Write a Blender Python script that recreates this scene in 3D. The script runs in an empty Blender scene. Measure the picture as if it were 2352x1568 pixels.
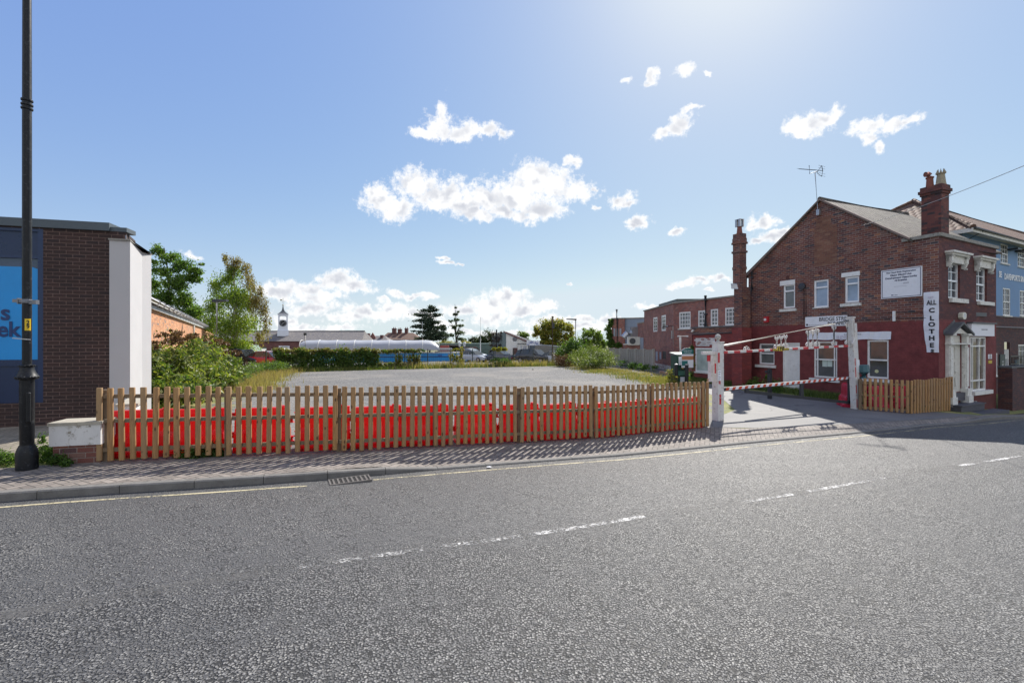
import bpy, math, random
import numpy as np
from mathutils import Vector, geometry
random.seed(7); RNG = np.random.default_rng(11)
SC = bpy.context.scene; COL = SC.collection
# ------------------------------------------------------------------ camera
CZ = 2.25; FP = 1045.0
cd = bpy.data.cameras.new('camera'); cam = bpy.data.objects.new('camera', cd); COL.objects.link(cam)
cam.location = (0, 0, CZ); cam.rotation_euler = (math.radians(90), 0, 0)
cd.sensor_width = 36; cd.lens = FP*36/2352; cd.clip_start = .05; cd.clip_end = 4000
SC.camera = cam
# ------------------------------------------------------------------ light
SUN_AZ, SUN_EL = math.radians(26.5), math.radians(42)
sd = bpy.data.lights.new('sun', 'SUN'); sd.energy = 3.8; sd.angle = math.radians(.5); sd.color = (1, .95, .87)
sun = bpy.data.objects.new('sun', sd); COL.objects.link(sun)
sdir = Vector((math.sin(SUN_AZ)*math.cos(SUN_EL), math.cos(SUN_AZ)*math.cos(SUN_EL), math.sin(SUN_EL)))
sun.rotation_euler = sdir.to_track_quat('Z', 'Y').to_euler(); sun.location = (20, 40, 40)
SC.view_settings.view_transform = 'Standard'; SC.view_settings.look = 'None'
SC.view_settings.exposure = 0.95; SC.view_settings.gamma = 1

class NT:
    """small node helper"""
    def __init__(s, tree): s.t = tree; s.n = tree.nodes; s.l = tree.links
    def new(s, typ, **kw):
        n = s.n.new(typ)
        for k, v in kw.items(): setattr(n, k, v)
        return n
    def put(s, sock, v):
        if v is None: return
        if isinstance(v, bpy.types.NodeSocket): s.l.new(v, sock)
        else:
            if sock.type == 'RGBA' and len(v) == 3: v = (*v, 1)
            sock.default_value = v
    def m(s, op, a, b=None, c=None, clamp=False):
        n = s.new('ShaderNodeMath', operation=op); n.use_clamp = clamp
        s.put(n.inputs[0], a); s.put(n.inputs[1], b); s.put(n.inputs[2], c); return n.outputs[0]
    def vm(s, op, a, b=None, scale=None):
        n = s.new('ShaderNodeVectorMath', operation=op)
        s.put(n.inputs[0], a); s.put(n.inputs[1], b)
        if scale is not None: s.put(n.inputs['Scale'], scale)
        return n.outputs['Value'] if op in ('LENGTH', 'DISTANCE', 'DOT_PRODUCT') else n.outputs[0]
    def noise(s, vec, scale, detail=4, rough=.55, dist=0, out='Fac'):
        n = s.new('ShaderNodeTexNoise'); s.put(n.inputs['Vector'], vec)
        n.inputs['Scale'].default_value = scale; n.inputs['Detail'].default_value = detail
        n.inputs['Roughness'].default_value = rough; n.inputs['Distortion'].default_value = dist
        return n.outputs[out]
    def ramp(s, fac, stops, interp='LINEAR'):
        n = s.new('ShaderNodeValToRGB'); s.put(n.inputs[0], fac); r = n.color_ramp; r.interpolation = interp
        while len(r.elements) > 1: r.elements.remove(r.elements[-1])
        r.elements[0].position = stops[0][0]; c = stops[0][1]
        f = lambda c: (c, c, c, 1) if isinstance(c, (int, float)) else (*c, 1)
        r.elements[0].color = f(c)
        for p, c in stops[1:]: r.elements.new(p).color = f(c)
        return n.outputs[0]
    def mix(s, f, a, b, mode='MIX'):
        n = s.new('ShaderNodeMix', data_type='RGBA', blend_type=mode)
        s.put(n.inputs[0], f); s.put(n.inputs[6], a); s.put(n.inputs[7], b); return n.outputs[2]
    def rng(s, v, a, b, c=0, d=1, smooth=False):
        n = s.new('ShaderNodeMapRange'); n.interpolation_type = 'SMOOTHSTEP' if smooth else 'LINEAR'
        s.put(n.inputs[0], v)
        for i, x in zip((1, 2, 3, 4), (a, b, c, d)): s.put(n.inputs[i], x)
        return n.outputs[0]
    def xyz(s, v):
        n = s.new('ShaderNodeSeparateXYZ'); s.put(n.inputs[0], v); return n.outputs
    def comb(s, x, y, z=0.0):
        n = s.new('ShaderNodeCombineXYZ'); s.put(n.inputs[0], x); s.put(n.inputs[1], y); s.put(n.inputs[2], z); return n.outputs[0]
    def bump(s, h, strength=.5, dist=.01, normal=None):
        n = s.new('ShaderNodeBump'); s.put(n.inputs['Height'], h); n.inputs['Strength'].default_value = strength
        n.inputs['Distance'].default_value = dist
        if normal: s.put(n.inputs['Normal'], normal)
        return n.outputs[0]

# ------------------------------------------------------------------ world: sky and clouds
W = bpy.data.worlds.new('World'); SC.world = W; W.use_nodes = True; W.cycles.sampling_method = 'NONE'
w = NT(W.node_tree); w.n.clear()
sky = w.new('ShaderNodeTexSky', sky_type='NISHITA'); sky.sun_disc = False
sky.sun_elevation = SUN_EL; sky.sun_rotation = SUN_AZ; sky.air_density = 1.0; sky.dust_density = .25; sky.ozone_density = 1.6
gen = w.new('ShaderNodeTexCoord').outputs['Generated']
gx, gy, gz = w.xyz(gen)[:3]
az = w.m('ARCTAN2', gx, gy); el = w.m('ARCSINE', gz)
nz = w.noise(gen, 9, 4, .62, 0, 'Color'); nz2 = w.noise(gen, 34, 3, .6, 0, 'Color')
warp = w.vm('ADD', w.vm('SCALE', w.vm('SUBTRACT', nz, (.5, .5, .5)), scale=.075), w.vm('SCALE', w.vm('SUBTRACT', nz2, (.5, .5, .5)), scale=.022))
ae = w.vm('ADD', w.comb(az, el), warp)
def skyang(px, py):
    x, z = (px-1176)/FP, (784-py)/FP
    return math.atan2(x, 1), math.asin(z/math.sqrt(1+x*x+z*z))
# clouds: (px, py, half width, half height) of each puff, turned into sky directions
PUFF = [(1010,285,38,34),(1018,258,16,30),(1060,298,64,26),(1120,300,40,18),(1157,316,16,16),(980,302,40,16),
 (865,455,46,30),(905,478,48,30),(955,430,62,42),(1010,455,72,48),(1060,480,70,30),(1110,462,80,46),(1180,445,86,50),(1230,412,66,40),(1280,425,52,42),
 (1330,438,52,26),(1170,488,80,24),(1090,500,62,18),(1240,475,72,26),(1310,372,24,16),(1372,432,10,8),
 (1430,458,34,22),(1445,470,26,14),(1472,508,34,14),(1462,515,26,10),(1560,530,16,10),(1370,475,10,8),
 (1584,170,28,20),(1512,180,14,26),(1500,196,12,12),(1452,187,13,9),(1630,170,10,7),
 (1575,285,32,26),(1525,310,26,16),(1595,250,26,10),(1560,300,30,18),
 (1860,280,48,30),(1830,290,30,22),(1845,300,30,18),(1895,258,30,18),(1985,288,52,28),(2050,290,48,18),(2085,275,26,12),(1990,318,26,16),(2008,338,18,12),
 (1755,498,42,16),(1728,510,24,12),(1775,535,50,16),(1735,545,24,10),(1800,525,34,12),
 (1600,648,70,11),(1560,655,34,8),(1650,646,34,9),(1625,670,16,6),(1490,700,50,10),(1520,690,20,7),
 (1030,598,18,8),(1040,611,28,8),(1066,609,10,5),(1312,648,9,6),
 (440,590,30,12),(690,660,76,26),(640,670,60,22),(765,650,64,30),(800,665,66,24),(730,685,80,22),(720,710,70,18),(660,725,40,16),
 (905,672,30,13),(950,680,54,10),(990,677,30,8),(878,692,22,9),(1120,700,70,30),(1170,685,60,20),(1060,705,60,16),(1200,712,66,20),(1130,725,70,24),
 (850,722,80,18),(800,735,60,16),(900,712,60,20),(960,725,70,18),(1010,740,60,16),(1250,705,40,12),(1290,735,66,14),(1240,740,60,14),(1340,735,50,14),
 (1400,735,40,16),(1380,752,50,14),(1330,755,60,14),(1440,740,40,14),(680,745,60,12),(760,757,90,10),(1080,762,90,10),(1200,765,80,12),(1220,700,20,10)]
dmin = None
for (px, py, hw, hh) in PUFF:
    a, e = skyang(px, py); a2, _ = skyang(px+hw, py); _, e2 = skyang(px, py-hh)
    kk = 1.12 if py < 560 else .98; ra, re = abs(a2-a)*kk, abs(e2-e)*kk
    q = w.vm('LENGTH', w.vm('MULTIPLY', w.vm('SUBTRACT', ae, (a, e, 0)), (1/ra, 1/re, 0)))
    dmin = q if dmin is None else w.m('SMOOTH_MIN', dmin, q, .18)
edge = w.noise(gen, 70, 5, .72)
dens = w.m('ADD', w.m('SUBTRACT', 1.0, dmin), w.m('MULTIPLY', w.m('SUBTRACT', edge, .5), 1.9))
cmask = w.rng(dens, -.08, .62, 0, 1, True)
thin = w.m('MULTIPLY', cmask, .97)
shade = w.noise(w.vm('ADD', gen, (0, 0, .012)), 26, 4, .5)
core = w.rng(dmin, .75, .1, 0, 1, True)
greyf = w.m('MULTIPLY', w.m('MULTIPLY', core, w.rng(shade, .42, .6, 0, 1, True)), w.rng(el, .62, .30, .25, 1.0))
ccol = w.mix(greyf, (1.0, 1.0, 1.0), (.62, .64, .70))
sr, sg_, sb_ = w.xyz(sky.outputs[0])[:3]      # the sky's own light, its highlights rolled off as a camera's are
pw = lambda v, a, p: w.m('MULTIPLY', w.m('POWER', v, p), a)
skyc = w.comb(w.m('MINIMUM', pw(sr, .066, .90), .37), w.m('MINIMUM', pw(sg_, .095, .71), .43), w.m('MINIMUM', pw(sb_, .276, .228), .47))
skyc = w.mix(.13, skyc, (.33, .38, .46))
au = w.m('MAXIMUM', w.vm('DOT_PRODUCT', gen, tuple(sdir)), 0.0)      # bright air around the sun
skyc = w.mix(w.m('ADD', w.m('MULTIPLY', w.m('POWER', au, 60.0), .62), w.m('MULTIPLY', w.m('POWER', au, 9.0), .26)), skyc, (.47, .50, .505))
hz = w.m('POWER', w.m('SUBTRACT', 1.0, w.m('MAXIMUM', gz, 0.0)), 9.0)      # pale air low over the horizon
skyc = w.mix(w.m('MULTIPLY', hz, .35), skyc, (.38, .43, .47))
full = w.mix(thin, skyc, w.vm('SCALE', ccol, scale=.56))
# unseen bright cloud added behind the camera to lift the shaded fronts
fill_m = w.m('MULTIPLY', w.m('MULTIPLY', w.rng(w.noise(gen, 2.1, 4, .55), .42, .58, 0, 1, True), w.rng(gy, -.02, -.35)), w.rng(gz, .02, .14))
full = w.mix(fill_m, full, (.66, .65, .63))
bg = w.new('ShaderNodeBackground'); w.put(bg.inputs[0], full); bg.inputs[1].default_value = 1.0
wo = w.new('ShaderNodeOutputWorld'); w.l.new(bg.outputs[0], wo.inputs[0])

# ------------------------------------------------------------------ ground heights and placing helpers
GX = [-60,-20,-6.84,-3.4,-1.06,1.06,2.2,5.3,12,15.4,17.2,20,30,60,200]
GZ = [1.3,.52,.25,.18,.07,0,-.04,-.07,-.10,-.25,-.35,-.6,-1.3,-2.4,-3]
def gs(x): return float(np.interp(x, GX, GZ))
def sm(a, b, x): t = min(1, max(0, (x-a)/(b-a))); return t*t*(3-2*t)
def G(x, y):
    z = gs(x); t = sm(13, 30, y - max(0, x)*.12)
    far = -.02 - .30*sm(43, 50, y)
    return z*(1-t) + far*t
def ray(px, py): return (px-1176)/FP, (784-py)/FP
def P(px, py, Y): a, b = ray(px, py); return Vector((a*Y, Y, CZ+b*Y))
def onG(px, py, dz=0.0, fn=None):
    fn = fn or G; a, b = ray(px, py); Y = 10.
    for _ in range(60):
        Y = .5*Y + .5*(CZ - fn(a*Y, Y) - dz)/(-b)
    return Vector((a*Y, Y, fn(a*Y, Y)+dz))
def C(ox, oy, sc): return lambda x, y: ((ox+x/sc)/1.7415, (oy+y/sc)/1.7415)

class Fr:
    """vertical plane frame: s along the wall (left to right as seen), d outward, z up"""
    def __init__(s, o, u): L = math.hypot(*u); s.o = o; s.u = (u[0]/L, u[1]/L)
    def w(s, a, d, z): return (s.o[0]+s.u[0]*a+s.u[1]*d, s.o[1]+s.u[1]*a-s.u[0]*d, z)
    def s(s, px, off=0.0):
        k = (px-1176)/FP; o = s.w(0, off, 0); return (k*o[1]-o[0])/(s.u[0]-k*s.u[1])
    def z(s, px, py, off=0.0):
        a = s.s(px, off); return CZ + (784-py)/FP*s.w(a, off, 0)[1]
    def r(s, x0, y0, x1, y1, off=0.0):
        """image box (left x, top y, right x, bottom y; ys read at the left edge) -> s0, s1, z0, z1"""
        return s.s(x0, off), s.s(x1, off), s.z(x0, y1, off), s.z(x0, y0, off)
    def sub(s, a, d=0.0, turn=0.0):
        p = s.w(a, d, 0); c, q = math.cos(turn), math.sin(turn)
        return Fr((p[0], p[1]), (s.u[0]*c-s.u[1]*q, s.u[0]*q+s.u[1]*c))
ID = Fr((0, 0), (1, 0))

class MB:
    def __init__(s): s.v = []; s.f = []; s.mi = []; s.cur = 0; s.T = None
    def add(s, pts, faces):
        b = len(s.v)
        if s.T: pts = [s.T(p) for p in pts]
        s.v += [tuple(p) for p in pts]; s.f += [tuple(i+b for i in f) for f in faces]; s.mi += [s.cur]*len(faces); return s
    def hexa(s, p): return s.add(p, [(0,3,2,1),(4,5,6,7),(0,1,5,4),(1,2,6,5),(2,3,7,6),(3,0,4,7)])
    def bx(s, x0, x1, y0, y1, z0, z1):
        return s.hexa([(x0,y0,z0),(x1,y0,z0),(x1,y1,z0),(x0,y1,z0),(x0,y0,z1),(x1,y0,z1),(x1,y1,z1),(x0,y1,z1)])
    def box(s, F, s0, s1, d0, d1, z0, z1):
        """d1 is the outer face"""
        return s.hexa([F.w(s0,d1,z0),F.w(s1,d1,z0),F.w(s1,d0,z0),F.w(s0,d0,z0),F.w(s0,d1,z1),F.w(s1,d1,z1),F.w(s1,d0,z1),F.w(s0,d0,z1)])
    def prism(s, F, poly, d0, d1):
        """poly of (s,z) counter-clockwise as seen, extruded from d0 (back) to d1 (front)"""
        n = len(poly)
        pts = [F.w(a, d1, z) for a, z in poly]+[F.w(a, d0, z) for a, z in poly]
        return s.add(pts, [tuple(range(n)), tuple(range(2*n-1, n-1, -1))]+[(i, i+n, (i+1) % n+n, (i+1) % n) for i in range(n)])
    def quad(s, a, b, c, d): return s.add([a, b, c, d], [(0, 1, 2, 3)])
    def tube(s, pts, r, n=8, r1=None, cap=True):
        pts = [Vector(p) for p in pts]; rs = r if isinstance(r, (list, tuple)) else [r + ((r1 if r1 is not None else r)-r)*i/max(1, len(pts)-1) for i in range(len(pts))]
        vs = []; up = Vector((0, 0, 1)); prev = None
        for i, p in enumerate(pts):
            d = (pts[min(i+1, len(pts)-1)]-pts[max(i-1, 0)]).normalized()
            a = d.cross(prev if prev is not None and abs(d.dot(prev)) < .95 else (up if abs(d.z) < .9 else Vector((1, 0, 0)))).normalized(); b = d.cross(a).normalized()
            prev = b if prev is None else prev
            for k in range(n):
                t = 2*math.pi*k/n; vs.append(p+(a*math.cos(t)+b*math.sin(t))*rs[i])
        fs = [(i*n+k, i*n+(k+1) % n, (i+1)*n+(k+1) % n, (i+1)*n+k) for i in range(len(pts)-1) for k in range(n)]
        if cap: fs += [tuple(range(n-1, -1, -1)), tuple((len(pts)-1)*n+k for k in range(n))]
        return s.add(vs, fs)
    def lathe(s, c, prof, n=20, rib=0):
        vs = []
        for r, z in prof:
            for k in range(n):
                t = 2*math.pi*k/n; vs.append((c[0]+r*math.cos(t), c[1]+r*math.sin(t), c[2]+z))
        m = len(prof)
        return s.add(vs, [(i*n+k, i*n+(k+1) % n, (i+1)*n+(k+1) % n, (i+1)*n+k) for i in range(m-1) for k in range(n)]+[tuple(range(n-1, -1, -1)), tuple((m-1)*n+k for k in range(n))])
    def ball(s, c, r, n=10, sz=1):
        return s.lathe((c[0], c[1], c[2]), [(max(.0005, r*math.sin(math.pi*i/8)), -r*sz*math.cos(math.pi*i/8)) for i in range(9)], n)
    def holes(s, F, outer, rects, d=0.0, depth=.12):
        """wall face with real openings; outer = [(s,z)], rects = [(s0,s1,z0,z1)] ; reveals go inward by depth"""
        loops = [[Vector((a, z, 0)) for a, z in outer]]+[[Vector((a, z, 0)) for a, z in ((r[0], r[2]), (r[0], r[3]), (r[1], r[3]), (r[1], r[2]))] for r in rects]
        flat = [p for l in loops for p in l]
        tris = geometry.tessellate_polygon(loops); pts = [F.w(p.x, d, p.y) for p in flat]; fs = []
        for t in tris:
            a, b, c = (flat[i] for i in t)
            fs.append(tuple(t) if (b-a).cross(c-a).z > 0 else tuple(reversed(t)))
        s.add(pts, fs)
        for (a, b, z0, z1) in rects:
            q = lambda x, y, z: F.w(x, y, z)
            s.quad(q(a,d,z0), q(b,d,z0), q(b,d-depth,z0), q(a,d-depth,z0)); s.quad(q(a,d-depth,z1), q(b,d-depth,z1), q(b,d,z1), q(a,d,z1))
            s.quad(q(a,d,z0), q(a,d-depth,z0), q(a,d-depth,z1), q(a,d,z1)); s.quad(q(b,d-depth,z0), q(b,d,z0), q(b,d,z1), q(b,d-depth,z1))
        return s

def origin_of(o):
    p = Vector((0, 0, 0))
    while o: p += o.location; o = o.parent
    return p
def obj(name, mb, mat, parent=None, smooth=False, uv=True, bevel=0, at=None):
    me = bpy.data.meshes.new(name); off = origin_of(parent)
    base = Vector(at) if at is not None else Vector((0, 0, 0))
    V = np.array(mb.v, dtype=float) if len(mb.v) else np.zeros((0, 3))
    me.from_pydata((V-np.array(off+base)).tolist(), [], mb.f)
    for m_ in (mat if isinstance(mat, (list, tuple)) else [mat]): me.materials.append(m_)
    if any(mb.mi): me.polygons.foreach_set('material_index', mb.mi)
    if uv and len(mb.f):
        ul = me.uv_layers.new(name='UVMap'); buf = np.zeros(len(me.loops)*2); k = 0
        for f in mb.f:
            p = V[list(f)]; n = np.zeros(3)
            for i in range(len(f)): n += np.cross(p[i]-p[0], p[(i+1) % len(f)]-p[0])
            L = np.linalg.norm(n); n = n/L if L > 1e-12 else np.array([0, 0, 1.])
            if abs(n[2]) > .995: us, vs = p[:, 0], p[:, 1]
            else:
                t = np.array([-n[1], n[0], 0]); t /= np.linalg.norm(t); t = np.round(t, 4)
                if t[0] < 0 or (t[0] == 0 and t[1] < 0): t = -t
                b = np.cross(n, t); b = -b if b[2] < 0 else b
                us, vs = p@t, p@b
            for i in range(len(f)): buf[k] = us[i]; buf[k+1] = vs[i]; k += 2
        ul.data.foreach_set('uv', buf)
    if smooth: me.polygons.foreach_set('use_smooth', [True]*len(me.polygons))
    o = bpy.data.objects.new(name, me); COL.objects.link(o)
    o.location = base
    if parent: o.parent = parent
    if smooth:
        try: me.set_sharp_from_angle(angle=math.radians(38))
        except Exception: pass
    if bevel:
        b = o.modifiers.new('Bevel', 'BEVEL'); b.width = bevel; b.segments = 2; b.limit_method = 'ANGLE'; b.angle_limit = math.radians(40)
    me.update(); return o
def tag(o, label, cat, group=None, kind=None):
    if label: o['label'] = label
    if cat: o['category'] = cat
    if group: o['group'] = group
    if kind: o['kind'] = kind
    return o
def thing(name, label, cat, loc=(0, 0, 0), rz=0, group=None):
    o = bpy.data.objects.new(name, None); COL.objects.link(o); o.location = loc; o.rotation_euler = (0, 0, rz); o.empty_display_size = .3
    return tag(o, label, cat, group)
def struct(name, mb, mat, **k): return tag(obj(name, mb, mat, **k), None, None, None, 'structure')
def dup(o, loc=None, rz=None, parent=None, label=None):
    c = o.copy(); COL.objects.link(c)
    if parent: c.parent = parent
    if loc is not None: c.location = loc
    if rz is not None: c.rotation_euler = (0, 0, rz)
    if label: c['label'] = label
    for ch in [x for x in bpy.data.objects if x.parent == o]: dup(ch, parent=c)
    return c
def text(name, body, F, s, z, size, mat, parent, d=.004, align='CENTER', sx=1.0, rot=0.0, bold=0.0):
    """lettering lying on a vertical plane frame, centred at (s, z)"""
    cu = bpy.data.curves.new(name, 'FONT'); cu.body = body; cu.size = size; cu.align_x = align; cu.align_y = 'CENTER'; cu.extrude = .0015; cu.offset = bold
    cu.resolution_u = 3
    t = bpy.data.objects.new('tmp', cu); COL.objects.link(t)
    me = bpy.data.meshes.new_from_object(t, depsgraph=bpy.context.evaluated_depsgraph_get())
    bpy.data.objects.remove(t); off = origin_of(parent); c, q = math.cos(rot), math.sin(rot)
    for v in me.vertices:
        x, y = v.co.x*sx, v.co.y; x, y = x*c-y*q, x*q+y*c
        v.co = Vector(F.w(s+x, d+v.co.z, z+y))-off
    me.materials.clear(); me.materials.append(mat)
    o = bpy.data.objects.new(name, me); COL.objects.link(o); o.parent = parent; return o

# ------------------------------------------------------------------ materials
def newmat(name):
    m = bpy.data.materials.new(name); m.use_nodes = True; n = NT(m.node_tree); n.n.clear()
    b = n.new('ShaderNodeBsdfPrincipled'); o = n.new('ShaderNodeOutputMaterial'); n.l.new(b.outputs[0], o.inputs[0])
    return m, n, b, o
def pos(n): return n.new('ShaderNodeNewGeometry').outputs['Position']
def ocoord(n): return n.new('ShaderNodeTexCoord').outputs['Object']
_pc = {}
def paint(name, col, rough=.6, var=.18, scale=3, bump=.1, metal=0, dirt=None, dirtamt=.5, coat=0, fine=60, spec=None):
    if name in _pc: return _pc[name]
    m, n, b, o = newmat(name); v = ocoord(n)
    a = n.noise(v, scale, 5, .6); c = n.noise(v, fine, 3, .5)
    f = n.m('ADD', n.m('MULTIPLY', a, .7), n.m('MULTIPLY', c, .3))
    dk = tuple(x*(1-var) for x in col); lt = tuple(min(1, x*(1+var)) for x in col)
    cc = n.ramp(f, [(.3, dk), (.7, lt)])
    if dirt:
        dm = n.rng(n.noise(v, scale*1.7, 8, .7), .56, .66, 0, dirtamt)
        cc = n.mix(dm, cc, dirt)
    n.put(b.inputs['Base Color'], cc); b.inputs['Metallic'].default_value = metal
    n.put(b.inputs['Roughness'], n.rng(a, .3, .7, max(.02, rough-.08), min(1, rough+.08)))
    if coat: b.inputs['Coat Weight'].default_value = coat; b.inputs['Coat Roughness'].default_value = .05
    if spec is not None: b.inputs['Specular IOR Level'].default_value = spec
    if bump: n.put(b.inputs['Normal'], n.bump(f, bump, .01))
    _pc[name] = m; return m
def brick(name, cols, mortar, bw=.225, bh=.075, mt=.011, bump=.6, painted=None, patches=None, rough=.85, contrast=1.0, stain=.35):
    """cols: ramp stops for the single bricks; painted: (z limit fn, colour) paints everything under a height"""
    m, n, b, o = newmat(name)
    uv = n.new('ShaderNodeUVMap'); uv.uv_map = 'UVMap'; u, v, _ = n.xyz(uv.outputs[0])[:3]
    wob = n.noise(uv.outputs[0], 3.1, 2, .5)
    v2 = n.m('ADD', n.m('DIVIDE', v, bh), n.m('MULTIPLY', wob, .12)); row = n.m('FLOOR', v2)
    u2 = n.m('ADD', n.m('DIVIDE', u, bw), n.m('MULTIPLY', n.m('MODULO', n.m('ABSOLUTE', row), 2.0), .5)); colm = n.m('FLOOR', u2)
    fu = n.m('FRACT', u2); fv = n.m('FRACT', v2)
    wn = n.new('ShaderNodeTexWhiteNoise', noise_dimensions='2D'); n.put(wn.inputs['Vector'], n.comb(colm, row)); rnd = wn.outputs['Value']
    jn = n.m('MULTIPLY', n.noise(uv.outputs[0], 40, 2), .5)
    e1 = n.rng(fu, mt/bw*.6, mt/bw*1.3); e2 = n.rng(fv, mt/bh*.6, mt/bh*1.3)
    isb = n.m('MULTIPLY', e1, e2)
    face = n.ramp(rnd, cols, 'CONSTANT')
    fn = n.noise(uv.outputs[0], 55, 4, .65); big = n.noise(uv.outputs[0], .9, 5, .6)
    face = n.mix(.55, face, n.ramp(fn, [(.25, .25), (.75, 1.0)]), 'OVERLAY')
    mo = n.mix(.5, mortar, n.ramp(big, [(.3, .35), (.7, .9)]), 'OVERLAY')
    c = n.mix(isb, mo, face)
    c = n.mix(stain, c, n.ramp(big, [(.32, .30), (.62, 1.0)]), 'MULTIPLY')
    if patches:    # lighter repaired patch of brickwork, (u0,u1,v0,v1,colour)
        for (u0, u1, v0, v1, pc) in patches:
            q = n.m('MULTIPLY', n.m('MULTIPLY', n.rng(u2, u0/bw, u0/bw+.02), n.rng(u2, u1/bw+.02, u1/bw)), n.m('MULTIPLY', n.rng(v, v0, v0+.03), n.rng(v, v1+.03, v1)))
            c = n.mix(n.m('MULTIPLY', q, .75), c, n.mix(isb, mo, n.mix(rnd, pc, tuple(x*.7 for x in pc))))
    if painted:
        z0, z1, pcol = painted        # paint line falls from z1 at u=0 .. handled as constant with ragged edge
        ragged = n.m('ADD', v, n.m('MULTIPLY', n.m('SUBTRACT', n.noise(uv.outputs[0], 12, 3), .5), .06))
        pm = n.rng(ragged, z1+.01, z0)
        pv = n.mix(.85, pcol, n.ramp(n.noise(uv.outputs[0], 3.2, 9, .72), [(.3, .30), (.7, .72)]), 'OVERLAY')
        damp = n.rng(n.m('ADD', v, n.m('MULTIPLY', n.noise(uv.outputs[0], 2.5, 5, .6), .8)), .25, .95, .5, 0); pv = n.mix(damp, pv, (.05, .025, .022))
        pv = n.mix(n.m('MULTIPLY', n.m('SUBTRACT', 1.0, isb), .45), pv, tuple(x*.6 for x in pcol))
        flake = n.rng(n.noise(uv.outputs[0], 9, 7, .75), .70, .72, 0, .8)
        pv = n.mix(flake, pv, (.35, .28, .26))
        c = n.mix(pm, c, pv)
    n.put(b.inputs['Base Color'], c); b.inputs['Roughness'].default_value = rough
    hgt = n.m('ADD', isb, n.m('MULTIPLY', fn, .35)); n.put(b.inputs['Normal'], n.bump(hgt, bump, .008))
    return m
def glassm(name, col=(.03, .04, .05), rough=.04, film=None):
    m, n, b, o = newmat(name); v = ocoord(n)
    c = n.mix(n.rng(n.noise(v, 1.3, 3), .35, .65), col, tuple(x*1.6 for x in col))
    n.put(b.inputs['Base Color'], c); b.inputs['Roughness'].default_value = rough; b.inputs['IOR'].default_value = 1.5
    b.inputs['Specular IOR Level'].default_value = .8
    n.put(b.inputs['Normal'], n.bump(n.noise(v, 1.7, 2), .04, .05))
    return m
def leafm(name, cols, trans=.35, rough=.5):
    m, n, b, o = newmat(name); g = n.new('ShaderNodeNewGeometry'); r = g.outputs['Random Per Island']
    big = n.noise(g.outputs['Position'], .55, 3)
    f = n.m('ADD', n.m('MULTIPLY', r, .6), n.m('MULTIPLY', n.m('SUBTRACT', big, .3), .9), clamp=True)
    k = len(cols); c = n.ramp(f, [(.1+.8*i/(k-1), cc) for i, cc in enumerate(cols)])
    n.put(b.inputs['Base Color'], c); b.inputs['Roughness'].default_value = rough; b.inputs['Specular IOR Level'].default_value = .35
    t = n.new('ShaderNodeBsdfTranslucent'); n.put(t.inputs[0], n.mix(1.0, c, (1.7, 1.9, .7), 'MULTIPLY'))
    mx = n.new('ShaderNodeMixShader'); mx.inputs[0].default_value = trans
    n.l.new(b.outputs[0], mx.inputs[1]); n.l.new(t.outputs[0], mx.inputs[2]); n.l.new(mx.outputs[0], o.inputs[0])
    return m
def woodm(name, cols, plank=0.0):
    m, n, b, o = newmat(name); v = ocoord(n); oi = n.new('ShaderNodeObjectInfo').outputs['Random']
    sh = n.vm('ADD', v, n.comb(n.m('MULTIPLY', oi, 37.0), n.m('MULTIPLY', oi, 11.0), n.m('MULTIPLY', oi, 53.0)))
    gr = n.noise(n.vm('MULTIPLY', sh, (38, 38, 2.2)), 1, 5, .6, 1.2)
    vo = n.new('ShaderNodeTexVoronoi'); n.put(vo.inputs['Vector'], n.vm('MULTIPLY', sh, (9, 9, 4.2))); vo.inputs['Scale'].default_value = 1
    knot = n.rng(vo.outputs['Distance'], .10, .20, 1, 0, True)
    c = n.ramp(gr, [(.25, cols[0]), (.5, cols[1]), (.75, cols[2])])
    c = n.mix(n.m('MULTIPLY', n.m('POWER', oi, 1.5), .85), c, cols[3]); c = n.mix(n.rng(n.noise(v, 1.3, 3), .4, .7, 0, .35), c, (.16, .125, .09))
    c = n.mix(n.m('MULTIPLY', knot, .8), c, tuple(x*.25 for x in cols[0]))
    n.put(b.inputs['Base Color'], c); b.inputs['Roughness'].default_value = .75
    n.put(b.inputs['Normal'], n.bump(gr, .25, .004)); return m
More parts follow.
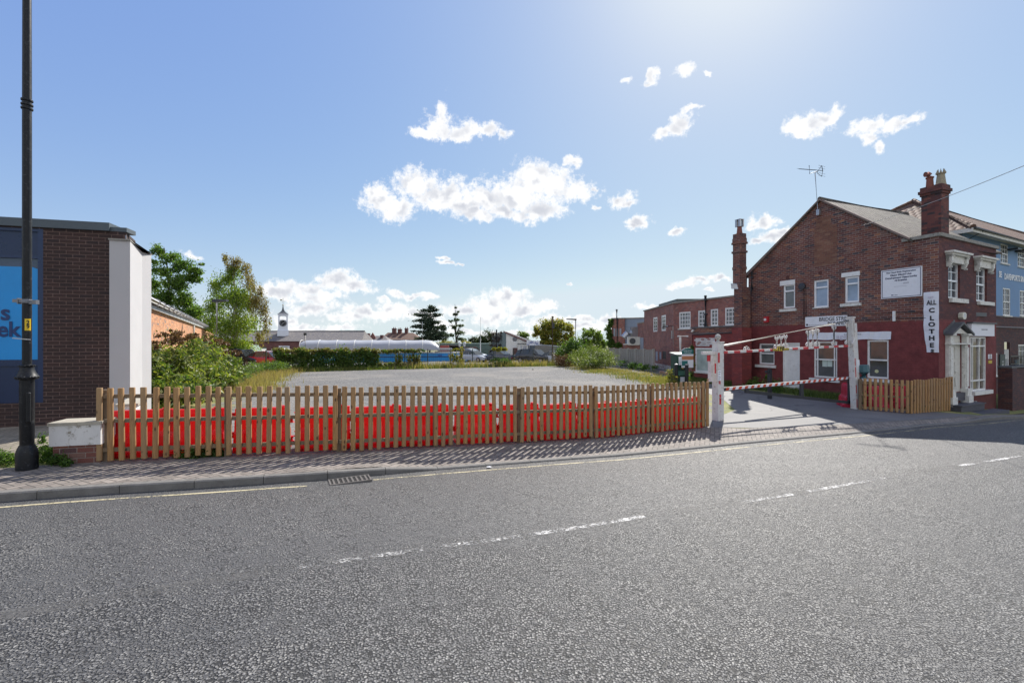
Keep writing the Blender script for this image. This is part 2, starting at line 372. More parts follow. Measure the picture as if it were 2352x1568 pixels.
# ------------------------------------------------------------------ ground surfaces
def road_mat():
    m, n, b, o = newmat('road_asphalt'); p = pos(n)
    pw_ = n.vm('ADD', p, n.vm('SCALE', n.noise(p, 26, 2, out='Color'), scale=.016))
    vo = n.new('ShaderNodeTexVoronoi'); n.put(vo.inputs['Vector'], pw_); vo.inputs['Scale'].default_value = 54
    fine = n.noise(p, 210, 3, .65); mid = n.noise(p, 6, 5, .65)
    al = n.vm('DOT_PRODUCT', p, (.93, .37, 0)); ac = n.vm('DOT_PRODUCT', p, (-.37, .93, 0))
    lane = n.noise(n.comb(n.m('MULTIPLY', al, .10), n.m('MULTIPLY', ac, 1.1)), 1.0, 4, .6); big = n.noise(p, .42, 6, .62)
    r, r2, r3 = n.xyz(vo.outputs['Color'])[:3]
    chip = n.rng(vo.outputs['Distance'], .36, .56, 1, 0, True)            # stone tops standing out of the binder
    dens = n.m('ADD', n.m('MULTIPLY', n.m('SUBTRACT', mid, .5), 1.5), n.m('MULTIPLY', n.m('SUBTRACT', n.m('ADD', n.m('MULTIPLY', big, .5), n.m('MULTIPLY', lane, .5)), .5), 2.4))
    dens = n.m('ADD', dens, n.rng(ac, 4.5, 5.3, .14, -.22))              # the far lane is worn smoother
    chip = n.m('MULTIPLY', chip, n.rng(n.m('ADD', r2, dens), .16, .30))
    stone = n.ramp(r, [(0, (.09, .09, .092)), (.4, (.155, .154, .153)), (.8, (.235, .231, .224)), (1, (.34, .333, .315))])
    pit = n.rng(n.m('ADD', n.m('MULTIPLY', vo.outputs['Distance'], 1.0), n.m('MULTIPLY', n.m('SUBTRACT', fine, .5), .25)), .50, .66)
    binder = n.ramp(fine, [(.3, (.066, .066, .067)), (.7, (.135, .134, .133))])
    binder = n.mix(n.m('MULTIPLY', pit, n.rng(n.m('ADD', r3, dens), .1, .5)), binder, (.012, .012, .012))  # shadow between the stones painted into the binder as near black
    c = n.mix(chip, binder, stone)
    c = n.mix(.7, c, n.ramp(n.m('ADD', n.m('MULTIPLY', big, .55), n.m('MULTIPLY', lane, .45)), [(.36, (.66, .655, .65)), (.62, (1.06, 1.04, 1.0))]), 'MULTIPLY')
    n.put(b.inputs['Base Color'], c); n.put(b.inputs['Roughness'], n.rng(r3, 0, 1, .46, .78)); b.inputs['Specular IOR Level'].default_value = .55
    h = n.m('ADD', n.m('MULTIPLY', chip, n.m('ADD', .7, n.m('MULTIPLY', r3, .9))), n.m('ADD', n.m('MULTIPLY', fine, .3), n.m('MULTIPLY', pit, -.9)))
    n.put(b.inputs['Normal'], n.bump(h, .9, .011)); return m
def drive_mat():
    m, n, b, o = newmat('smooth_tarmac'); p = pos(n)
    f = n.noise(p, 130, 4, .7); g = n.noise(p, .8, 6, .65)
    c = n.ramp(f, [(.3, (.10, .10, .105)), (.7, (.20, .195, .19))])
    c = n.mix(.6, c, n.ramp(g, [(.3, (.65, .64, .64)), (.7, (1.15, 1.12, 1.06))]), 'MULTIPLY')
    vo = n.new('ShaderNodeTexVoronoi', feature='DISTANCE_TO_EDGE'); n.put(vo.inputs['Vector'], n.vm('ADD', p, n.vm('SCALE', n.noise(p, 1.5, 4, out='Color'), scale=.8))); vo.inputs['Scale'].default_value = .35
    c = n.mix(n.rng(vo.outputs['Distance'], 0, .012, .75, 0), c, (.03, .03, .03))
    n.put(b.inputs['Base Color'], c); b.inputs['Roughness'].default_value = .75
    n.put(b.inputs['Normal'], n.bump(f, .5, .004)); return m
def gravel_mat():
    m, n, b, o = newmat('gravel_ground'); p = pos(n)
    vo = n.new('ShaderNodeTexVoronoi'); n.put(vo.inputs['Vector'], p); vo.inputs['Scale'].default_value = 22
    r = n.xyz(vo.outputs['Color'])[0]
    fine = n.noise(p, 5, 9, .82); big = n.noise(p, .22, 5, .6)
    st = n.ramp(r, [(0, (.035, .035, .034)), (.5, (.11, .108, .104)), (.85, (.20, .195, .185)), (1, (.38, .37, .35))])
    c = n.mix(.5, st, n.ramp(fine, [(.40, (.045, .045, .045)), (.5, (.12, .117, .113)), (.60, (.21, .203, .19))]))
    c = n.mix(n.rng(big, .48, .62, 0, .45), c, (.26, .235, .20))
    x, y, _ = n.xyz(p)[:3]
    # moss and thin grass creeping in from the lot's edges
    ed = n.m('MAXIMUM', n.rng(n.m('ADD', x, n.m('MULTIPLY', y, .36)), -1.6, -5.5), n.m('MAXIMUM', n.rng(n.m('SUBTRACT', x, n.m('MULTIPLY', y, .30)), .8, 3.4), n.rng(y, 38.0, 43.5)))
    gm = n.rng(n.m('ADD', n.m('MULTIPLY', ed, .55), n.m('MULTIPLY', n.noise(p, .8, 8, .7), .8)), .66, .80)
    gc = n.ramp(n.noise(p, 2.3, 5, .6), [(.3, (.10, .13, .03)), (.55, (.22, .22, .06)), (.75, (.33, .27, .12))])
    c = n.mix(gm, c, gc)
    n.put(b.inputs['Base Color'], c); b.inputs['Roughness'].default_value = .9
    n.put(b.inputs['Normal'], n.bump(n.m('ADD', r, n.m('MULTIPLY', fine, .8)), .9, .02)); return m
def paving_mat(ang, name='herringbone_paving', tint=(.20, .175, .155)):
    m, n, b, o = newmat(name); p = pos(n)
    ca, sa = math.cos(ang)/.105, math.sin(ang)/.105
    x = n.vm('DOT_PRODUCT', p, (ca, sa, 0)); y = n.vm('DOT_PRODUCT', p, (-sa, ca, 0))
    i, j = n.m('FLOOR', x), n.m('FLOOR', y); fx, fy = n.m('SUBTRACT', x, i), n.m('SUBTRACT', y, j)
    k = n.m('FLOORED_MODULO', n.m('SUBTRACT', i, j), 4.0)
    is_ = [n.m('COMPARE', k, float(q), .3) for q in range(4)]
    e = lambda f: n.rng(f, .035, .10, 1, 0); e1 = lambda f: n.rng(f, .90, .965, 0, 1)
    H = n.m('ADD', is_[0], is_[1]); V = n.m('ADD', is_[2], is_[3])
    jt = n.m('MULTIPLY', H, n.m('MAXIMUM', e(fy), e1(fy)))
    jt = n.m('MAXIMUM', jt, n.m('MULTIPLY', V, n.m('MAXIMUM', e(fx), e1(fx))))
    jt = n.m('MAXIMUM', jt, n.m('MULTIPLY', is_[0], e(fx))); jt = n.m('MAXIMUM', jt, n.m('MULTIPLY', is_[1], e1(fx)))
    jt = n.m('MAXIMUM', jt, n.m('MULTIPLY', is_[2], e1(fy))); jt = n.m('MAXIMUM', jt, n.m('MULTIPLY', is_[3], e(fy)))
    bi = n.m('SUBTRACT', i, is_[1]); bj = n.m('ADD', j, is_[3])
    wn = n.new('ShaderNodeTexWhiteNoise', noise_dimensions='2D'); n.put(wn.inputs['Vector'], n.comb(bi, bj)); r = wn.outputs['Value']
    c = n.mix(r, tuple(q*.82 for q in tint), tuple(q*1.25 for q in tint))
    c = n.mix(.5, c, n.ramp(n.noise(p, 160, 3, .7), [(.3, .3), (.7, .75)]), 'OVERLAY')
    c = n.mix(.6, c, n.ramp(n.noise(p, 1.1, 6, .65), [(.3, (.62, .60, .58)), (.65, (1.08, 1.06, 1.02))]), 'MULTIPLY')
    c = n.mix(n.m('MULTIPLY', jt, .85), c, (.045, .042, .035))
    n.put(b.inputs['Base Color'], c); b.inputs['Roughness'].default_value = .8
    n.put(b.inputs['Normal'], n.bump(n.m('SUBTRACT', n.m('MULTIPLY', n.noise(p, 160, 3), .2), jt), .7, .006)); return m
def earth_mat():
    m, n, b, o = newmat('rough_earth'); p = pos(n)
    c = n.ramp(n.noise(p, 2.5, 8, .7), [(.3, (.06, .07, .025)), (.5, (.12, .12, .05)), (.7, (.20, .18, .11))])
    n.put(b.inputs['Base Color'], c); b.inputs['Roughness'].default_value = .95
    n.put(b.inputs['Normal'], n.bump(n.noise(p, 18, 6, .7), .8, .05)); return m
M_road, M_drive, M_gravel, M_earth = road_mat(), drive_mat(), gravel_mat(), earth_mat()
M_pave = paving_mat(math.radians(21+45)); M_kerb = paint('kerb_concrete', (.15, .143, .132), .85, .3, 5, .35, dirt=(.08, .075, .065))

RZ = lambda x, y: gs(x)-.11
KD = [(0,1152),(201,1137),(552,1115),(704,1105),(849,1092),(1031,1077),(1318,1055),(1595,1031),(1722,1018),(1952,997),(2093,982),(2242,970),(2352,962)]
kp = [onG(a, b, 0, RZ) for a, b in KD]
d0 = (kp[1]-kp[0]).normalized(); d1 = (kp[-1]-kp[-4]).normalized()
kp = [kp[0]-d0*30]+kp+[kp[-1]+d1*45]
KX, KY = [p.x for p in kp], [p.y for p in kp]
def ky(x): return float(np.interp(x, KX, KY))
xd0, xd1 = kp[5].x, kp[-3].x                                    # stretch of dropped kerb
def kh(x): return .115-.085*sm(xd0-.1, xd0+.9, x)*(1-sm(xd1-1.0, xd1+.6, x))
xs = sorted(set([-34+i*1.2 for i in range(84)]+[i*.25-8 for i in range(110)]))
def strip(xs, rows):
    """rows: functions x -> (x, y, z)"""
    mb = MB(); vs = [r(x) for x in xs for r in rows]; n = len(rows)
    return mb.add(vs, [(i*n+j, (i+1)*n+j, (i+1)*n+j+1, i*n+j+1) for i in range(len(xs)-1) for j in range(n-1)])
off = lambda x, o, z: (x+.37*o, ky(x)-.93*o, z)
road = strip(xs, [(lambda x, o=o: (lambda q: (q[0], q[1], gs(x)-.11+.035*min(1, o/3)*(1 if o < 7 else max(0, 1-(o-7)/5))))(off(x, o, 0))) for o in (16, 12, 9, 7, 5, 3, 1.5, .0)])
struct('road', road, M_road)
# kerb: stones butted end to end, drawn as one row
kb = MB(); kl = [0]
for i in range(1, len(kp)): kl.append(kl[-1]+math.hypot(kp[i].x-kp[i-1].x, kp[i].y-kp[i-1].y))
tt = 24.0
while tt < kl[-1]-25:
    xa, xb = np.interp(tt+.004, kl, KX), np.interp(tt+.91-.004, kl, KX)
    q = []
    for x in (xa, xb):
        h = kh(x); q.append([off(x, o, gs(x)-.11+z) for o, z in ((0, -.1), (0.0, h-.018), (-.018, h), (-.125, h+.002), (-.125, -.1))])
    kb.add(q[0]+q[1], [(j+1, j, j+5, j+6) for j in range(4)]+[(0, 1, 2, 3, 4), (9, 8, 7, 6, 5)]); tt += .91
struct('kerb', kb, M_kerb)
# back line of the pavement
BX = [-60,-34,-14,-8.2,-6.84,-3.39,-1.06,1.06,2.2,3.56,5.26,6.2,9.0,12.3,14.2,16.2,18.2,21,40]
BY = [-2.6,2.6,5.95,6.87,7.5,8.42,9.44,10.24,10.74,11.44,12.24,12.05,12.6,13.6,14.5,15.6,16.6,18.4,29]
def by(x): return float(np.interp(x, BX, BY))+.12
def pavz(x, t): h = gs(x)-.11+kh(x); return h+(gs(x)-h)*min(1, t*1.4)
pav = strip(xs, [(lambda x, t=t: (x+.37*-.125*(1-t), (ky(x)+.116)*(1-t)+by(x)*t, pavz(x, t)+.002)) for t in (0, .2, .4, .6, .8, 1)])
struct('pavement', pav, M_pave)
# waste ground sheet: gravel lot, reaching the far fence
lot = MB(); gx_ = [-34+i*1.5 for i in range(70)]; ty = [0, .01, .03, .06, .1, .15, .2, .3, .4, .5, .6, .7, .8, .9, 1]
lot = strip(gx_, [(lambda x, t=t: (x, (by(x)-.02)*(1-t)+47*t, G(x, (by(x)-.02)*(1-t)+47*t)-.004)) for t in ty])
struct('gravel_lot', lot, M_gravel)
# tarmac drive through the gate
dr = MB(); a0, b0 = onG(1640, 985), onG(2080, 955)
DL = [(5.45, by(5.45)+.01), (6.0, 13.6), (7.6, 15.5), (8.4, 18), (9.0, 22), (8.5, 27), (6, 34)]
DR = [(16.0, by(16.0)+.01), (13.4, 16.6), (12.2, 18.5), (11.2, 20), (10.9, 22), (10.6, 27), (11, 34)]
vs = [(DL[i][0]*(1-t)+DR[i][0]*t, (DL[i][1]*(1-t)+DR[i][1]*t if i else by(DL[i][0]*(1-t)+DR[i][0]*t)+.01)) for i in range(7) for t in [k/10 for k in range(11)]]
dr.add([(x, y, G(x, y)+.004) for x, y in vs], [(i*11+j, i*11+j+1, (i+1)*11+j+1, (i+1)*11+j) for i in range(6) for j in range(10)])
struct('driveway', dr, M_drive)
# wide ground to the horizon
gb = MB(); rx = [-2500, -600, -150, -60, -40, -20, 0, 20, 40, 60, 100, 300, 900, 2500]; ry = [-60, -20, 0, 12, 30, 44, 47, 50, 60, 80, 120, 250, 600, 1500, 3000]
gb.add([(x, y, (G(x, y) if abs(x) < 100 else G(math.copysign(60, x), y))-(.45 if y < 46 else .02)-(1.2 if y > 200 else 0)) for x in rx for y in ry], [(i*15+j, (i+1)*15+j, (i+1)*15+j+1, i*15+j+1) for i in range(13) for j in range(14)])
struct('ground', gb, M_earth)
# far yard tarmac behind the mesh fence
yd = MB(); yd.add([(x, y, G(x, y)+.0) for x in range(-60, 61, 10) for y in (49, 52, 60, 80, 110)], [(i*5+j, (i+1)*5+j, (i+1)*5+j+1, i*5+j+1) for i in range(12) for j in range(4)])
struct('yard', yd, M_drive)
# raised forecourt of the shop on the left
fo = MB(); F0 = .55
fp = [(-34, 2.6), (-8.66, 6.9), (-8.25, 7.1), (-7.65, 9.9), (-34, 9.9)]
fo.add([(x, y, .40 if y < 7.5 else F0) for x, y in fp]+[(x, y, -.1) for x, y in fp], [(0, 1, 2, 3, 4), (0, 5, 6, 1), (1, 6, 7, 2), (2, 7, 8, 3)])
struct('forecourt', fo, paving_mat(math.radians(15), 'forecourt_slabs', (.26, .23, .18)))

# painted lines
def worn(name, col, lo, hi):
    m, n, b, o = newmat(name); p = pos(n)
    n.put(b.inputs['Base Color'], n.mix(n.noise(p, 30, 4), tuple(x*.8 for x in col), col)); b.inputs['Roughness'].default_value = .7
    vo = n.new('ShaderNodeTexVoronoi'); n.put(vo.inputs['Vector'], p); vo.inputs['Scale'].default_value = 45
    a = n.rng(n.m('ADD', n.m('MULTIPLY', n.noise(p, 2.2, 4, .7), .9), n.m('MULTIPLY', n.xyz(vo.outputs['Color'])[0], .22)), lo, hi)
    t = n.new('ShaderNodeBsdfTransparent'); mx = n.new('ShaderNodeMixShader'); n.put(mx.inputs[0], a)
    n.l.new(t.outputs[0], mx.inputs[1]); n.l.new(b.outputs[0], mx.inputs[2]); n.l.new(mx.outputs[0], o.inputs[0]); return m
def rz_at(p): # road height incl. camber
    x = p[0]
    for _ in range(4):
        o = (ky(x)-p[1])/.93; x = p[0]-.37*o
    o = max(0, o); return gs(x)-.11+.035*min(1, o/3)
def ribbon(mb, pts, wd, lift=.004):
    q = []
    for i, p in enumerate(pts):
        a, c = pts[max(0, i-1)], pts[min(len(pts)-1, i+1)]; d = Vector((c[0]-a[0], c[1]-a[1])).normalized(); nn = Vector((-d.y, d.x))*wd/2
        for sg in (1, -1): x, y = p[0]+nn.x*sg, p[1]+nn.y*sg; q.append((x, y, rz_at((x, y))+lift))
    mb.add(q, [(2*i+1, 2*i+3, 2*i+2, 2*i) for i in range(len(pts)-1)])
yl = MB(); xg = np.interp(24.2+np.interp(0, [0], [0]), kl, KX)
gratex0, gratex1 = onG(738, 1112, 0, RZ).x, onG(840, 1098, 0, RZ).x
ribbon(yl, [off(x, .27, 0)[:2] for x in np.arange(-30, gratex0-.1, .4)], .058); ribbon(yl, [off(x, .27, 0)[:2] for x in np.arange(gratex1+.05, 50, .4)], .06)
struct('kerb_line', yl, worn('yellow_line_paint', (.50, .44, .28), .42, .62), uv=False)
cl = [onG(a, b, 0, lambda x, y: rz_at((x, y))) for a, b in ((640,1309),(690,1301),(820,1283),(960,1263),(1150,1237),(1340,1209),(1560,1172),(1800,1138),(2060,1092),(2352,1046))]
cx_, cy_ = [p.x for p in cl], [p.y for p in cl]
wl = MB()
def cxs(a): return float(np.interp(a, [640,690,820,960,1150,1340,1560,1800,2060,2352], cx_))
for a, b in ((686,985),(1005,1475),(1698,1818),(1850,2090),(2190,2345)):
    xa, xb = cxs(a), cxs(b); ribbon(wl, [(x, float(np.interp(x, cx_, cy_))) for x in np.linspace(xa, xb, 14)], .088)
sl = MB(); ribbon(sl, [(x, float(np.interp(x, cx_, cy_))) for x in np.linspace(cx_[0], cx_[-1], 60)], .16, .0025); e_ = Vector((cx_[0]-cx_[2], cy_[0]-cy_[2])).normalized(); ribbon(sl, [(cx_[0]+e_.x*t, cy_[0]+e_.y*t) for t in np.linspace(4, 0, 14)], .16, .0025)
struct('lane_seam', sl, worn('seam_smear', (.15, .146, .139), .45, .95), uv=False)
struct('centre_line', wl, worn('white_line_paint', (.60, .59, .57), .53, .74), uv=False)
# ------------------------------------------------------------------ shared materials for the buildings
white = paint('white_gloss_paint', (.72, .72, .70), .35, .10, 4, .08, dirt=(.40, .37, .32), dirtamt=.45)
upvc = paint('white_plastic_frame', (.78, .79, .80), .3, .05, 4, .03)
stone_w = paint('painted_stone', (.66, .65, .60), .7, .18, 6, .3, dirt=(.22, .19, .14), dirtamt=.7)
stone_g = paint('weathered_coping', (.27, .26, .23), .9, .35, 9, .5, dirt=(.08, .08, .06), dirtamt=.8)
black_i = paint('black_iron', (.018, .019, .022), .38, .3, 10, .15)
dark_pipe = paint('dark_drainpipe', (.03, .035, .045), .5, .3, 5, .1)
ink = paint('black_lettering', (.012, .012, .018), .5, .05, 5, 0)
glass = glassm('window_glass', (.035, .042, .05)); glass_blue = glassm('frosted_blue_glass', (.20, .26, .34), .12); glass_grey = glassm('dull_grey_glass', (.10, .11, .11), .15)
lead = paint('roof_lead', (.09, .095, .10), .6, .25, 4, .2)
RED = (.170, .038, .037)
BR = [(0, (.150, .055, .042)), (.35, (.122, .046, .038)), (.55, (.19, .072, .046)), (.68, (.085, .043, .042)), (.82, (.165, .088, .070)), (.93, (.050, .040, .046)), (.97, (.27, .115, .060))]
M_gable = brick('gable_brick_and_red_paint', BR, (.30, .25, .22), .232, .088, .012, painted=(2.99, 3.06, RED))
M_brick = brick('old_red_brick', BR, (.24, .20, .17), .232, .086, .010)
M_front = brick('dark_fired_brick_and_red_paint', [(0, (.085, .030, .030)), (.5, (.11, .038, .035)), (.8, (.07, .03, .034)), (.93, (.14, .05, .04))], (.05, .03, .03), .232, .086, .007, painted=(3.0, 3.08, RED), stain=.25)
M_redpaint = brick('red_painted_brick', [(0, RED), (.5, (.21, .04, .036)), (.9, (.235, .05, .045))], (.17, .034, .03), .232, .086, .009, stain=.2)
M_wing = brick('mid_red_brick', [(0, (.23, .07, .055)), (.4, (.19, .06, .05)), (.6, (.26, .09, .065)), (.8, (.14, .055, .055)), (.93, (.30, .13, .09))], (.36, .30, .27), .225, .082, .013)
M_orange = brick('orange_brick', [(0, (.52, .24, .12)), (.4, (.46, .20, .10)), (.65, (.56, .28, .15)), (.85, (.34, .17, .11)), (.95, (.22, .16, .14))], (.40, .30, .20), .225, .078, .010, stain=.2)
M_dark = brick('brown_engineering_brick', [(0, (.036, .020, .018)), (.5, (.044, .023, .020)), (.85, (.030, .018, .018))], (.15, .095, .08), .2265, .0753, .011, stain=.45, bump=.5)
M_whitebrick = brick('flaking_white_brick', [(0, (.55, .53, .52)), (.5, (.62, .60, .58)), (.75, (.42, .38, .37)), (.9, (.30, .15, .13))], (.25, .2, .19), .232, .086, .012)
M_chim = brick('sooty_chimney_brick', [(0, (.13, .045, .038)), (.4, (.09, .035, .033)), (.7, (.045, .03, .032)), (.9, (.17, .06, .045))], (.07, .05, .045), .232, .086, .008)
def tiles(name, c1, c2, w_, h_, rough=.85, moss=(.16, .16, .08), mossamt=.6, wave=.6):
    m, n, b, o = newmat(name); uv = n.new('ShaderNodeUVMap'); uv.uv_map = 'UVMap'; u, v, _ = n.xyz(uv.outputs[0])[:3]
    v2 = n.m('DIVIDE', v, h_); row = n.m('FLOOR', v2); fv = n.m('SUBTRACT', v2, row)
    u2 = n.m('ADD', n.m('DIVIDE', u, w_), n.m('MULTIPLY', row, .5)); colm = n.m('FLOOR', u2); fu = n.m('SUBTRACT', u2, colm)
    wn = n.new('ShaderNodeTexWhiteNoise', noise_dimensions='2D'); n.put(wn.inputs['Vector'], n.comb(colm, row)); r = wn.outputs['Value']
    c = n.mix(r, c1, c2); edge = n.rng(fv, .0, .16, 1, 0); gap = n.m('MULTIPLY', n.m('ADD', n.rng(fu, 0, .08, 1, 0), 0), .7)
    c = n.mix(n.m('MULTIPLY', n.m('MAXIMUM', edge, gap), .8), c, (.02, .018, .016))
    mo = n.rng(n.noise(uv.outputs[0], 1.8, 7, .7), .5, .62, 0, mossamt); c = n.mix(mo, c, moss)
    n.put(b.inputs['Base Color'], c); b.inputs['Roughness'].default_value = rough
    wv = n.m('MULTIPLY', n.m('SINE', n.m('MULTIPLY', fu, 3.1416)), wave)
    n.put(b.inputs['Normal'], n.bump(n.m('ADD', n.m('SUBTRACT', 1.0, fv), n.m('SUBTRACT', wv, n.m('MULTIPLY', gap, .6))), .9, .03)); return m
M_tile_old = tiles('mossy_clay_tiles', (.075, .062, .05), (.14, .122, .10), .24, .16, moss=(.15, .145, .10), mossamt=.6)
M_pantile = tiles('brown_pantiles', (.10, .055, .04), (.17, .09, .06), .30, .33, moss=(.13, .10, .06), wave=1.2)
M_slate = tiles('grey_slates', (.13, .12, .125), (.19, .175, .17), .3, .22, moss=(.24, .21, .17), wave=0)

def window(parent, F, rc, d=-.10, fr=.055, cols=1, rows=1, mid=None, gl=None, fm=None, sill=None, sillm=None, name='window', th=.05, bar=.028, mids=None):
    """rc = s0,s1,z0,z1 of the frame; frame plane at depth d; mid = list of transom heights (0..1 from the bottom); cols/rows = glazing bars"""
    s0, s1, z0, z1 = rc; mb = MB(); fm = fm or upvc; gl = gl or glass
    for a, b, c, e in ((s0, s0+fr, z0, z1), (s1-fr, s1, z0, z1), (s0+fr, s1-fr, z0, z0+fr), (s0+fr, s1-fr, z1-fr, z1)): mb.box(F, a, b, d-.02, d+th, c, e)
    for t in (mid or []):
        zz = z0+(z1-z0)*t; mb.box(F, s0+fr, s1-fr, d-.018, d+th+.012, zz-fr*.45, zz+fr*.45)
    for t in (mids or []):
        ss = s0+(s1-s0)*t; mb.box(F, ss-fr*.35, ss+fr*.35, d-.017, d+th-.003, z0+fr, z1-fr)
    for i in range(1, cols): ss = s0+(s1-s0)*i/cols; mb.box(F, ss-bar/2, ss+bar/2, d-.016, d+th*.6, z0+fr, z1-fr)
    for i in range(1, rows): zz = z0+(z1-z0)*i/rows; mb.box(F, s0+fr, s1-fr, d-.015, d+th*.55, zz-bar/2, zz+bar/2)
    o = obj(name, mb, fm, parent)
    g = MB(); g.box(F, s0+fr*.6, s1-fr*.6, d-.012, d+.006, z0+fr*.6, z1-fr*.6); obj('pane', g, gl, o)
    if sill:
        a, b, z_, h, pr = sill; q = MB(); q.box(F, a, b, -.02, pr, z_-h, z_); obj('sill', q, sillm or stone_w, o)
    return o

# ------------------------------------------------------------------ right: brick corner building
zc = 16.5; CXp = (2156-1176)/FP*zc; Cn = (CXp, zc)
gd = Vector((-.375, .927)).normalized()              # from the corner back along the gable
GA = (Cn[0]+gd.x*8.05, Cn[1]+gd.y*8.05)
GF = Fr(GA, (-gd.x, -gd.y))                          # gable frame, s 0 far left -> 8.05 corner
FF = Fr(Cn, (.888, .459))                            # street front frame
GL_, FL = 8.05, FF.s(2288)
ZB = -.75
c1, c2, c3, c4, c5, c6 = C(2850,700,2.614), C(3450,700,2.613), C(2700,1200,2.851), C(3400,1200,2.851), C(3600,1150,2.613), C(2900,1350,4.48)
def rect(F, cf, x0, y0, x1, y1, off=0.0):
    a, b = cf(x0, y0), cf(x1, y1); return F.s(a[0], off), F.s(b[0], off), F.z(a[0], b[1], off), F.z(a[0], a[1], off)
apx_s = GF.s(1886); apx_z = GF.z(1886, 462); el_z = GF.z(1722, 630); er_s = GF.s(2080); er_z = GF.z(2080, 548); par_z = FF.z(2150, 533)
bld = thing('brick_house', 'old red brick corner house with a red painted ground floor, behind the gate', 'house', (Cn[0], Cn[1], 0))
w1, w2, w3 = rect(GF, c1, 740,1150,862,1395), rect(GF, c1, 1058,1105,1213,1390), rect(GF, c1, 1383,1070,1533,1338)
g1, gdoor, g2, g3 = rect(GF, c6, 612,104,885,470), rect(GF, c6, 1035,90,1340,850), rect(GF, c6, 1590,66,2010,706), rect(GF, c4, 192,455,440,885)
gdoor = (gdoor[0], gdoor[1], -.1, gdoor[3])
gw = MB().holes(GF, [(0, ZB), (GL_, ZB), (GL_, par_z-.12), (er_s, par_z-.12), (er_s, er_z), (apx_s+.12, apx_z), (apx_s-.12, apx_z), (0, el_z)], [w1, w2, w3, g1, gdoor, g2, g3])
obj('gable_wall', gw, M_gable, bld)
f1, f2 = rect(FF, c2, 897,905,1020,1287), rect(FF, c2, 1190,955,1300,1317)
fd = rect(FF, c5, 508,500,640,1100); fs = rect(FF, c5, 732,515,893,1085)
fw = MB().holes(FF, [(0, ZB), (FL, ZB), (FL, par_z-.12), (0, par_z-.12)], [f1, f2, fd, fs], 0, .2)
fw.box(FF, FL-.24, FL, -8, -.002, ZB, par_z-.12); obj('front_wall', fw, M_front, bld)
# back walls and floor slabs so that the house is closed and casts its shadow
bk = MB(); bk.box(GF, 0, .24, -FL, -.25, ZB, el_z-.05); obj('rear_wall', bk, M_brick, bld)
slab = MB(); slab.box(GF, .3, GL_-.3, -FL+1.2, -.3, 3.25, 3.4); obj('upper_floor', slab, lead, bld)
inw = MB(); inw.box(GF, .4, GL_-.5, -3.2, -3.0, ZB, 3.2); inw.box(GF, .4, GL_-.6, -3.2, -3.0, 3.45, 5.2); obj('inner_wall', inw, paint('plaster', (.22, .20, .18), .9, .2, 2, .1), bld)
# coping
cp = MB(); cp.box(GF, er_s-.1, GL_+.06, -.30, .07, par_z-.12, par_z); cp.box(FF, -.0, FL+.06, -.32, .075, par_z-.118, par_z+.004); obj('parapet_coping', cp, stone_g, bld)
# roof: front slope and back slope, ridge running back from the gable
rl = (23.3-20.4)/.459 + .1
def roofq(s, z, e): return (GF.w(s, .10, z), GF.w(s, -e, z))
rf = MB(); th = .09
for sa, za, sb, zb in ((er_s+.25, er_z-.10, apx_s, apx_z+.10), (apx_s, apx_z+.10, -.25, el_z-.06)):
    e = rl; a0, a1 = roofq(sa, za, e); b0, b1 = roofq(sb, zb, e)
    pts = [a0, a1, b1, b0]; lo = [(p[0], p[1], p[2]-th) for p in pts]
    rf.add(pts+lo, [(0,1,2,3) if sa > sb else (3,2,1,0), (4,7,6,5), (0,4,5,1), (1,5,6,2), (2,6,7,3), (3,7,4,0)])
obj('roof', rf, M_tile_old, bld)
fla = MB(); fla.add([GF.w(GL_-.3, -.3, par_z-.35), GF.w(er_s-.3, -.3, par_z-.35), GF.w(er_s-.3, -FL+.2, par_z-.35), GF.w(GL_-.3, -FL+.2, par_z-.35)], [(0,3,2,1)])
obj('flat_roof', fla, lead, bld)
rd = MB(); rd.tube([GF.w(apx_s, .12, apx_z+.10), GF.w(apx_s, -rl, apx_z+.10)], .09, 8); obj('ridge_tiles', rd, M_tile_old, bld)
vg = MB()
for sa, za, sb, zb in ((er_s+.2, er_z-.04, apx_s+.0, apx_z+.12), (0, el_z+.0, apx_s-.0, apx_z+.12)):
    L = math.hypot(sb-sa, zb-za); nx, nz_ = -(zb-za)/L*.07, abs(sb-sa)/L*.07
    vg.add([GF.w(sa, .13, za-.07), GF.w(sb, .13, zb-.09), GF.w(sb, .13, zb-.01), GF.w(sa, .13, za+.01), GF.w(sa, -.01, za-.07), GF.w(sb, -.01, zb-.09), GF.w(sb, -.01, zb-.01), GF.w(sa, -.01, za+.01)], [(0,1,2,3),(4,7,6,5),(0,4,5,1),(3,2,6,7)])
obj('verge_mortar', vg, paint('verge_mortar', (.20, .15, .13), .9, .3, 6, .3), bld)
# windows of the gable
def lint(F, cf, x0, y0, x1, y1, nm='lintel', m=None, pr=.02):
    a = rect(F, cf, x0, y0, x1, y1); q = MB(); q.box(F, a[0], a[1], -.08, pr, a[2], a[3]); return q, a
for rc, sl, ln, gl, md in ((w1, (705,1405,880,1432), (707,1112,865,1160), glass_grey, [.72]), (w2, None, None, glass_blue, [.73]), (w3, (1343,1348,1558,1378), (1350,1028,1543,1072), glass_blue, [.73])):
    si = None
    if sl: a = rect(GF, c1, *sl); si = (a[0], a[1], a[3], a[3]-a[2], .07)
    else: si = (rc[0]-.03, rc[1]+.03, rc[2]+.01, .04, .04)
    wo_ = window(bld, GF, rc, -.09, .075, mid=md, gl=gl, sill=si, th=.05)
    if ln: q, a = lint(GF, c1, *ln); obj('lintel', q, white, wo_)
a = rect(GF, c6, 555,478,918,524); window(bld, GF, g1, -.09, .07, mid=[.52], gl=glass_grey, sill=(a[0], a[1], a[3], a[3]-a[2], .08), sillm=white)
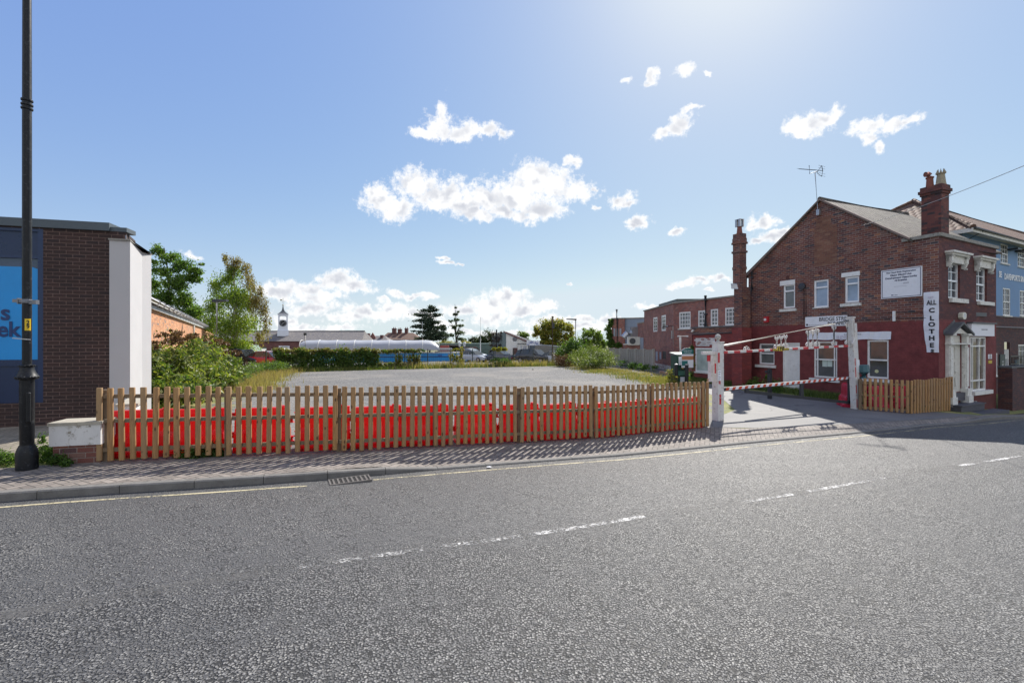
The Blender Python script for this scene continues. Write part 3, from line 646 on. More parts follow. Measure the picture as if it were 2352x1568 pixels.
a = rect(GF, c6, 1525,714,2060,766); wg2 = window(bld, GF, g2, -.09, .07, mid=[.5], mids=[.14, .86], gl=glass, fm=white, sill=(a[0], a[1], a[3], a[3]-a[2], .08), sillm=white)
ntc = MB()
for x0, x1 in ((1723, 1806), (1812, 1900)): a = rect(GF, c6, x0,400,x1,518); ntc.box(GF, a[0], a[1], -.085, -.08, a[2], a[3])
obj('notice', ntc, paint('paper', (.50, .58, .52), .7, .1, 6, 0), wg2)
window(bld, GF, g3, -.09, .07, mid=[.48], gl=glass, fm=white, sill=(g3[0]-.15, g3[1]+.12, g3[2]-.02, .12, .07), sillm=white)
a = rect(GF, c4, 268,788,312,832); st = MB(); cs, cz2 = (a[0]+a[1])/2, (a[2]+a[3])/2; R_ = (a[1]-a[0])/2
st.prism(GF, [(cs+R_*math.cos(t*math.pi/8), cz2+R_*math.sin(t*math.pi/8)) for t in range(16)], -.083, -.078); tag(obj('window_sticker', st, paint('sticker_yellow', (.55, .55, .30), .5, .1, 9, 0)), 'round pale yellow sticker on the glass of the window beside the open palisade', 'sticker')
# boarded door in the gable
dm = MB(); s0, s1, z0, z1 = gdoor
dm.box(GF, s0+.07, s1-.07, -.12, -.07, z0, z1-.30)
for k in range(1, 7): ss = s0+.07+(s1-s0-.14)*k/7; dm.box(GF, ss-.004, ss+.004, -.10, -.066, z0+.05, z1-.34)
dd = obj('door', dm, white, bld); df = MB()
for q in ((s0, s0+.07, z0, z1), (s1-.07, s1, z0, z1), (s0+.07, s1-.07, z1-.07, z1), (s0+.07, s1-.07, z1-.34, z1-.28)): df.box(GF, q[0], q[1], -.14, -.02, q[2], q[3])
df.box(GF, s0+.07, s1-.07, -.13, -.09, z1-.28, z1-.07); obj('door_frame', df, white, dd)
# air bricks and patched brickwork
for x0, y0, x1, y1, cf in ((768,1058,804,1090,c1), (1110,1008,1145,1042,c1), (1432,958,1463,990,c1), (474,862,528,908,c2)): a = rect(GF, cf, x0, y0, x1, y1); ab = MB(); ab.box(GF, a[0], a[1], -.05, .006, a[2], a[3]); obj('air_brick', ab, paint('terracotta_vent', (.09, .035, .03), .9, .3, 30, .4), bld)
pm_ = MB(); a = rect(GF, c1, 1065,560,1300,960)
M_patch = brick('patched_brown_brick', [(0, (.19, .085, .055)), (.5, (.155, .068, .048)), (.8, (.215, .11, .072))], (.21, .15, .11), .232, .088, .009)
pm_.box(GF, a[0], a[1], -.05, .005, a[2], a[3]); b_ = rect(GF, c1, 1085,460,1240,560); pm_.box(GF, b_[0], b_[1], -.05, .0045, a[3], b_[3]); obj('infill_brickwork', pm_, M_patch, bld)
# drainpipes
def pipe(F, pts, r, parent, m, name='drainpipe', d=.09, coll=1.0):
    mb = MB(); P3 = [F.w(s, d+dd_, z) for s, z, dd_ in pts]; mb.tube(P3, r, 10)
    za, zb = pts[0][1], pts[-1][1]; k = za-.3
    while k > zb+.2 and coll:
        for j in range(len(pts)-1):
            if pts[j][1] >= k > pts[j+1][1] and abs(pts[j][0]-pts[j+1][0]) < .03: p = F.w(pts[j][0], d+pts[j][2], k); mb.lathe((p[0], p[1], p[2]-.05), [(r*1.05, 0), (r*1.35, .01), (r*1.35, .09), (r*1.05, .1)], 10)
        k -= coll
    return obj(name, mb, m, parent, smooth=True)
def GP(cf, x, y, F=GF): a = cf(x, y); return F.s(a[0], .09), F.z(a[0], a[1], .09)
a, b, c_, e = GP(c1, 411,1010), GP(c1, 408,1185), GP(c1, 383,1260), GP(c3, 890,930)
pipe(GF, [(a[0], a[1], 0), (a[0], b[1], 0), (c_[0], c_[1], 0), (c_[0], e[1], 0)], .055, bld, dark_pipe, coll=1.35)
a = GP(c1, 352,1060); pipe(GF, [(a[0], a[1], -.03), (a[0], 2.35, -.03)], .028, bld, paint('rusty_pipe', (.10, .03, .025), .7, .3, 8, .2), coll=0)
# cables on the gable
for x in (935, 950, 966): a = GP(c1, x, 1185); cb = MB(); cb.tube([GF.w(a[0], .02, a[1]-.05*(x-935)/15), GF.w(a[0]+.01, .02, 4.0), GF.w(a[0]+.02, .02, 3.25)], .009, 5); obj('cable', cb, ink, bld, uv=False)
for y in (3.14, 3.36): cb = MB(); cb.tube([GF.w(GF.s(1990), .02, y), GF.w(GF.s(2060), .02, y+.02), GF.w(GL_-.3, .02, y-.02)], .010, 5); obj('cable', cb, ink, bld, uv=False)
# front windows with bracketed hoods
for rc, hd, sl in ((f1, (862,808,1108,940), (903,1284,1077,1328)), (f2, (1157,862,1380,985), (1197,1318,1350,1355))):
    a = rect(FF, c2, *sl); wo_ = window(bld, FF, rc, -.12, .07, mid=[.5], cols=2, rows=4, gl=glass, fm=upvc, sill=(a[0], a[1], a[3], a[3]-a[2], .10))
    h = rect(FF, c2, *hd); s0, s1, z1 = rc[0]-.20, rc[1]+.24, h[3]; hm = MB()
    hm.box(FF, s0-.10, s1+.10, -.03, .27, z1-.02, z1+.05); hm.box(FF, s0-.04, s1+.04, -.03, .20, z1-.09, z1-.02); hm.box(FF, s0, s1, -.03, .10, z1-.36, z1-.09)
    for q in (s0, s1-.16):
        hm.prism(FF.sub(q+.08, 0, math.pi/2), [(-.14+.14, z1-.62), (-.05-.04, z1-.55), (-.20, z1-.30), (-.22, z1-.09), (0, z1-.09)][::-1], -.08, .08) if False else hm.box(FF, q, q+.16, -.02, .17, z1-.34, z1-.09)
        for zz, pr in ((z1-.40, .15), (z1-.46, .13), (z1-.52, .10)): hm.box(FF, q+.02, q+.14, -.02, pr, zz, zz+.058)
        hm.tube([FF.w(q, .155, z1-.14), FF.w(q+.16, .155, z1-.14)], .05, 10); hm.tube([FF.w(q+.02, .11, z1-.53), FF.w(q+.14, .11, z1-.53)], .04, 10)
    obj('hood', hm, stone_w, wo_)
# doorway: pilasters, pediment, panelled door
dz = fd[2]; pil = MB(); z_t = FF.z(*c5(455,478)); z_m = FF.z(*c5(458,580))
s0, s1 = fd[0], fd[1]; sl_, sr_ = FF.s(c5(455,0)[0]), FF.s(c5(668,0)[0])
for a, b in ((s0-.27, s0-.02), (s1+.02, s1+.27)):
    pil.box(FF, a, b, -.02, .11, dz+.12, z_m-.06); pil.box(FF, a+.03, b-.03, -.02, .15, dz+.2, z_m-.16); pil.box(FF, a-.05, b+.05, -.02, .20, dz-.42, dz+.12); pil.box(FF, a-.08, b+.08, -.02, .24, dz-.46, dz-.14)
    pil.box(FF, a-.04, b+.04, -.02, .19, z_m-.06, z_m); pil.box(FF, a, b, -.02, .15, z_m, z_t-.08); pil.box(FF, a-.05, b+.05, -.02, .22, z_t-.08, z_t)
pil.box(FF, s0-.02, s1+.02, -.03, .16, z_m-.05, z_m)
drs = obj('door_surround', pil, stone_w, bld)
pz = FF.z(*c5(545,358)); sc_ = (s0+s1)/2; ha = (s1-s0)/2+.40; pd = MB()
pd.add([FF.w(sc_-ha, .26, z_t), FF.w(sc_, .26, pz), FF.w(sc_, 0, pz), FF.w(sc_-ha, 0, z_t), FF.w(sc_-ha, .26, z_t-.07), FF.w(sc_, .26, pz-.08), FF.w(sc_, 0, pz-.08), FF.w(sc_-ha, 0, z_t-.07)], [(0,1,2,3),(4,7,6,5),(0,4,5,1),(3,7,4,0)])
pd.add([FF.w(sc_+ha, .26, z_t), FF.w(sc_, .26, pz), FF.w(sc_, 0, pz), FF.w(sc_+ha, 0, z_t), FF.w(sc_+ha, .26, z_t-.07), FF.w(sc_, .26, pz-.08), FF.w(sc_, 0, pz-.08), FF.w(sc_+ha, 0, z_t-.07)], [(3,2,1,0),(5,6,7,4),(1,5,4,0),(0,4,7,3)])
for k in range(7):
    t = k/7; a = sc_-ha-.04+ha*t; zz = z_t+(pz-z_t)*t; pd.box(FF, a, a+ha/7+.01, -.02, .012, zz-.02, zz+.13)
obj('pediment_roof', pd, lead, drs)
ty_ = MB(); ty_.prism(FF, [(sc_-ha+.2, z_t), (sc_+ha-.2, z_t), (sc_+.0, pz-.20)], -.0, .12); obj('pediment', ty_, stone_w, drs)
fdm = MB(); fdm.box(FF, s0, s1, -.10, -.03, dz, z_m-.05); fdm.box(FF, s0, s1, -.10, -.035, z_m-.05, z_t+.05)
for q in ((.12, .30), (.36, .62), (.68, .93)):
    for a, b in ((.1, .46), (.54, .9)): fdm.box(FF, s0+(s1-s0)*a, s0+(s1-s0)*b, -.03, -.018, dz+(z_m-dz)*q[0], dz+(z_m-dz)*q[1])
fdo = obj('door', fdm, paint('cream_door_paint', (.58, .56, .50), .5, .12, 5, .1, dirt=(.25, .2, .15)), bld)
ptp = MB(); hh = (s0*.45+s1*.55); ptp.tube([FF.w(hh, .0, dz+.75), FF.w(hh-.04, .0, dz+.5), FF.w(hh+.03, .0, dz+.2)], .012, 6); ptp.ball(FF.w(hh, .01, dz+.78), .03); obj('door_handle', ptp, stone_w, fdo)
# shop window
a = rect(FF, c5, 740,1085,930,1128); sw = window(bld, FF, fs, -.06, .06, mid=[.83, .19], mids=[.18, .62], gl=glassm('shop_glass', (.10, .075, .055), .06), fm=white, sill=(a[0], a[1], a[3], .15, .13), sillm=white, th=.06)
# steps
M_step = paint('blue_brick_step', (.06, .06, .075), .6, .25, 9, .2); stp = MB()
gsz = gs(FF.w(.6, .5, 0)[0]); hz_ = (dz-gsz)
stp.box(FF, s0-.12, s1+.12, -.2, .13, dz-.30, dz-.02); stp.box(FF, s0-.34, s1+.62, -.01, .46, gsz-.3, dz-.44); stp.box(FF, s0-.36, s1+.64, -.01, .50, dz-.44, dz-.40)
sp_o = tag(obj('door_steps', stp, M_step), 'blue brick doorsteps up to the cream door', 'steps'); sb = MB(); sb.box(FF, s0-.10, s1+1.25, .52, .95, gsz-.2, dz-.66); obj('lower_step', sb, M_step, sp_o)
# big chimney on the front range
def stack(mb, F, s0, s1, d0, d1, z0, z1, bands):
    mb.box(F, s0, s1, d0, d1, z0, z1)
    for za, zb, pr in bands: mb.box(F, s0-pr, s1+pr, d0-pr, d1+pr, za, zb)
chp = P(2162, 530, 17.25); CF = Fr((chp.x, chp.y), (-gd.x, -gd.y)); ch = MB()
ztop = CZ+(784-421)/FP*17.25
stack(ch, CF, -.63, 0, -.52, 0, 5.4, ztop-.22, [(ztop-.34, ztop-.25, .035), (ztop-.25, ztop-.14, .075), (ztop-.14, ztop, .03)])
cho = obj('chimney', ch, M_chim, bld)
pt = MB(); pt.T = None; p1 = CF.w(-.45, -.20, ztop); pt.lathe(p1, [(.135, 0), (.12, .08), (.105, .34), (.13, .36), (.13, .40)], 14)
q = Vector(p1)+Vector((0, 0, .42)); pt.tube([q, q+Vector((-.02, 0, .06)), q+Vector((-.09, 0, .10)), q+Vector((-.17, 0, .09))], .10, 12); obj('chimney_pot', pt, paint('red_clay_pot', (.20, .07, .05), .8, .3, 6, .2), cho, smooth=True)
p2 = CF.w(-.15, -.30, ztop); pt2 = MB(); pt2.lathe(p2, [(.17, 0), (.15, .10), (.115, .42), (.15, .44), (.15, .47), (.11, .48)], 8)
for k in range(8): t = k*math.pi/4; pt2.tube([(p2[0]+.12*math.cos(t), p2[1]+.12*math.sin(t), p2[2]+.46), (p2[0]+.10*math.cos(t), p2[1]+.10*math.sin(t), p2[2]+.62)], .045, 5, r1=.01)
o_ = obj('chimney_pot', pt2, paint('buff_clay_pot', (.30, .26, .18), .8, .2, 6, .2), cho); o_['label'] = 'buff crown-topped pot'
# tall slim stack at the far end of the gable
tc = P(1702, 785, 22.9); TF = Fr((tc.x, tc.y), GF.u); ts = MB(); sc0, sc1 = TF.s(1683)-TF.s(1702)+.0, 0
stack(ts, TF, -.50, -.05, -.42, 0, 5.0, CZ+(784-534)/FP*22.9, [(5.9, 6.05, .02), (6.75, 6.85, .045), (7.2, 7.3, .05), (7.3, 7.5, .02)])
ts.box(TF, -.44, .04, -.60, -.012, -.4, 5.0); tso = thing('chimney_stack', 'tall slim brick chimney stack with a metal cowl at the back of the gable', 'chimney', (tc.x, tc.y, -.4))
obj('stack', ts, M_brick, tso); tz = CZ+(784-534)/FP*22.9
cw_ = MB(); cc = TF.w(-.275, -.21, tz); cw_.lathe(cc, [(.15, 0), (.13, .1), (.105, .36), (.13, .38)], 12); obj('pot', cw_, paint('red_clay_pot', (.20, .07, .05), .8), tso, smooth=True)
co = MB(); zz = tz+.38; CO = Fr((cc[0], cc[1]), GF.u)
for a, b, e, f_ in ((-.15, -.045, .07, .14), (.045, .15, .07, .14), (-.15, -.045, -.14, -.07), (.045, .15, -.14, -.07)): co.box(CO, a, b, e, f_, zz-.02, zz+.34)
co.box(CO, -.16, .16, -.15, .15, zz+.34, zz+.36); co.box(CO, -.158, -.151, -.13, .13, zz, zz+.335); obj('cowl', co, paint('galvanised_metal', (.42, .42, .43), .35, .15, 6, .1, metal=.7), tso)
# lower red painted part of that stack
rp = MB(); rp.box(TF, -.53, .08, -.63, .03, -.4, 2.95); obj('painted_base', rp, M_redpaint, tso)
# ------------------------------------------------------------------ things fixed to the corner house
sgn = paint('sign_white', (.74, .75, .78), .4, .06, 3, .03, dirt=(.5, .5, .48), dirtamt=.3)
a = rect(GF, c3, 1490,200,1966,300); mb = MB(); mb.box(GF, a[0], a[1], 0, .03, a[2]-.02, a[3]+.02)
s1_ = tag(obj('car_park_sign', mb, sgn), 'long white car park sign with black capitals above the banner on the gable', 'sign', None)
H_ = a[3]-a[2]
text('lettering', 'BRIDGE STRE', GF, a[1]-.01, a[2]+H_*.70, .235, ink, s1_, .034, 'RIGHT', .86, 0, .003)
text('lettering', 'PAY AND', GF, a[1]-.04, a[2]+H_*.22, .215, ink, s1_, .034, 'RIGHT', .84, 0, .003)
text('lettering', 'Wyre Forest District Council', GF, a[0]+.16, a[2]+H_*.10, H_*.14, paint('grey_ink', (.15, .16, .18), .6, .05), s1_, .034, 'LEFT', 1)
lg = MB(); lg.box(GF, a[0]+.05, a[0]+.13, .03, .034, a[2]+.03, a[2]+.11); obj('emblem', lg, ink, s1_)
cloth = paint('white_banner_cloth', (.72, .73, .77), .6, .04, 2, .35)
a = rect(GF, c3, 1510,372,2138,452); zt, zb2 = a[3], a[2]; e = GF.s(c4(470,325)[0]); mb = MB()
n_ = 24; pts = []
for i in range(n_+1):
    s = a[0]+(e-a[0])*i/n_; wv = .012*math.sin(i*1.9); pts += [GF.w(s, .02+wv, zb2+.015*math.sin(i*.8)), GF.w(s, .015-wv, zt-.012*abs(math.sin(i*.7)))]
mb.add(pts+[(p[0], p[1]+.0, p[2]) for p in []], [(2*i, 2*i+2, 2*i+3, 2*i+1) for i in range(n_)]); bn = tag(obj('banner', mb, cloth), 'long blank white cloth banner across the red paint over the two sash windows', 'banner')
md_ = bn.modifiers.new('Solidify', 'SOLIDIFY'); md_.thickness = .004
text('lettering', 'age', GF, GF.s(c3(1905,0)[0]), (zt+zb2)/2-.03, .30, paint('faded_pink', (.55, .50, .58), .6, .05), bn, .036, 'CENTER', 1.1)
text('lettering', 'Bromsgrove, Redditch', GF, GF.s(c3(2030,0)[0]), zt-.10, .075, paint('grey_ink', (.15, .16, .18), .6, .05), bn, .036, 'CENTER', 1)
a = rect(GF, c2, 203,1003,628,1297); mb = MB(); mb.box(GF, a[0], a[1], 0, .05, a[2], a[3]); Hh = a[3]-a[2]; Wd = a[1]-a[0]
s2_ = tag(obj('notice_board', mb, sgn), 'big white board with dark blue lines of text high on the gable near the corner', 'board')
bd = MB(); t_ = .025
for q in ((a[0]+.03, a[1]-.03, a[3]-.05, a[3]-.03), (a[0]+.03, a[1]-.03, a[2]+.03, a[2]+.05), (a[0]+.03, a[0]+.05, a[2]+.05, a[3]-.05), (a[1]-.05, a[1]-.03, a[2]+.05, a[3]-.05)): bd.box(GF, q[0], q[1], .05, .0525, q[2], q[3])
navy = paint('navy_ink', (.02, .03, .09), .5, .05, 5, 0); obj('border', bd, navy, s2_)
for i, (tx, zf, sz) in enumerate((('The Canal Basin Regeneration', .89, .125), ('Major Mixed Use', .795, .155), ('Development Opportunity', .70, .15), ('All Enquiries', .605, .125))):
    text('lettering', tx, GF, (a[0]+a[1])/2, a[2]+Hh*zf, sz*Wd/2.35, navy, s2_, .054, 'CENTER', 1.13, 0, .003)
gl_ = MB(); gl_.box(GF, a[0]+Wd*.56, a[0]+Wd*.70, .05, .0525, a[2]+Hh*.46, a[2]+Hh*.52); gl_.box(GF, a[0]+Wd*.33, a[0]+Wd*.66, .05, .0524, a[2]+Hh*.385, a[2]+Hh*.40); obj('faded_print', gl_, paint('faded_grey', (.52, .53, .56), .6, .1), s2_)
lg2 = MB(); lg2.box(GF, a[0]+Wd*.26, a[0]+Wd*.32, .05, .0526, a[2]+Hh*.09, a[2]+Hh*.12); lg2.box(GF, a[0]+Wd*.34, a[0]+Wd*.42, .05, .0525, a[2]+Hh*.09, a[2]+Hh*.105); obj('logo', lg2, navy, s2_)
# vertical banner
s0 = GF.s(c5(252,0)[0]); s1 = GL_+.02; zt = GF.z(*c5(390,40)); zb2 = GF.z(*c5(340,676)); mb = MB(); n_ = 20; pts = []
for i in range(n_+1):
    t = i/n_; z = zt+(zb2-zt)*t; sl = s0+ (0 if t < .62 else (t-.62)*.26); wv = .012*math.sin(i*1.3)
    pts += [GF.w(sl, .03+wv, z), GF.w((sl+s1)/2, .05+wv*.5, z), GF.w(s1, .03-wv*.5, z)]
mb.add(pts, [(3*i+j, 3*i+3+j, 3*i+4+j, 3*i+1+j) for i in range(n_) for j in (0, 1)]); vb = tag(obj('vertical_banner', mb, cloth), 'tall narrow white banner with black capitals running down the house corner', 'banner')
md_ = vb.modifiers.new('Solidify', 'SOLIDIFY'); md_.thickness = .004; sc_ = (s0+s1)/2+.02
blk = dict(align='CENTER')
text('lettering', 'ALL', GF, sc_, GF.z(*c5(325,160)), .235, ink, vb, .062, 'CENTER', .74, 0, .006)
for chh, y in zip('CLOTHE', (240,322,387,460,530,604)): text('lettering', chh, GF, sc_+.01, GF.z(*c5(335,y)), .225, ink, vb, .062, 'CENTER', 1.1, 0, .010)
text('lettering', 'S', GF, sc_+.03, GF.z(*c5(338,661)), .14, ink, vb, .062, 'CENTER', 1.5, 0, .008)
text('lettering', 'age', GF, sc_-.02, GF.z(*c5(312,100)), .12, paint('faded_pink', (.55, .50, .58), .6, .05), vb, .062, 'CENTER', 1.1)
# white painted strip, red box, round bell, floodlight, cctv
a = rect(GF, c2, 322,1422,350,1527); mb = MB(); mb.box(GF, a[0], a[1], 0, .06, a[2], a[3]); tag(obj('conduit_box', mb, white), 'narrow white upright box on the brick above the red paint of the gable', 'box')
a = rect(GF, c1, 550,1480,592,1542); rb_ = thing('alarm_box', 'small red and white alarm box on the gable near the drainpipe', 'alarm box', GF.w(a[0], 0, a[2])); mb = MB(); mb.box(GF, a[0], a[1], 0, .10, a[2], a[3]); obj('case', mb, paint('alarm_red', (.45, .02, .03), .4, .1), rb_)
mb = MB(); mb.box(GF, a[0]+.01, a[0]+(a[1]-a[0])*.62, .10, .106, a[2]+.09, a[3]-.09); obj('plate', mb, sgn, rb_)
a = GP(c1, 930,1163); mb = MB(); p = [GF.w(a[0], d, a[1]) for d in (0, .04, .09, .11)]; mb.tube(p, [.09, .16, .16, .05], 20); tag(obj('alarm_bell', mb, dark_pipe, smooth=True), 'round dark alarm bell between the first floor windows of the gable', 'alarm')
a = rect(FF, c2, 990,1435,1045,1508); al = thing('alarm_box', 'cream hexagonal alarm box above the front doorway', 'alarm box', FF.w(a[0], 0, a[2])); mb = MB(); sm_, zm = (a[0]+a[1])/2, (a[2]+a[3])/2; hw, hh2 = .17, (a[3]-a[2])/2
mb.prism(FF, [(sm_-hw*.5, zm-hh2), (sm_+hw*.5, zm-hh2), (sm_+hw, zm-hh2*.5), (sm_+hw, zm+hh2*.6), (sm_+hw*.5, zm+hh2), (sm_-hw*.5, zm+hh2), (sm_-hw, zm+hh2*.6), (sm_-hw, zm-hh2*.5)], 0, .14); obj('case', mb, paint('cream_plastic', (.62, .60, .50), .4, .08), al, bevel=.01)
mb = MB(); mb.box(FF, sm_-hw*.45, sm_+hw*.45, .14, .144, zm-.05, zm+.09); obj('plate', mb, paint('faded_grey', (.52, .53, .56), .6, .1), al)
# white sign over the shop window
a = rect(FF, c5, 698,375,938,505); ws = thing('shop_sign', 'blank white sign box over the tall shop window', 'sign', FF.w(a[0], 0, a[2])); mb = MB(); mb.box(FF, a[0], a[1], 0, .14, a[2], a[3]); obj('board', mb, cloth, ws)
mb = MB(); mb.box(FF, a[0]-.05, a[1]+.06, 0, .20, a[3], a[3]+.06); obj('cap', mb, lead, ws)
text('lettering', 'information & advice', FF, (a[0]+a[1])/2+.1, a[3]-.22, .07, paint('grey_ink', (.15, .16, .18), .6, .05), ws, .144, 'CENTER', 1)
a = rect(FF, c5, 920,697,957,745); nt = thing('wall_notice', 'small white notice on the red wall right of the shop window', 'notice', FF.w(a[0], 0, a[2])); mb = MB(); mb.box(FF, a[0], a[1], 0, .012, a[2], a[3]); obj('plate', mb, sgn, nt)
for k in range(4): text('lettering', ('CCTV in', 'operation', 'no smoking', 'thank you')[k], FF, (a[0]+a[1])/2, a[3]-(k+.6)*(a[3]-a[2])/4.3, .045, ink, nt, .014)
a = rect(FF, c5, 922,762,958,792); mb = MB(); mb.box(FF, a[0], a[1], 0, .012, a[2], a[3]); tag(obj('wall_notice', mb, paint('notice_yellow', (.55, .42, .03), .5, .1)), 'small yellow notice under the white one beside the shop window', 'notice')
# aerial
a = GF.s(1883), GF.z(1883, 487); b = GF.s(1876), GF.z(1876, 396); an = thing('tv_aerial', 'long television aerial on a leaning pole fixed at the gable peak', 'aerial', GF.w(a[0], 0, a[1]))
mb = MB(); mb.tube([GF.w(a[0], .12, a[1]-.12), GF.w(b[0], .12, b[1])], .022, 8); mb.box(GF, a[0]-.07, a[0]+.07, 0, .15, a[1]-.15, a[1]+.1); obj('pole', mb, paint('galvanised_metal', (.42, .42, .43), .35, .15, 6, .1, metal=.7), an)
l_, r_ = GF.s(1840), GF.s(1894); zl, zr = GF.z(1840,389), GF.z(1894,393); mb = MB(); mb.tube([GF.w(l_, .12, zl), GF.w(r_, .12, zr)], .016, 6)
for i in range(15): t = i/15; s = l_+(r_-l_)*t*.86; z = zl+(zr-zl)*t*.86; mb.tube([GF.w(s, .12-.16, z), GF.w(s, .12+.16, z)], .006, 4)
mb.tube([GF.w(r_-.25, .12, zr+.02), GF.w(r_-.05, .12, zr+.24)], .014, 5); mb.tube([GF.w(r_-.25, .12, zr-.02), GF.w(r_-.05, .12, zr-.24)], .014, 5); mb.tube([GF.w(r_-.05, .12, zr-.24), GF.w(r_, .12, zr), GF.w(r_-.05, .12, zr+.24)], .014, 5)
for dz_ in (-.22, -.11, .11, .22): mb.tube([GF.w(r_-.04, -.10, zr+dz_), GF.w(r_-.04, .34, zr+dz_)], .007, 4)
m_ = GF.s(1870); m2 = GF.s(1884); mb.tube([GF.w(m_-.15, .12, zl-.0), GF.w(m_-.12, .12, b[1]), GF.w(m2-.1, .12, b[1]), GF.w(m2-.06, .12, zr)], .014, 6)
obj('array', mb, black_i, an, uv=False)
# floodlight on the slim stack
p = P(1690, 658, 23.2); fl = thing('floodlight', 'grey floodlight on the side of the slim brick stack', 'floodlight', p); mb = MB(); mb.T = lambda q: (p.x+q[0]*.93+q[1]*.3, p.y+q[1]*.95-q[0]*.3, p.z+q[2])
mb.hexa([(-.22,-.10,-.12),(.16,-.10,-.16),(.16,.14,-.12),(-.20,.10,-.08),(-.25,-.06,.16),(.13,-.06,.12),(.12,.16,.10),(-.22,.12,.12)]); obj('lamp_body', mb, paint('galvanised_metal', (.42, .42, .43)), fl)
mb2 = MB(); mb2.T = mb.T; mb2.hexa([(-.19,-.108,-.09),(.13,-.108,-.12),(.13,-.10,-.12),(-.19,-.10,-.09),(-.215,-.072,.12),(.105,-.072,.09),(.105,-.06,.09),(-.21,-.06,.12)]); obj('lamp_glass', mb2, glassm('lamp_glass', (.4, .4, .38), .1), fl)
mb3 = MB(); mb3.T = mb.T; mb3.tube([(.05,.1,-.14),(.3,.35,-.2)], .03, 6); obj('bracket', mb3, dark_pipe, fl)
# overhead wire
mb = MB(); A_ = Vector(GF.w(GF.s(1970), .05, GF.z(1970, 521))); B_ = P(2420, 352, 9.0); mb.tube([A_+(B_-A_)*t+Vector((0, 0, -.22*4*t*(1-t)*.5)) for t in [i/16 for i in range(17)]]+[A_+(B_-A_)*t for t in (1.4, 1.8, 2.3)], .008, 5)
tag(obj('overhead_wire', mb, paint('pale_cable', (.45, .44, .42), .5), uv=False), 'thin pale overhead wire running from the gable up to the right', 'wire')
# gully pipe near steps
mb = MB(); q = FF.w(FF.s(2232), .1, gs(FF.w(FF.s(2232), 0, 0)[0])); mb.tube([q, (q[0], q[1], q[2]+.35)], .05, 8); tag(obj('vent_pipe', mb, stone_w), 'short grey stub pipe at the foot of the front wall', 'pipe')

# ------------------------------------------------------------------ annexe, two storey wing and further buildings
AF = Fr((P(1589, 784, 27.0).x, 27.0), (-gd.x, -gd.y)); AL = AF.s(1694); at_ = AF.z(1640, 752)
ann = thing('annexe', 'low red painted brick annexe with a parapet behind the pay machine', 'building', (AF.o[0], AF.o[1], -.3))
aw = rect(AF, C(2500,1100,3.137), 885,912,1180,1208); mb = MB().holes(AF, [(0, -.35), (AL, -.35), (AL, at_), (0, at_)], [aw]); mb.box(AF, 0, .25, -4, -.01, -.35, at_-.01); obj('wall', mb, M_redpaint, ann)
mb = MB(); mb.box(AF, -.05, AL, -.3, .06, at_, at_+.07); mb.box(AF, -.0, AL, -.05, .02, at_-.35, at_-.30); obj('parapet_coping', mb, lead, ann)
mb = MB(); mb.box(AF, .02, AL, -.06, .006, at_-.30, at_-.002); obj('parapet_brickwork', mb, M_brick, ann)
cw = C(2500,1100,3.137); a = rect(AF, cw, 888,790,1130,892); mb = MB(); mb.box(AF, a[0], a[1], -.02, .006, a[2]+.1, a[3]); mb.box(AF, a[0]-.12, a[0]+.5, -.02, .005, a[3]-.16, a[3]-.08); mb.box(AF, a[0]+.02, a[1]-.4, -.02, .0055, a[2], a[2]+.12); obj('bare_brickwork', mb, M_whitebrick, ann)
cur = glassm('net_curtain_glass', (.30, .36, .34), .15); window(ann, AF, aw, -.05, .08, gl=cur, fm=white, sill=(aw[0]-.1, aw[1]+.1, aw[2], .08, .05))
mb = MB(); mb.box(AF, 0, AL, -4, -.3, at_-.2, at_-.1); obj('roof', mb, lead, ann)
mb = MB(); r_ = rect(AF, cw, 1410,730,1470,1360); mb.box(AF, r_[0], r_[1], -.01, .10, -.35, at_-.6); obj('pilaster', mb, M_redpaint, ann)
mb = MB(); z = at_-.42
mb.tube([AF.w(.08, .03, 1.55), AF.w(.08, .03, z), AF.w(AL, .03, z+.12)], .022, 6); obj('cable', mb, ink, ann, uv=False)
p = AF.w(.15, .12, at_-.12); mb = MB(); mb.tube([(p[0]+.05, p[1], p[2]), (p[0]-.10, p[1]-.22, p[2]-.06)], .055, 8); mb.box(AF, .1, .2, 0, .1, at_-.2, at_-.1); tag(obj('security_camera', mb, white), 'small white security camera on the annexe parapet corner', 'camera')
# two storey wing
WC = P(1547, 784, 34.5); vR = Vector((WC.x, WC.y)) ; WF = Fr((WC.x, WC.y), ((1176-770)/FP, -1.0)); WL = WF.s(1692); wt = WF.z(1547, 697)+.0
wing = thing('brick_wing', 'two storey flat roofed brick wing with white barred windows', 'building', (WC.x, WC.y, -.4))
cg = C(2500,1100,3.137); ws_ = [rect(WF, cg, *r) for r in ((680,468,822,672), (918,448,1010,655), (1075,430,1168,640), (1255,412,1385,632))]
mb = MB().holes(WF, [(0, -.5), (WL, -.5), (WL, wt), (0, wt)], ws_); obj('wall', mb, M_wing, wing)
for i, r in enumerate(ws_): window(wing, WF, r, -.06, .10, cols=(4, 2, 2, 3)[i], rows=(4, 4, 4, 4)[i], gl=glass_grey, fm=white, bar=.05, sill=(r[0]-.1, r[1]+.1, r[2], .08, .06))
ld = Vector((-(1224-1176)/FP*-1, 1)); LW = Fr(tuple(Vector((WC.x, WC.y))+Vector(((1224-1176)/FP, 1)).normalized()*13.0), (-(1224-1176)/FP, -1.0))
LT = 13.0; ct = C(2150,1150,3.136); s79 = LW.s(1479.5)
wl_ = [rect(LW, ct, 1453,378,1503,555), rect(LW, ct, 1557,352,1610,545)]
lo_ = [rect(LW, ct, 1283,628,1330,780), rect(LW, ct, 1475,800,1508,915), rect(LW, ct, 1523,805,1552,895), rect(LW, ct, 1565,797,1613,893)]
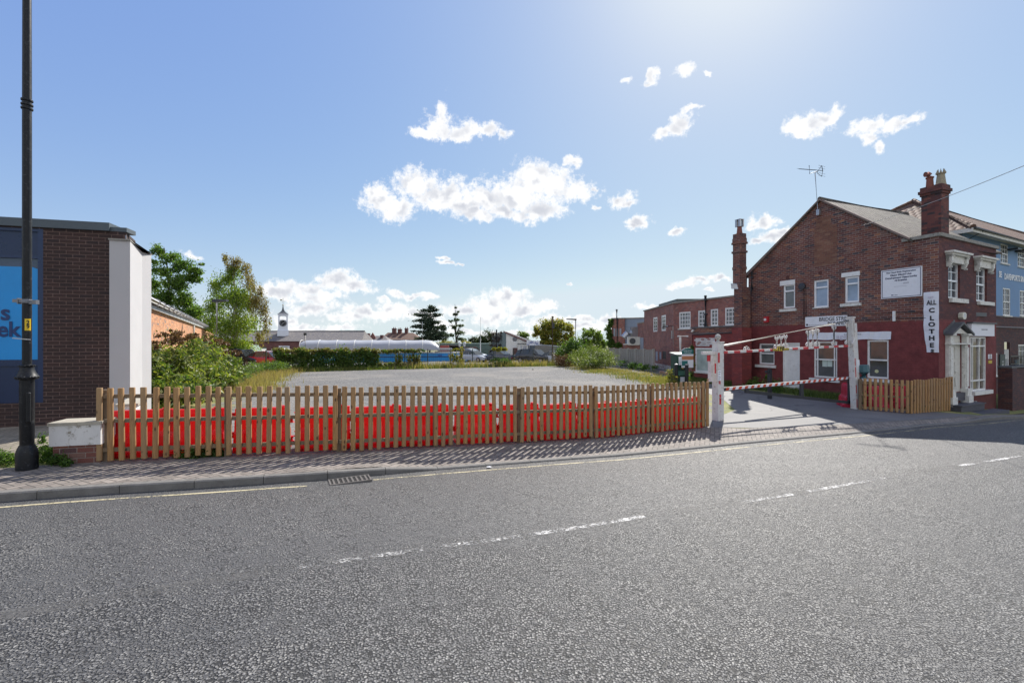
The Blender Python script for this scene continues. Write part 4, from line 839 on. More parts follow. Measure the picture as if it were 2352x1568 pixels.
lowz = LW.z(1464, 743.7)
mb = MB().holes(LW, [(s79, -.5), (LT, -.5), (LT, wt), (s79, wt)], [r for r in wl_+lo_[1:] if r[0] > s79]); mb.box(LW, LW.s(1464), s79, -3, 0, -.5, lowz); obj('side_wall', mb, M_wing, wing)
for r in wl_: window(wing, LW, r, -.05, .12, cols=2, rows=4, gl=glass_grey, fm=white, bar=.05)
bp = paint('grey_blue_board', (.28, .31, .37), .7, .1)
for i, r in enumerate(lo_[1:]): mb = MB(); mb.box(LW, r[0], r[1], -.08, -.04, r[2], r[3]); obj('boarding' if i < 2 else 'doorway', mb, bp if i < 2 else ink, wing)
mb = MB(); r = lo_[0]; mb.box(LW, r[0], r[1], -.02, .03, r[2], r[3]); obj('boarding', mb, bp, wing)
mb = MB(); mb.box(WF, -.06, WL, -.4, .08, wt, wt+.10); mb.box(LW, s79-.05, LT+.0, -.4, .08, wt+.002, wt+.102); mb.box(LW, LW.s(1464), s79, -3, .08, lowz, lowz+.1); obj('parapet_coping', mb, stone_g, wing)
mb = MB(); mb.box(LW, LW.s(1500), LW.s(1540), -2.6, -.5, wt+.1, wt+.42); obj('roof_housing', mb, paint('roof_felt_green', (.09, .11, .11), .8, .3), wing)
a = WF.s(cg(1022,0)[0]); pipe(WF, [(a, wt+.3, 0), (a, WF.z(*cg(1025,650)), 0)], .09, wing, dark_pipe)
mb = MB(); q = rect(LW, ct, 1460,900,1720,1060); mb.box(LW, q[0], LT, 0, .012, -.5, q[3]-.3); obj('whitewashed_base', mb, M_whitebrick, wing)
# light arm on the wing corner
p0 = Vector(LW.w(LT-.15, .02, LW.z(*ct(1690,485)))); la = thing('wall_lamp', 'street lamp arm reaching out from the corner of the two storey wing', 'lamp', p0)
p1_ = P(*ct(1560,490), p0.y-.4); mb = MB(); mb.tube([p0, p0+(p1_-p0)*.5+Vector((0, 0, .03))], .035, 6); obj('arm', mb, dark_pipe, la); mb = MB(); mb.tube([p0+(p1_-p0)*.5, p1_], [.08, .10], 8, r1=.05); obj('lamp_head', mb, paint('galvanised_metal', (.42, .42, .43)), la)
mb = MB(); mb.bx(p0.x-.12, p0.x+.1, p0.y-.2, p0.y-.02, p0.z-.95, p0.z-.35); mb.tube([(p0.x, p0.y-.1, p0.z), (p0.x+.05, p0.y-.1, -.2)], .035, 6); obj('junction_box', mb, paint('galvanised_metal', (.42, .42, .43)), la)
# white post with arm beside the annexe (pipe)
p = onG(1582, 880); mb = MB(); mb.tube([(p.x, 26.2, -.1), (p.x, 26.2, 2.5)], .07, 8); mb.tube([(p.x-.15, 26.2, 2.55), (p.x+.45, 26.2, 2.55)], .05, 6); tag(obj('vent_pipe', mb, white), 'tall white pipe with a short arm at the annexe corner', 'pipe')
# blue grey building with ivy
BFp = P(1409, 784, 50); BF = Fr((BFp.x, 50.0), (1.0, -.55)); bl = thing('flat_roofed_block', 'flat roofed brick and blue grey rendered block with ivy on its left end', 'building', (BFp.x, 50.0, -.4))
bz = CZ+(784-731.5)/FP*49; mb = MB(); s34 = BF.s(1434); mb.box(BF, BF.s(1405), s34, -2, 0, -.5, bz); obj('brick_wall', mb, M_wing, bl)
mb = MB(); mb.box(BF, s34, BF.s(1500), -2.05, -.3, -.5, bz+.0); obj('rendered_wall', mb, paint('blue_grey_render', (.20, .25, .33), .8, .15, 2, .1), bl)
mb = MB(); mb.box(BF, BF.s(1405)-.05, s34+.1, -2, .06, bz, bz+.12); mb.box(BF, s34+.1, BF.s(1500), -2.1, -.25, bz+.002, bz+.12); obj('parapet_coping', mb, stone_g, bl)
for x in (955, 990, 1030): a = rect(BF, ct, x,512,x+17,610); mb = MB(); mb.box(BF, a[0], a[1]+.05, 0, .04, a[2], a[3]); obj('window', mb, bp, bl)
mb = MB(); a = BF.s(ct(1003,0)[0]); mb.tube([BF.w(a, .1, 0), BF.w(a, .1, CZ+(784-ct(0,372)[1])/FP*48.5)], .09, 8); obj('drainpipe', mb, ink, bl)
mb = MB(); a = BF.s(ct(978,0)[0]); mb.tube([BF.w(a, -.5, bz), BF.w(a, -.5, bz+1.0)], .10, 8); mb.tube([BF.w(a, -.5, bz+1.0), BF.w(a, -.5, bz+1.08)], .17, 8); obj('flue', mb, lead, bl)
pp = P(*ct(1210,670), 45.5); ac = thing('air_conditioner', 'white air conditioning unit on the low roof before the blue grey wall', 'machine', pp); mb = MB(); mb.bx(pp.x-.62, pp.x+.62, pp.y-.3, pp.y+.3, pp.z-.42, pp.z+.42); obj('case', mb, stone_w, ac)
mb = MB(); mb.tube([(pp.x-.22, pp.y-.30, pp.z), (pp.x-.22, pp.y-.33, pp.z)], .30, 16); obj('grille', mb, lead, ac)
pp = P(*ct(1215,575), 46.5); mb = MB(); mb.T = None; mb.bx(pp.x-.3, pp.x+1.0, pp.y-.4, pp.y+.4, pp.z-.6, pp.z+.65); mb.tube([(pp.x-.3, pp.y, pp.z), (pp.x-.75, pp.y, pp.z-.05), (pp.x-1.1, pp.y, pp.z-.45)], .35, 8); tag(obj('extract_duct', mb, paint('galvanised_metal', (.42, .42, .43))), 'silver extract duct elbow above the air conditioning unit', 'duct')
mb = MB(); pl_ = P(1462, 746+34, 45); lb = Fr((P(1436,784,45.4).x, 45.4), (1, -.15)); mb.box(lb, 0, lb.s(1500), -1.6, 0, -.5, CZ+(784-ct(0,718)[1])/FP*45); mb.cur = 1; mb.box(lb, -.05, lb.s(1500), -1.6, .08, CZ+(784-ct(0,718)[1])/FP*45, CZ+(784-ct(0,706)[1])/FP*45); tag(obj('low_extension', mb, [M_wing, stone_w]), 'low brick lean-to with a white roof edge between the wing and the ivy block', 'building')

# concrete panel fence, made of bays and posts
CFn = Fr((P(1395, 784, 43.5).x, 43.5), (P(1501, 784, 35.2).x-P(1395, 784, 43.5).x, 35.2-43.5)); Lc = CFn.s(1501)
cf_ = thing('panel_fence', 'grey weathered panel fence with concrete posts along the right side of the lot', 'fence', CFn.w(0, 0, -.1))
gw_ = paint('weathered_fence_board', (.30, .28, .25), .9, .3, 12, .5, dirt=(.12, .11, .09)); conc = paint('concrete_post', (.36, .34, .30), .9, .2, 9, .3)
nb = 6
for i in range(nb+1):
    s = Lc*i/nb; mb = MB(); mb.box(CFn, s-.07, s+.07, -.08, .08, -.3, 1.68); obj('post', mb, conc, cf_)
    if i < nb:
        mb = MB(); a, b = s+.07, Lc*(i+1)/nb-.07
        for k in range(10): z = .12+.145*k; mb.hexa([CFn.w(a,.035,z),CFn.w(b,.035,z),CFn.w(b,0,z),CFn.w(a,0,z),CFn.w(a,.01,z+.16),CFn.w(b,.01,z+.16),CFn.w(b,-.01,z+.16),CFn.w(a,-.01,z+.16)])
        for t in (.02, .35, .65, .98): mb.box(CFn, a+(b-a)*t-.025, a+(b-a)*t+.025, .02, .06, .08, 1.58)
        mb.box(CFn, a, b, -.03, .05, 1.56, 1.61); mb.cur = 0; obj('panel', mb, gw_, cf_)
        mb = MB(); mb.box(CFn, a, b, -.03, .02, -.3, .12); obj('gravel_board', mb, conc, cf_)

# ------------------------------------------------------------------ blue painted inn on the far right
KC = P(2235, 784, 21.5); IF = Fr((KC.x, KC.y), (.888, .459)); IL = Fr((KC.x+gd.x*9, KC.y+gd.y*9), (-gd.x, -gd.y))
ez = CZ+(784-522)/FP*21.5; inn = thing('inn', 'blue painted inn with a dark brick ground floor at the right edge', 'building', (KC.x, KC.y, -1.0))
M_blue = paint('blue_masonry_paint', (.16, .27, .44), .75, .10, 2, .12)
ci = C(3450,700,2.613); cj = C(3700,1350,4.48); zsp = IF.z(*ci(1415,1472)); off_ = .55
IF = Fr(IF.w(off_, -.55, 0)[:2], (.888, .459)); IW = 20.0
zsp = IF.z(*ci(1480,1475))
up = [rect(IF, ci, 1443,715,1522,918), rect(IF, ci, 1622,760,1700,955), rect(IF, ci, 1468,1178,1545,1467), rect(IF, ci, 1645,1203,1725,1470)]
mb = MB().holes(IF, [(0, zsp), (IW, zsp), (IW, ez), (0, ez)], up); mb.box(IF, 0, .3, -8.5, -.01, zsp, ez); obj('upper_wall', mb, M_blue, inn)
for r in up: window(inn, IF, r, -.06, .06, cols=3, rows=4, mid=[.5], gl=glass, fm=white, sill=(r[0]-.07, r[1]+.07, r[2], .06, .07))
dw = [rect(IF, cj, 1225,280,1300,680), rect(IF, cj, 1672,125,1800,600)]; dr_ = rect(IF, cj, 1420,80,1520,945)
M_inn = brick('plum_brick', [(0, (.075, .030, .030)), (.5, (.055, .028, .032)), (.85, (.10, .04, .035))], (.10, .08, .075), .225, .078, .010, stain=.3)
mb = MB().holes(IF, [(-1.5, -2), (IW, -2), (IW, zsp), (-1.5, zsp)], dw+[dr_]); obj('lower_wall', mb, M_inn, inn)
for r in dw: window(inn, IF, r, -.06, .07, cols=3, rows=4, gl=glass, fm=white, sill=(r[0]-.06, r[1]+.06, r[2], .07, .08))
mb = MB(); s0, s1, z0, z1 = dr_; mb.box(IF, s0+.08, s1-.08, -.35, -.30, z0, z1-.9); dro = obj('door', mb, navy, inn)
mb = MB(); mb.box(IF, s0, s0+.09, -.4, -.04, z0, z1-.4); mb.box(IF, s1-.09, s1, -.4, -.04, z0, z1-.4); mb.box(IF, s0+.09, s1-.09, -.4, -.1, z1-.92, z1-.84); mb.prism(IF, [((s0+s1)/2+(s1-s0)*.5*math.cos(t*math.pi/10), z1-.84+.80*math.sin(t*math.pi/10)) for t in range(11)], -.30, -.24); obj('door_frame', mb, white, dro)
mb = MB(); mb.box(IF, 0, IW, 0, .05, zsp-.62, zsp-.55); mb.box(IF, 0, IW, 0, .03, zsp-.04, zsp+.02); obj('string_course', mb, paint('stone_band', (.18, .17, .18), .8), inn)
for i, (tx, px, xx) in enumerate((('SE', c2(1427, 1040), .9), ('DAVENPORTS SIN', c2(1475, 1055), .80))):
    text('lettering', tx, IF, IF.s(px[0]) if i else IF.s(c2(1447,0)[0]), IF.z(*px)-(.0 if i == 0 else .03), .44, paint('silver_letters_bright', (.80, .80, .78), .4, .05), inn, .03, 'LEFT' if i else 'RIGHT', xx, 0, .012)
ov = .55; E0 = IF.w(-ov, ov, 0); mb = MB(); rh = 2.75; dp = 3.7
A1 = IF.w(-ov, ov, ez); B1 = IF.w(IW+ov, ov, ez); A2 = IF.w(-ov, -8.6, ez); R1 = IF.w(dp-ov, ov-dp, ez+rh); R2 = IF.w(IW+ov, ov-dp, ez+rh); A3 = IF.w(IW+ov, -8.6, ez); R0 = R1
mb.add([A1, B1, R2, R1, A2, A3], [(0,1,2,3), (4,0,3), (5,4,3,2)]); obj('roof', mb, M_pantile, inn)
mb = MB(); mb.tube([Vector(A1)+Vector((0,0,.03)), Vector(R1)+Vector((0,0,.05))], .13, 8); mb.tube([R1, R2], .13, 8); mb.tube([A2, R1], .13, 8); obj('ridge_tiles', mb, M_pantile, inn)
mb = MB(); mb.box(IF, -ov, IW+ov, -.02, ov-.01, ez-.05, ez-.02); mb.box(IF, -ov, IW+ov, ov-.01, ov+.01, ez-.20, ez-.01); mb.box(IF, -ov-.01, -ov+.01, -8.6, ov, ez-.20, ez-.01); mb.box(IF, -ov+.01, 0, -8.6, -.02, ez-.055, ez-.025); obj('soffit', mb, stone_w, inn)
mb = MB(); mb.tube([IF.w(-ov, ov+.07, ez-.03), IF.w(IW+ov, ov+.07, ez-.03)], .06, 8); mb.tube([IF.w(.5, ov+.05, ez-.05), IF.w(.2, .08, ez-.45), IF.w(.2, .08, ez-1.2)], .04, 8); obj('gutter', mb, black_i, inn)
for s in (up[0][1]+.15, up[1][0]-.2): mb = MB(); mb.box(IF, s-.25, s+.25, 0, .4, ez-.42, ez-.34); obj('floodlight', mb, black_i, inn)
a = rect(IF, cj, 1325,300,1415,600); sgb = thing('wall_sign', 'dark green wall sign with pale capitals left of the arched doorway', 'sign', IF.w(a[0], 0, a[2])); mb = MB(); mb.box(IF, a[0], a[1], 0, .05, a[2], a[3]); obj('board', mb, paint('dark_green_board', (.025, .045, .045), .5), sgb)
for k, tx in enumerate(('EAT', 'MEET', 'DRINK')): text('lettering', tx, IF, (a[0]+a[1])/2+.03, a[3]-(a[3]-a[2])*(.45+.19*k), .15, paint('silver_letters', (.55, .56, .55)), sgb, .054, 'CENTER', .8, 0, .003)
a = rect(IF, cj, 1598,395,1632,530); mb = MB(); mb.box(IF, a[0], a[1], 0, .12, a[2], a[3]); tag(obj('wall_lantern', mb, paint('pale_blue_glass', (.28, .38, .45), .2)), 'small pale wall lantern right of the arched doorway', 'lantern')
# low wall with railing before the inn
LWp = P(2322, 905, 18.6); lf = Fr((LWp.x, LWp.y), (.888, .459)); gz_ = gs(LWp.x); lw = thing('garden_wall', 'low plum brick wall with railing before the inn', 'wall', (LWp.x, LWp.y, gz_))
zt_ = CZ+(784-847)/FP*18.6; mb = MB(); mb.box(lf, 0, 6, -.3, 0, gz_-.8, zt_); mb.box(lf, -.06, .4, -.36, .06, gz_-.8, zt_+.03); obj('wall', mb, M_inn, lw)
mb = MB(); mb.box(lf, -.1, 6, -.36, .05, zt_+.03, zt_+.10); obj('coping', mb, lead, lw)
mb = MB(); mb.box(lf, .5, 6, -.18, -.14, zt_+.48, zt_+.52); mb.box(lf, .5, 6, -.18, -.14, zt_+.16, zt_+.19)
for k in range(34): mb.box(lf, .5+.16*k, .52+.16*k, -.17, -.15, zt_+.1, zt_+.5)
obj('railing', mb, black_i, lw)
# ------------------------------------------------------------------ palisade fence along the pavement
M_wood = woodm('treated_softwood', [(.19, .088, .028), (.33, .175, .060), (.43, .255, .10), (.30, .19, .09)])
M_rail = woodm('rail_softwood', [(.11, .07, .04), (.19, .13, .075), (.27, .19, .11), (.17, .13, .09)])
def picket(mb, p, n, t, z0, z1, wd=.088, dp=.042, rot=0.0):
    """half round pale: flat back, rounded front, slightly domed sawn top"""
    k = 7; prof = [(-wd/2, 0)]+[(-wd/2*math.cos(math.pi*i/(k-1)), dp*.35+dp*.65*math.sin(math.pi*i/(k-1))) for i in range(k)]+[(wd/2, 0)]
    vs = []
    for z, f in ((z0, 1), (z1-.008, 1), (z1, .86)):
        for a, d in prof:
            a2 = a*f+rot*(z-z0); vs.append((p[0]+t[0]*a2+n[0]*d*f, p[1]+t[1]*a2+n[1]*d*f, z))
    m = len(prof); fs = [(j*m+i, j*m+(i+1) % m, (j+1)*m+(i+1) % m, (j+1)*m+i) for j in range(2) for i in range(m)]
    mb.add(vs, fs+[tuple(range(m-1, -1, -1)), tuple(2*m+i for i in range(m))])
K = [(401,1546.8,1836,7.56),(1321,1542.5,1800,8.48),(1844,1544,1774,9.5),(2235,1542.5,1754,10.3),(2418,1542,1744,10.8),(2611,1534,1724,11.5),(2826,1525.5,1703,12.3)]
fk = []
for sx, yt, yb, z in K: fk.append(((sx-2048)/1820*z, z, CZ+(1365-yt)/1820*z, CZ+(1365-yb)/1820*z))
fl_ = [0]
for i in range(1, len(fk)): fl_.append(fl_[-1]+math.hypot(fk[i][0]-fk[i-1][0], fk[i][1]-fk[i-1][1]))
def fpt(s): return [float(np.interp(s, fl_, [k[j] for k in fk])) for j in range(4)]
fence = thing('palisade_fence', 'long half round timber palisade fence between pavement and gravel lot', 'fence', (fk[0][0], fk[0][1], fk[0][3]))
def fdir(s): a, b = fpt(max(0, s-.2)), fpt(min(fl_[-1], s+.2)); d = Vector((b[0]-a[0], b[1]-a[1])).normalized(); return d
npk = 83; panel = fl_[-1]/7
for i in range(npk):
    s = fl_[-1]*i/(npk-1); q = fpt(s); d = fdir(s); n = (d.y, -d.x); j = random.uniform(-.017, .017)
    pi_ = int(s/panel+1e-6); s_ = (pi_+.5)*panel; lv = fpt(min(s_, fl_[-1])); blend = .35
    zt = q[2]*(1-blend)+lv[2]*blend+j*.8; zb = q[3]*(1-blend)+lv[3]*blend+j
    mb = MB(); picket(mb, (q[0]+n[0]*.02, q[1]+n[1]*.02), n, d, zb, zt, .088+random.uniform(-.004, .004), rot=random.uniform(-.014, .014)); o = obj('picket', mb, M_wood, fence, smooth=True, uv=False)
for k in range(7):
    a, b = k*panel+.01, (k+1)*panel-.01
    for f in (.13, .47, .87):
        mb = MB(); A_, B_ = fpt(a), fpt(b); za, zb = A_[2]-(A_[2]-A_[3])*f, B_[2]-(B_[2]-B_[3])*f; d = Vector((B_[0]-A_[0], B_[1]-A_[1])).normalized(); F = Fr((A_[0], A_[1]), (d.x, d.y)); L = math.hypot(B_[0]-A_[0], B_[1]-A_[1])
        mb.hexa([F.w(0,.018,za-.032),F.w(L,.018,zb-.032),F.w(L,-.022,zb-.032),F.w(0,-.022,za-.032),F.w(0,.018,za+.032),F.w(L,.018,zb+.032),F.w(L,-.022,zb+.032),F.w(0,-.022,za+.032)]); obj('rail', mb, M_rail, fence, uv=False)
for k in range(8):
    s = min(max(k*panel, .05), fl_[-1]-.05); q = fpt(s); d = fdir(s); F = Fr((q[0], q[1]), (d.x, d.y)); mb = MB(); mb.box(F, -.045, .045, -.12, -.025, q[3]-.25, q[2]-.05); obj('post', mb, M_rail, fence, uv=False)
# short return to the gate post
q = fpt(fl_[-1]); gp = onG(1650, 965); mb = MB()
for t in (.45, ): p = (q[0]+(gp.x-q[0])*.30, q[1]+.55); picket(mb, p, (.94, -.34), (.34, .94), q[3]+.02, q[2]+.03); obj('picket', mb, M_wood, fence, smooth=True, uv=False)

# ------------------------------------------------------------------ red road barriers
M_redp = paint('red_barrier_plastic', (.62, .012, .018), .38, .10, 3, .08, coat=.2)
def thin_plastic(m, col, f):
    n = NT(m.node_tree); o = [x for x in n.n if x.type == 'OUTPUT_MATERIAL'][0]; b = [x for x in n.n if x.type == 'BSDF_PRINCIPLED'][0]
    t = n.new('ShaderNodeBsdfTranslucent'); n.put(t.inputs[0], col); mx = n.new('ShaderNodeMixShader'); mx.inputs[0].default_value = f
    n.l.new(b.outputs[0], mx.inputs[1]); n.l.new(t.outputs[0], mx.inputs[2]); n.l.new(mx.outputs[0], o.inputs[0])
thin_plastic(M_redp, (.95, .035, .015), .42)
ORD = ['first', 'second', 'third', 'fourth', 'fifth', 'sixth', 'seventh', 'eighth', 'ninth', 'tenth', 'eleventh', 'twelfth', 'thirteenth', 'fourteenth']
def barrier_proto(label):
    t = thing('water_barrier', label, 'barrier', (0, 0, 0)); W_, H = 1.0, .80; mb = MB()
    prof = [(.20, 0), (.21, .10), (.17, .16), (.15, .34), (.085, .42), (.080, .72), (.065, .80)]      # half thickness by height
    xsn = [-.5, -.47, -.30, -.285, .285, .30, .47, .5]
    rows = []
    for (d, z) in prof:
        r = []
        for i, x in enumerate(xsn):
            dd = d*(.82 if i in (0, 7) else 1); dd = dd-(.035 if (2 < i < 5 and .1 < z < .4) else 0); xx = x*(1 if z < .7 else .985)
            r.append((xx, -dd, z))
        rows.append([(x_*.93, y_, z_) for x_, y_, z_ in r])
    n = len(xsn)
    vs = [p for r in rows for p in r]+[(x, -y, z) for r in rows for (x, y, z) in r]; m = len(prof)*n
    fs = []
    for j in range(len(prof)-1):
        for i in range(n-1): a = j*n+i; fs += [(a, a+1, a+n+1, a+n), (m+a, m+a+n, m+a+n+1, m+a+1)]
        a = j*n; fs += [(a, a+n, m+a+n, m+a), (a+n-1, m+a+n-1, m+a+2*n-1, a+2*n-1)]
    for i in range(n-1): a = (len(prof)-1)*n+i; fs.append((a, a+1, m+a+1, m+a)); fs.append((i, m+i, m+i+1, i+1))
    mb.add(vs, fs); o = obj('shell', mb, M_redp, t, bevel=.012, uv=False)
    for sx, zz in ((1, ((.14, .24), (.50, .60))), (-1, ((.26, .36), (.62, .72)))):
        for a, b in zz: q = MB(); q.tube([(sx*.505, 0, a), (sx*.505, 0, b)], .05, 12); q.bx(min(sx*.43, sx*.50), max(sx*.43, sx*.50), -.045, .045, a, b); obj('coupling_lug', q, M_redp, t, uv=False)
    q = MB(); q.tube([(.33, -.07, .83), (.33, -.07, .80)], .045, 12); q.T = None; q.lathe((.33, 0, .79), [(.05, 0), (.05, .04), (.03, .045)], 12); obj('filler_cap', q, M_redp, t, uv=False)
    q = MB(); q.bx(-.40, -.12, -.235, .235, -.0, .06); q.bx(.12, .40, -.235, .235, -.0, .06); obj('foot', q, M_redp, t, uv=False)
    return t
bpx = [(332,.40),(452,.42),(604,.45),(746,.45),(868,.45),(980,.45),(1092,.45),(1192,.45),(1282,.45),(1366,.42),(1442,.42),(1510,.40),(1574,.38)]
proto = None
for i, (px, o_) in enumerate(bpx):
    k = (px-1176)/FP; best = min((abs(fpt(s)[0]/fpt(s)[1]-k), s) for s in [j*.02 for j in range(int(fl_[-1]/.02))])[1]
    d = fdir(best); qq = fpt(best); s = best+o_*(-.0); x, y = qq[0]-d.y*o_, qq[1]+d.x*o_
    # keep on the same ray
    y2 = y; x2 = k*y2; zz = min(G(x2, y2), gs(x2))-.01
    lb = ('bright red plastic barrier behind the long palisade, beside the left end of the fence' if i == 0 else 'bright red plastic barrier at the right end of the row behind the long palisade' if i == len(bpx)-1 else '%s bright red plastic barrier from the shop end of the row behind the long palisade' % ORD[i])
    if proto is None: proto = barrier_proto(lb); r = proto
    else: r = dup(proto, label=lb)
    r.location = (x2, y2, zz); r.rotation_euler = (0, 0, math.atan2(d.y, d.x)+random.uniform(-.06, .06)); r['group'] = 'red plastic barriers behind the long palisade'
proto['group'] = 'red plastic barriers behind the long palisade'
M_crim = paint('crimson_barrier_plastic', (.50, .012, .045), .4, .10, 3, .08)
for i, (px, Y, rz, lb) in enumerate(((1945, 16.6, 1.15, 'crimson barrier end-on beside the right gate post'), (2012, 16.3, .42, 'crimson barrier behind the left half of the short palisade'), (2068, 16.6, .44, 'crimson barrier behind the right half of the short palisade'))):
    x = (px-1176)/FP*Y; r = dup(proto, label=lb); r.location = (x, Y, gs(x)-.0); r.rotation_euler = (0, 0, rz); r['group'] = 'crimson barriers near the gate'
    for c in r.children: c.data = c.data.copy(); c.data.materials[0] = M_crim

# ------------------------------------------------------------------ short palisade and closed picket return on the right
pR = [onG(1978, 941), onG(2090, 950), onG(2183, 943)]
a, b = pR[0], pR[1]; d = Vector((b.x-a.x, b.y-a.y)).normalized(); F = Fr((a.x, a.y), (d.x, d.y)); L = F.s(2088)
rf_ = thing('palisade_fence', 'short open timber palisade fence right of the gate', 'fence', (a.x, a.y, a.z)); zt = lambda s: F.z(1985, 868)+(F.z(2085, 873)-F.z(1985, 868))*s/L; zb = lambda s: gs(F.w(s, 0, 0)[0])+.03
for i in range(9): s = .1+(L-.15)*i/8; p = F.w(s, .02, 0); mb = MB(); picket(mb, p, (d.y, -d.x), (d.x, d.y), zb(s), zt(s)); obj('picket', mb, M_wood, rf_, smooth=True, uv=False)
for f in (.14, .5, .87): mb = MB(); mb.hexa([F.w(0,.018,zt(0)-1.15*f-.03),F.w(L,.018,zt(L)-1.15*f-.03),F.w(L,-.02,zt(L)-1.15*f-.03),F.w(0,-.02,zt(0)-1.15*f-.03),F.w(0,.018,zt(0)-1.15*f+.03),F.w(L,.018,zt(L)-1.15*f+.03),F.w(L,-.02,zt(L)-1.15*f+.03),F.w(0,-.02,zt(0)-1.15*f+.03)]); obj('rail', mb, M_rail, rf_, uv=False)
for s in (.0, L): p = F.w(s, -.08, 0); mb = MB(); mb.box(F, s-.05, s+.05, -.12, -.025, zb(s)-.2, zt(s)-.05); obj('post', mb, M_rail, rf_, uv=False)
a, b = pR[1], pR[2]; a = Vector((a.x, a.y, a.z)); d = Vector((b.x-a.x, b.y-a.y)).normalized(); F2 = Fr((a.x, a.y), (d.x, d.y)); L2 = F2.s(2184)
cf2 = thing('close_boarded_fence', 'tight timber picket panel between the short palisade and the cream door', 'fence', (a.x, a.y, a.z))
for i in range(16): s = .04+(L2-.06)*i/15; p = F2.w(s, .02, 0); z1 = F2.z(2095, 873)+.02*math.sin(i); mb = MB(); picket(mb, p, (d.y, -d.x), (d.x, d.y), gs(p[0])+.02, z1, L2/16.0*1.02 if L2 < 1.6 else .105); obj('picket', mb, M_wood, cf2, smooth=True, uv=False)
for f in (.2, .8): mb = MB(); z = F2.z(2095, 873)-1.15*f; mb.box(F2, 0, L2, -.06, -.0, z-.03, z+.03); obj('rail', mb, M_rail, cf2, uv=False)

# ------------------------------------------------------------------ height restriction gate
gL, gR = onG(1649, 965), onG(1968, 938); GT = Fr((gL.x, gL.y), (gR.x-gL.x, gR.y-gL.y)); GLn = GT.s(1966)
M_gw = paint('flaking_white_gate_paint', (.60, .59, .57), .45, .12, 7, .2, dirt=(.26, .15, .08), dirtamt=.75); M_gr = paint('gate_red_paint', (.48, .02, .03), .4, .1, 7, .1)
M_rust = paint('rusty_white_iron', (.66, .63, .60), .6, .15, 14, .3, dirt=(.34, .16, .07), dirtamt=.6)
gate = thing('height_barrier', 'white and red height restriction frame over the car park entrance', 'height barrier', (gL.x, gL.y, gL.z))
def GZp(px, py): return GT.s(px), GT.z(px, py)
mb = MB(); zt_ = GZp(1648, 787)[1]; mb.box(GT, -.115, .115, -.115, .115, gL.z-.2, zt_); mb.box(GT, -.13, .13, -.13, .13, zt_, zt_+.03); lp = obj('post', mb, M_gw, gate, bevel=.008)
mb = MB(); c_ = GT.w(0, 0, zt_+.03); mb.lathe(c_, [(.05, 0), (.035, .05), (.05, .07)], 12); mb.ball((c_[0], c_[1], c_[2]+.14), .085, 14); obj('ball_finial', mb, paint('pitted_stone_ball', (.38, .37, .34), .8, .3, 20, .3), lp, smooth=True)
k3 = lambda x0, y0, x1, y1: rect(GT, c3, x0, y0, x1, y1, .115)
mb = MB()
for q in ((495,600,510,715),(457,720,468,835),(505,920,519,955),(512,1075,526,1190)): a = k3(*q); mb.box(GT, a[0]-.02, a[1]+.0, .115, .119, a[2], a[3])
obj('reflective_strip', mb, M_gr, lp)
mb = MB(); a = k3(487,800,525,920); mb.box(GT, a[0], a[1], .115, .125, a[2], a[3]); nn_ = obj('notice', mb, sgn, lp)
mb = MB()
for k in range(7): mb.box(GT, a[0]+.02, a[1]-.03-(k % 3)*.02, .125, .1265, a[3]-.06-.05*k, a[3]-.045-.05*k)
obj('print', mb, paint('grey_ink', (.15, .16, .18), .6, .05), nn_)
mb = MB(); a = k3(485,1100,545,1115); mb.tube([GT.w(-.12, .12, a[3]), GT.w(.0, .14, a[2]-.02), GT.w(.14, .12, a[3]), GT.w(.12, -.12, a[3])], .014, 6); obj('chain', mb, M_rust, lp, uv=False)
mb = MB(); a = k3(425,640,437,915); mb.box(GT, -.29, -.2, -.10, .02, a[2]-.05, GZp(1640, 808)[1]); mb.box(GT, -.60, -.115, -.06, .04, GZp(1640, 814)[1], GZp(1640, 808.5)[1]+.02); obj('bracket', mb, M_rust, lp)
mb = MB(); mb.box(GT, -.40, -.29, -.03, -.01, GZp(1640, 829)[1], GZp(1640, 815)[1]); obj('red_plate', mb, M_gr, lp)
# right post: leaning pair
mb = MB(); b0, t0 = Vector(GT.w(GLn, 0, gR.z-.2)), Vector(GT.w(GT.s(1956), 0, GT.z(1956, 733))); dx = t0-b0
def lean(mb, w0, w1, d0, d1, z0, z1, ofs=0.0):
    f = lambda z: (z-b0.z)/(t0.z-b0.z)
    P8 = []
    for z in (z0, z1):
        c = b0+dx*f(z); s = (Vector((c.x, c.y))-Vector(GT.o)).dot(Vector(GT.u))
        P8 += [GT.w(s+w0, d1, z), GT.w(s+w1, d1, z), GT.w(s+w1, d0, z), GT.w(s+w0, d0, z)]
    mb.hexa(P8)
lean(mb, -.02, .13, -.1, .09, gR.z-.2, GT.z(1962, 742)); obj('post', mb, M_gw, gate); mb = MB(); lean(mb, -.16, -.03, -.07, .11, gR.z-.2, GT.z(1956, 731)); rp_ = obj('inner_post', mb, M_gw, gate); mb = MB()
lean(mb, -.18, .0, -.09, .13, GT.z(1956,731), GT.z(1956,731)+.05); mb.tube([GT.w(GT.s(1952), .12, GT.z(1952, 735)), GT.w(GT.s(1955), .12, GT.z(1955, 775)), GT.w(GT.s(1949), .12, GT.z(1952, 790))], .03, 6); obj('cap', mb, M_rust, rp_)
mb = MB()
for i, q in enumerate(((.6,.8),(-.1,.15),(-.55,-.3),(-1.0,-.65))): z = GT.z(1960, 800)-.3; 
for za, zb_, s_ in ((839,822,-.1),(865,842,-.1),(886,870,.07),(902,883,-.10),(921,900,.07),(934,915,-.1)):
    lean(mb, s_-.02, s_+.02, .112, .116, GT.z(1963, za), GT.z(1963, zb_))
obj('reflective_strip', mb, M_gr, rp_)
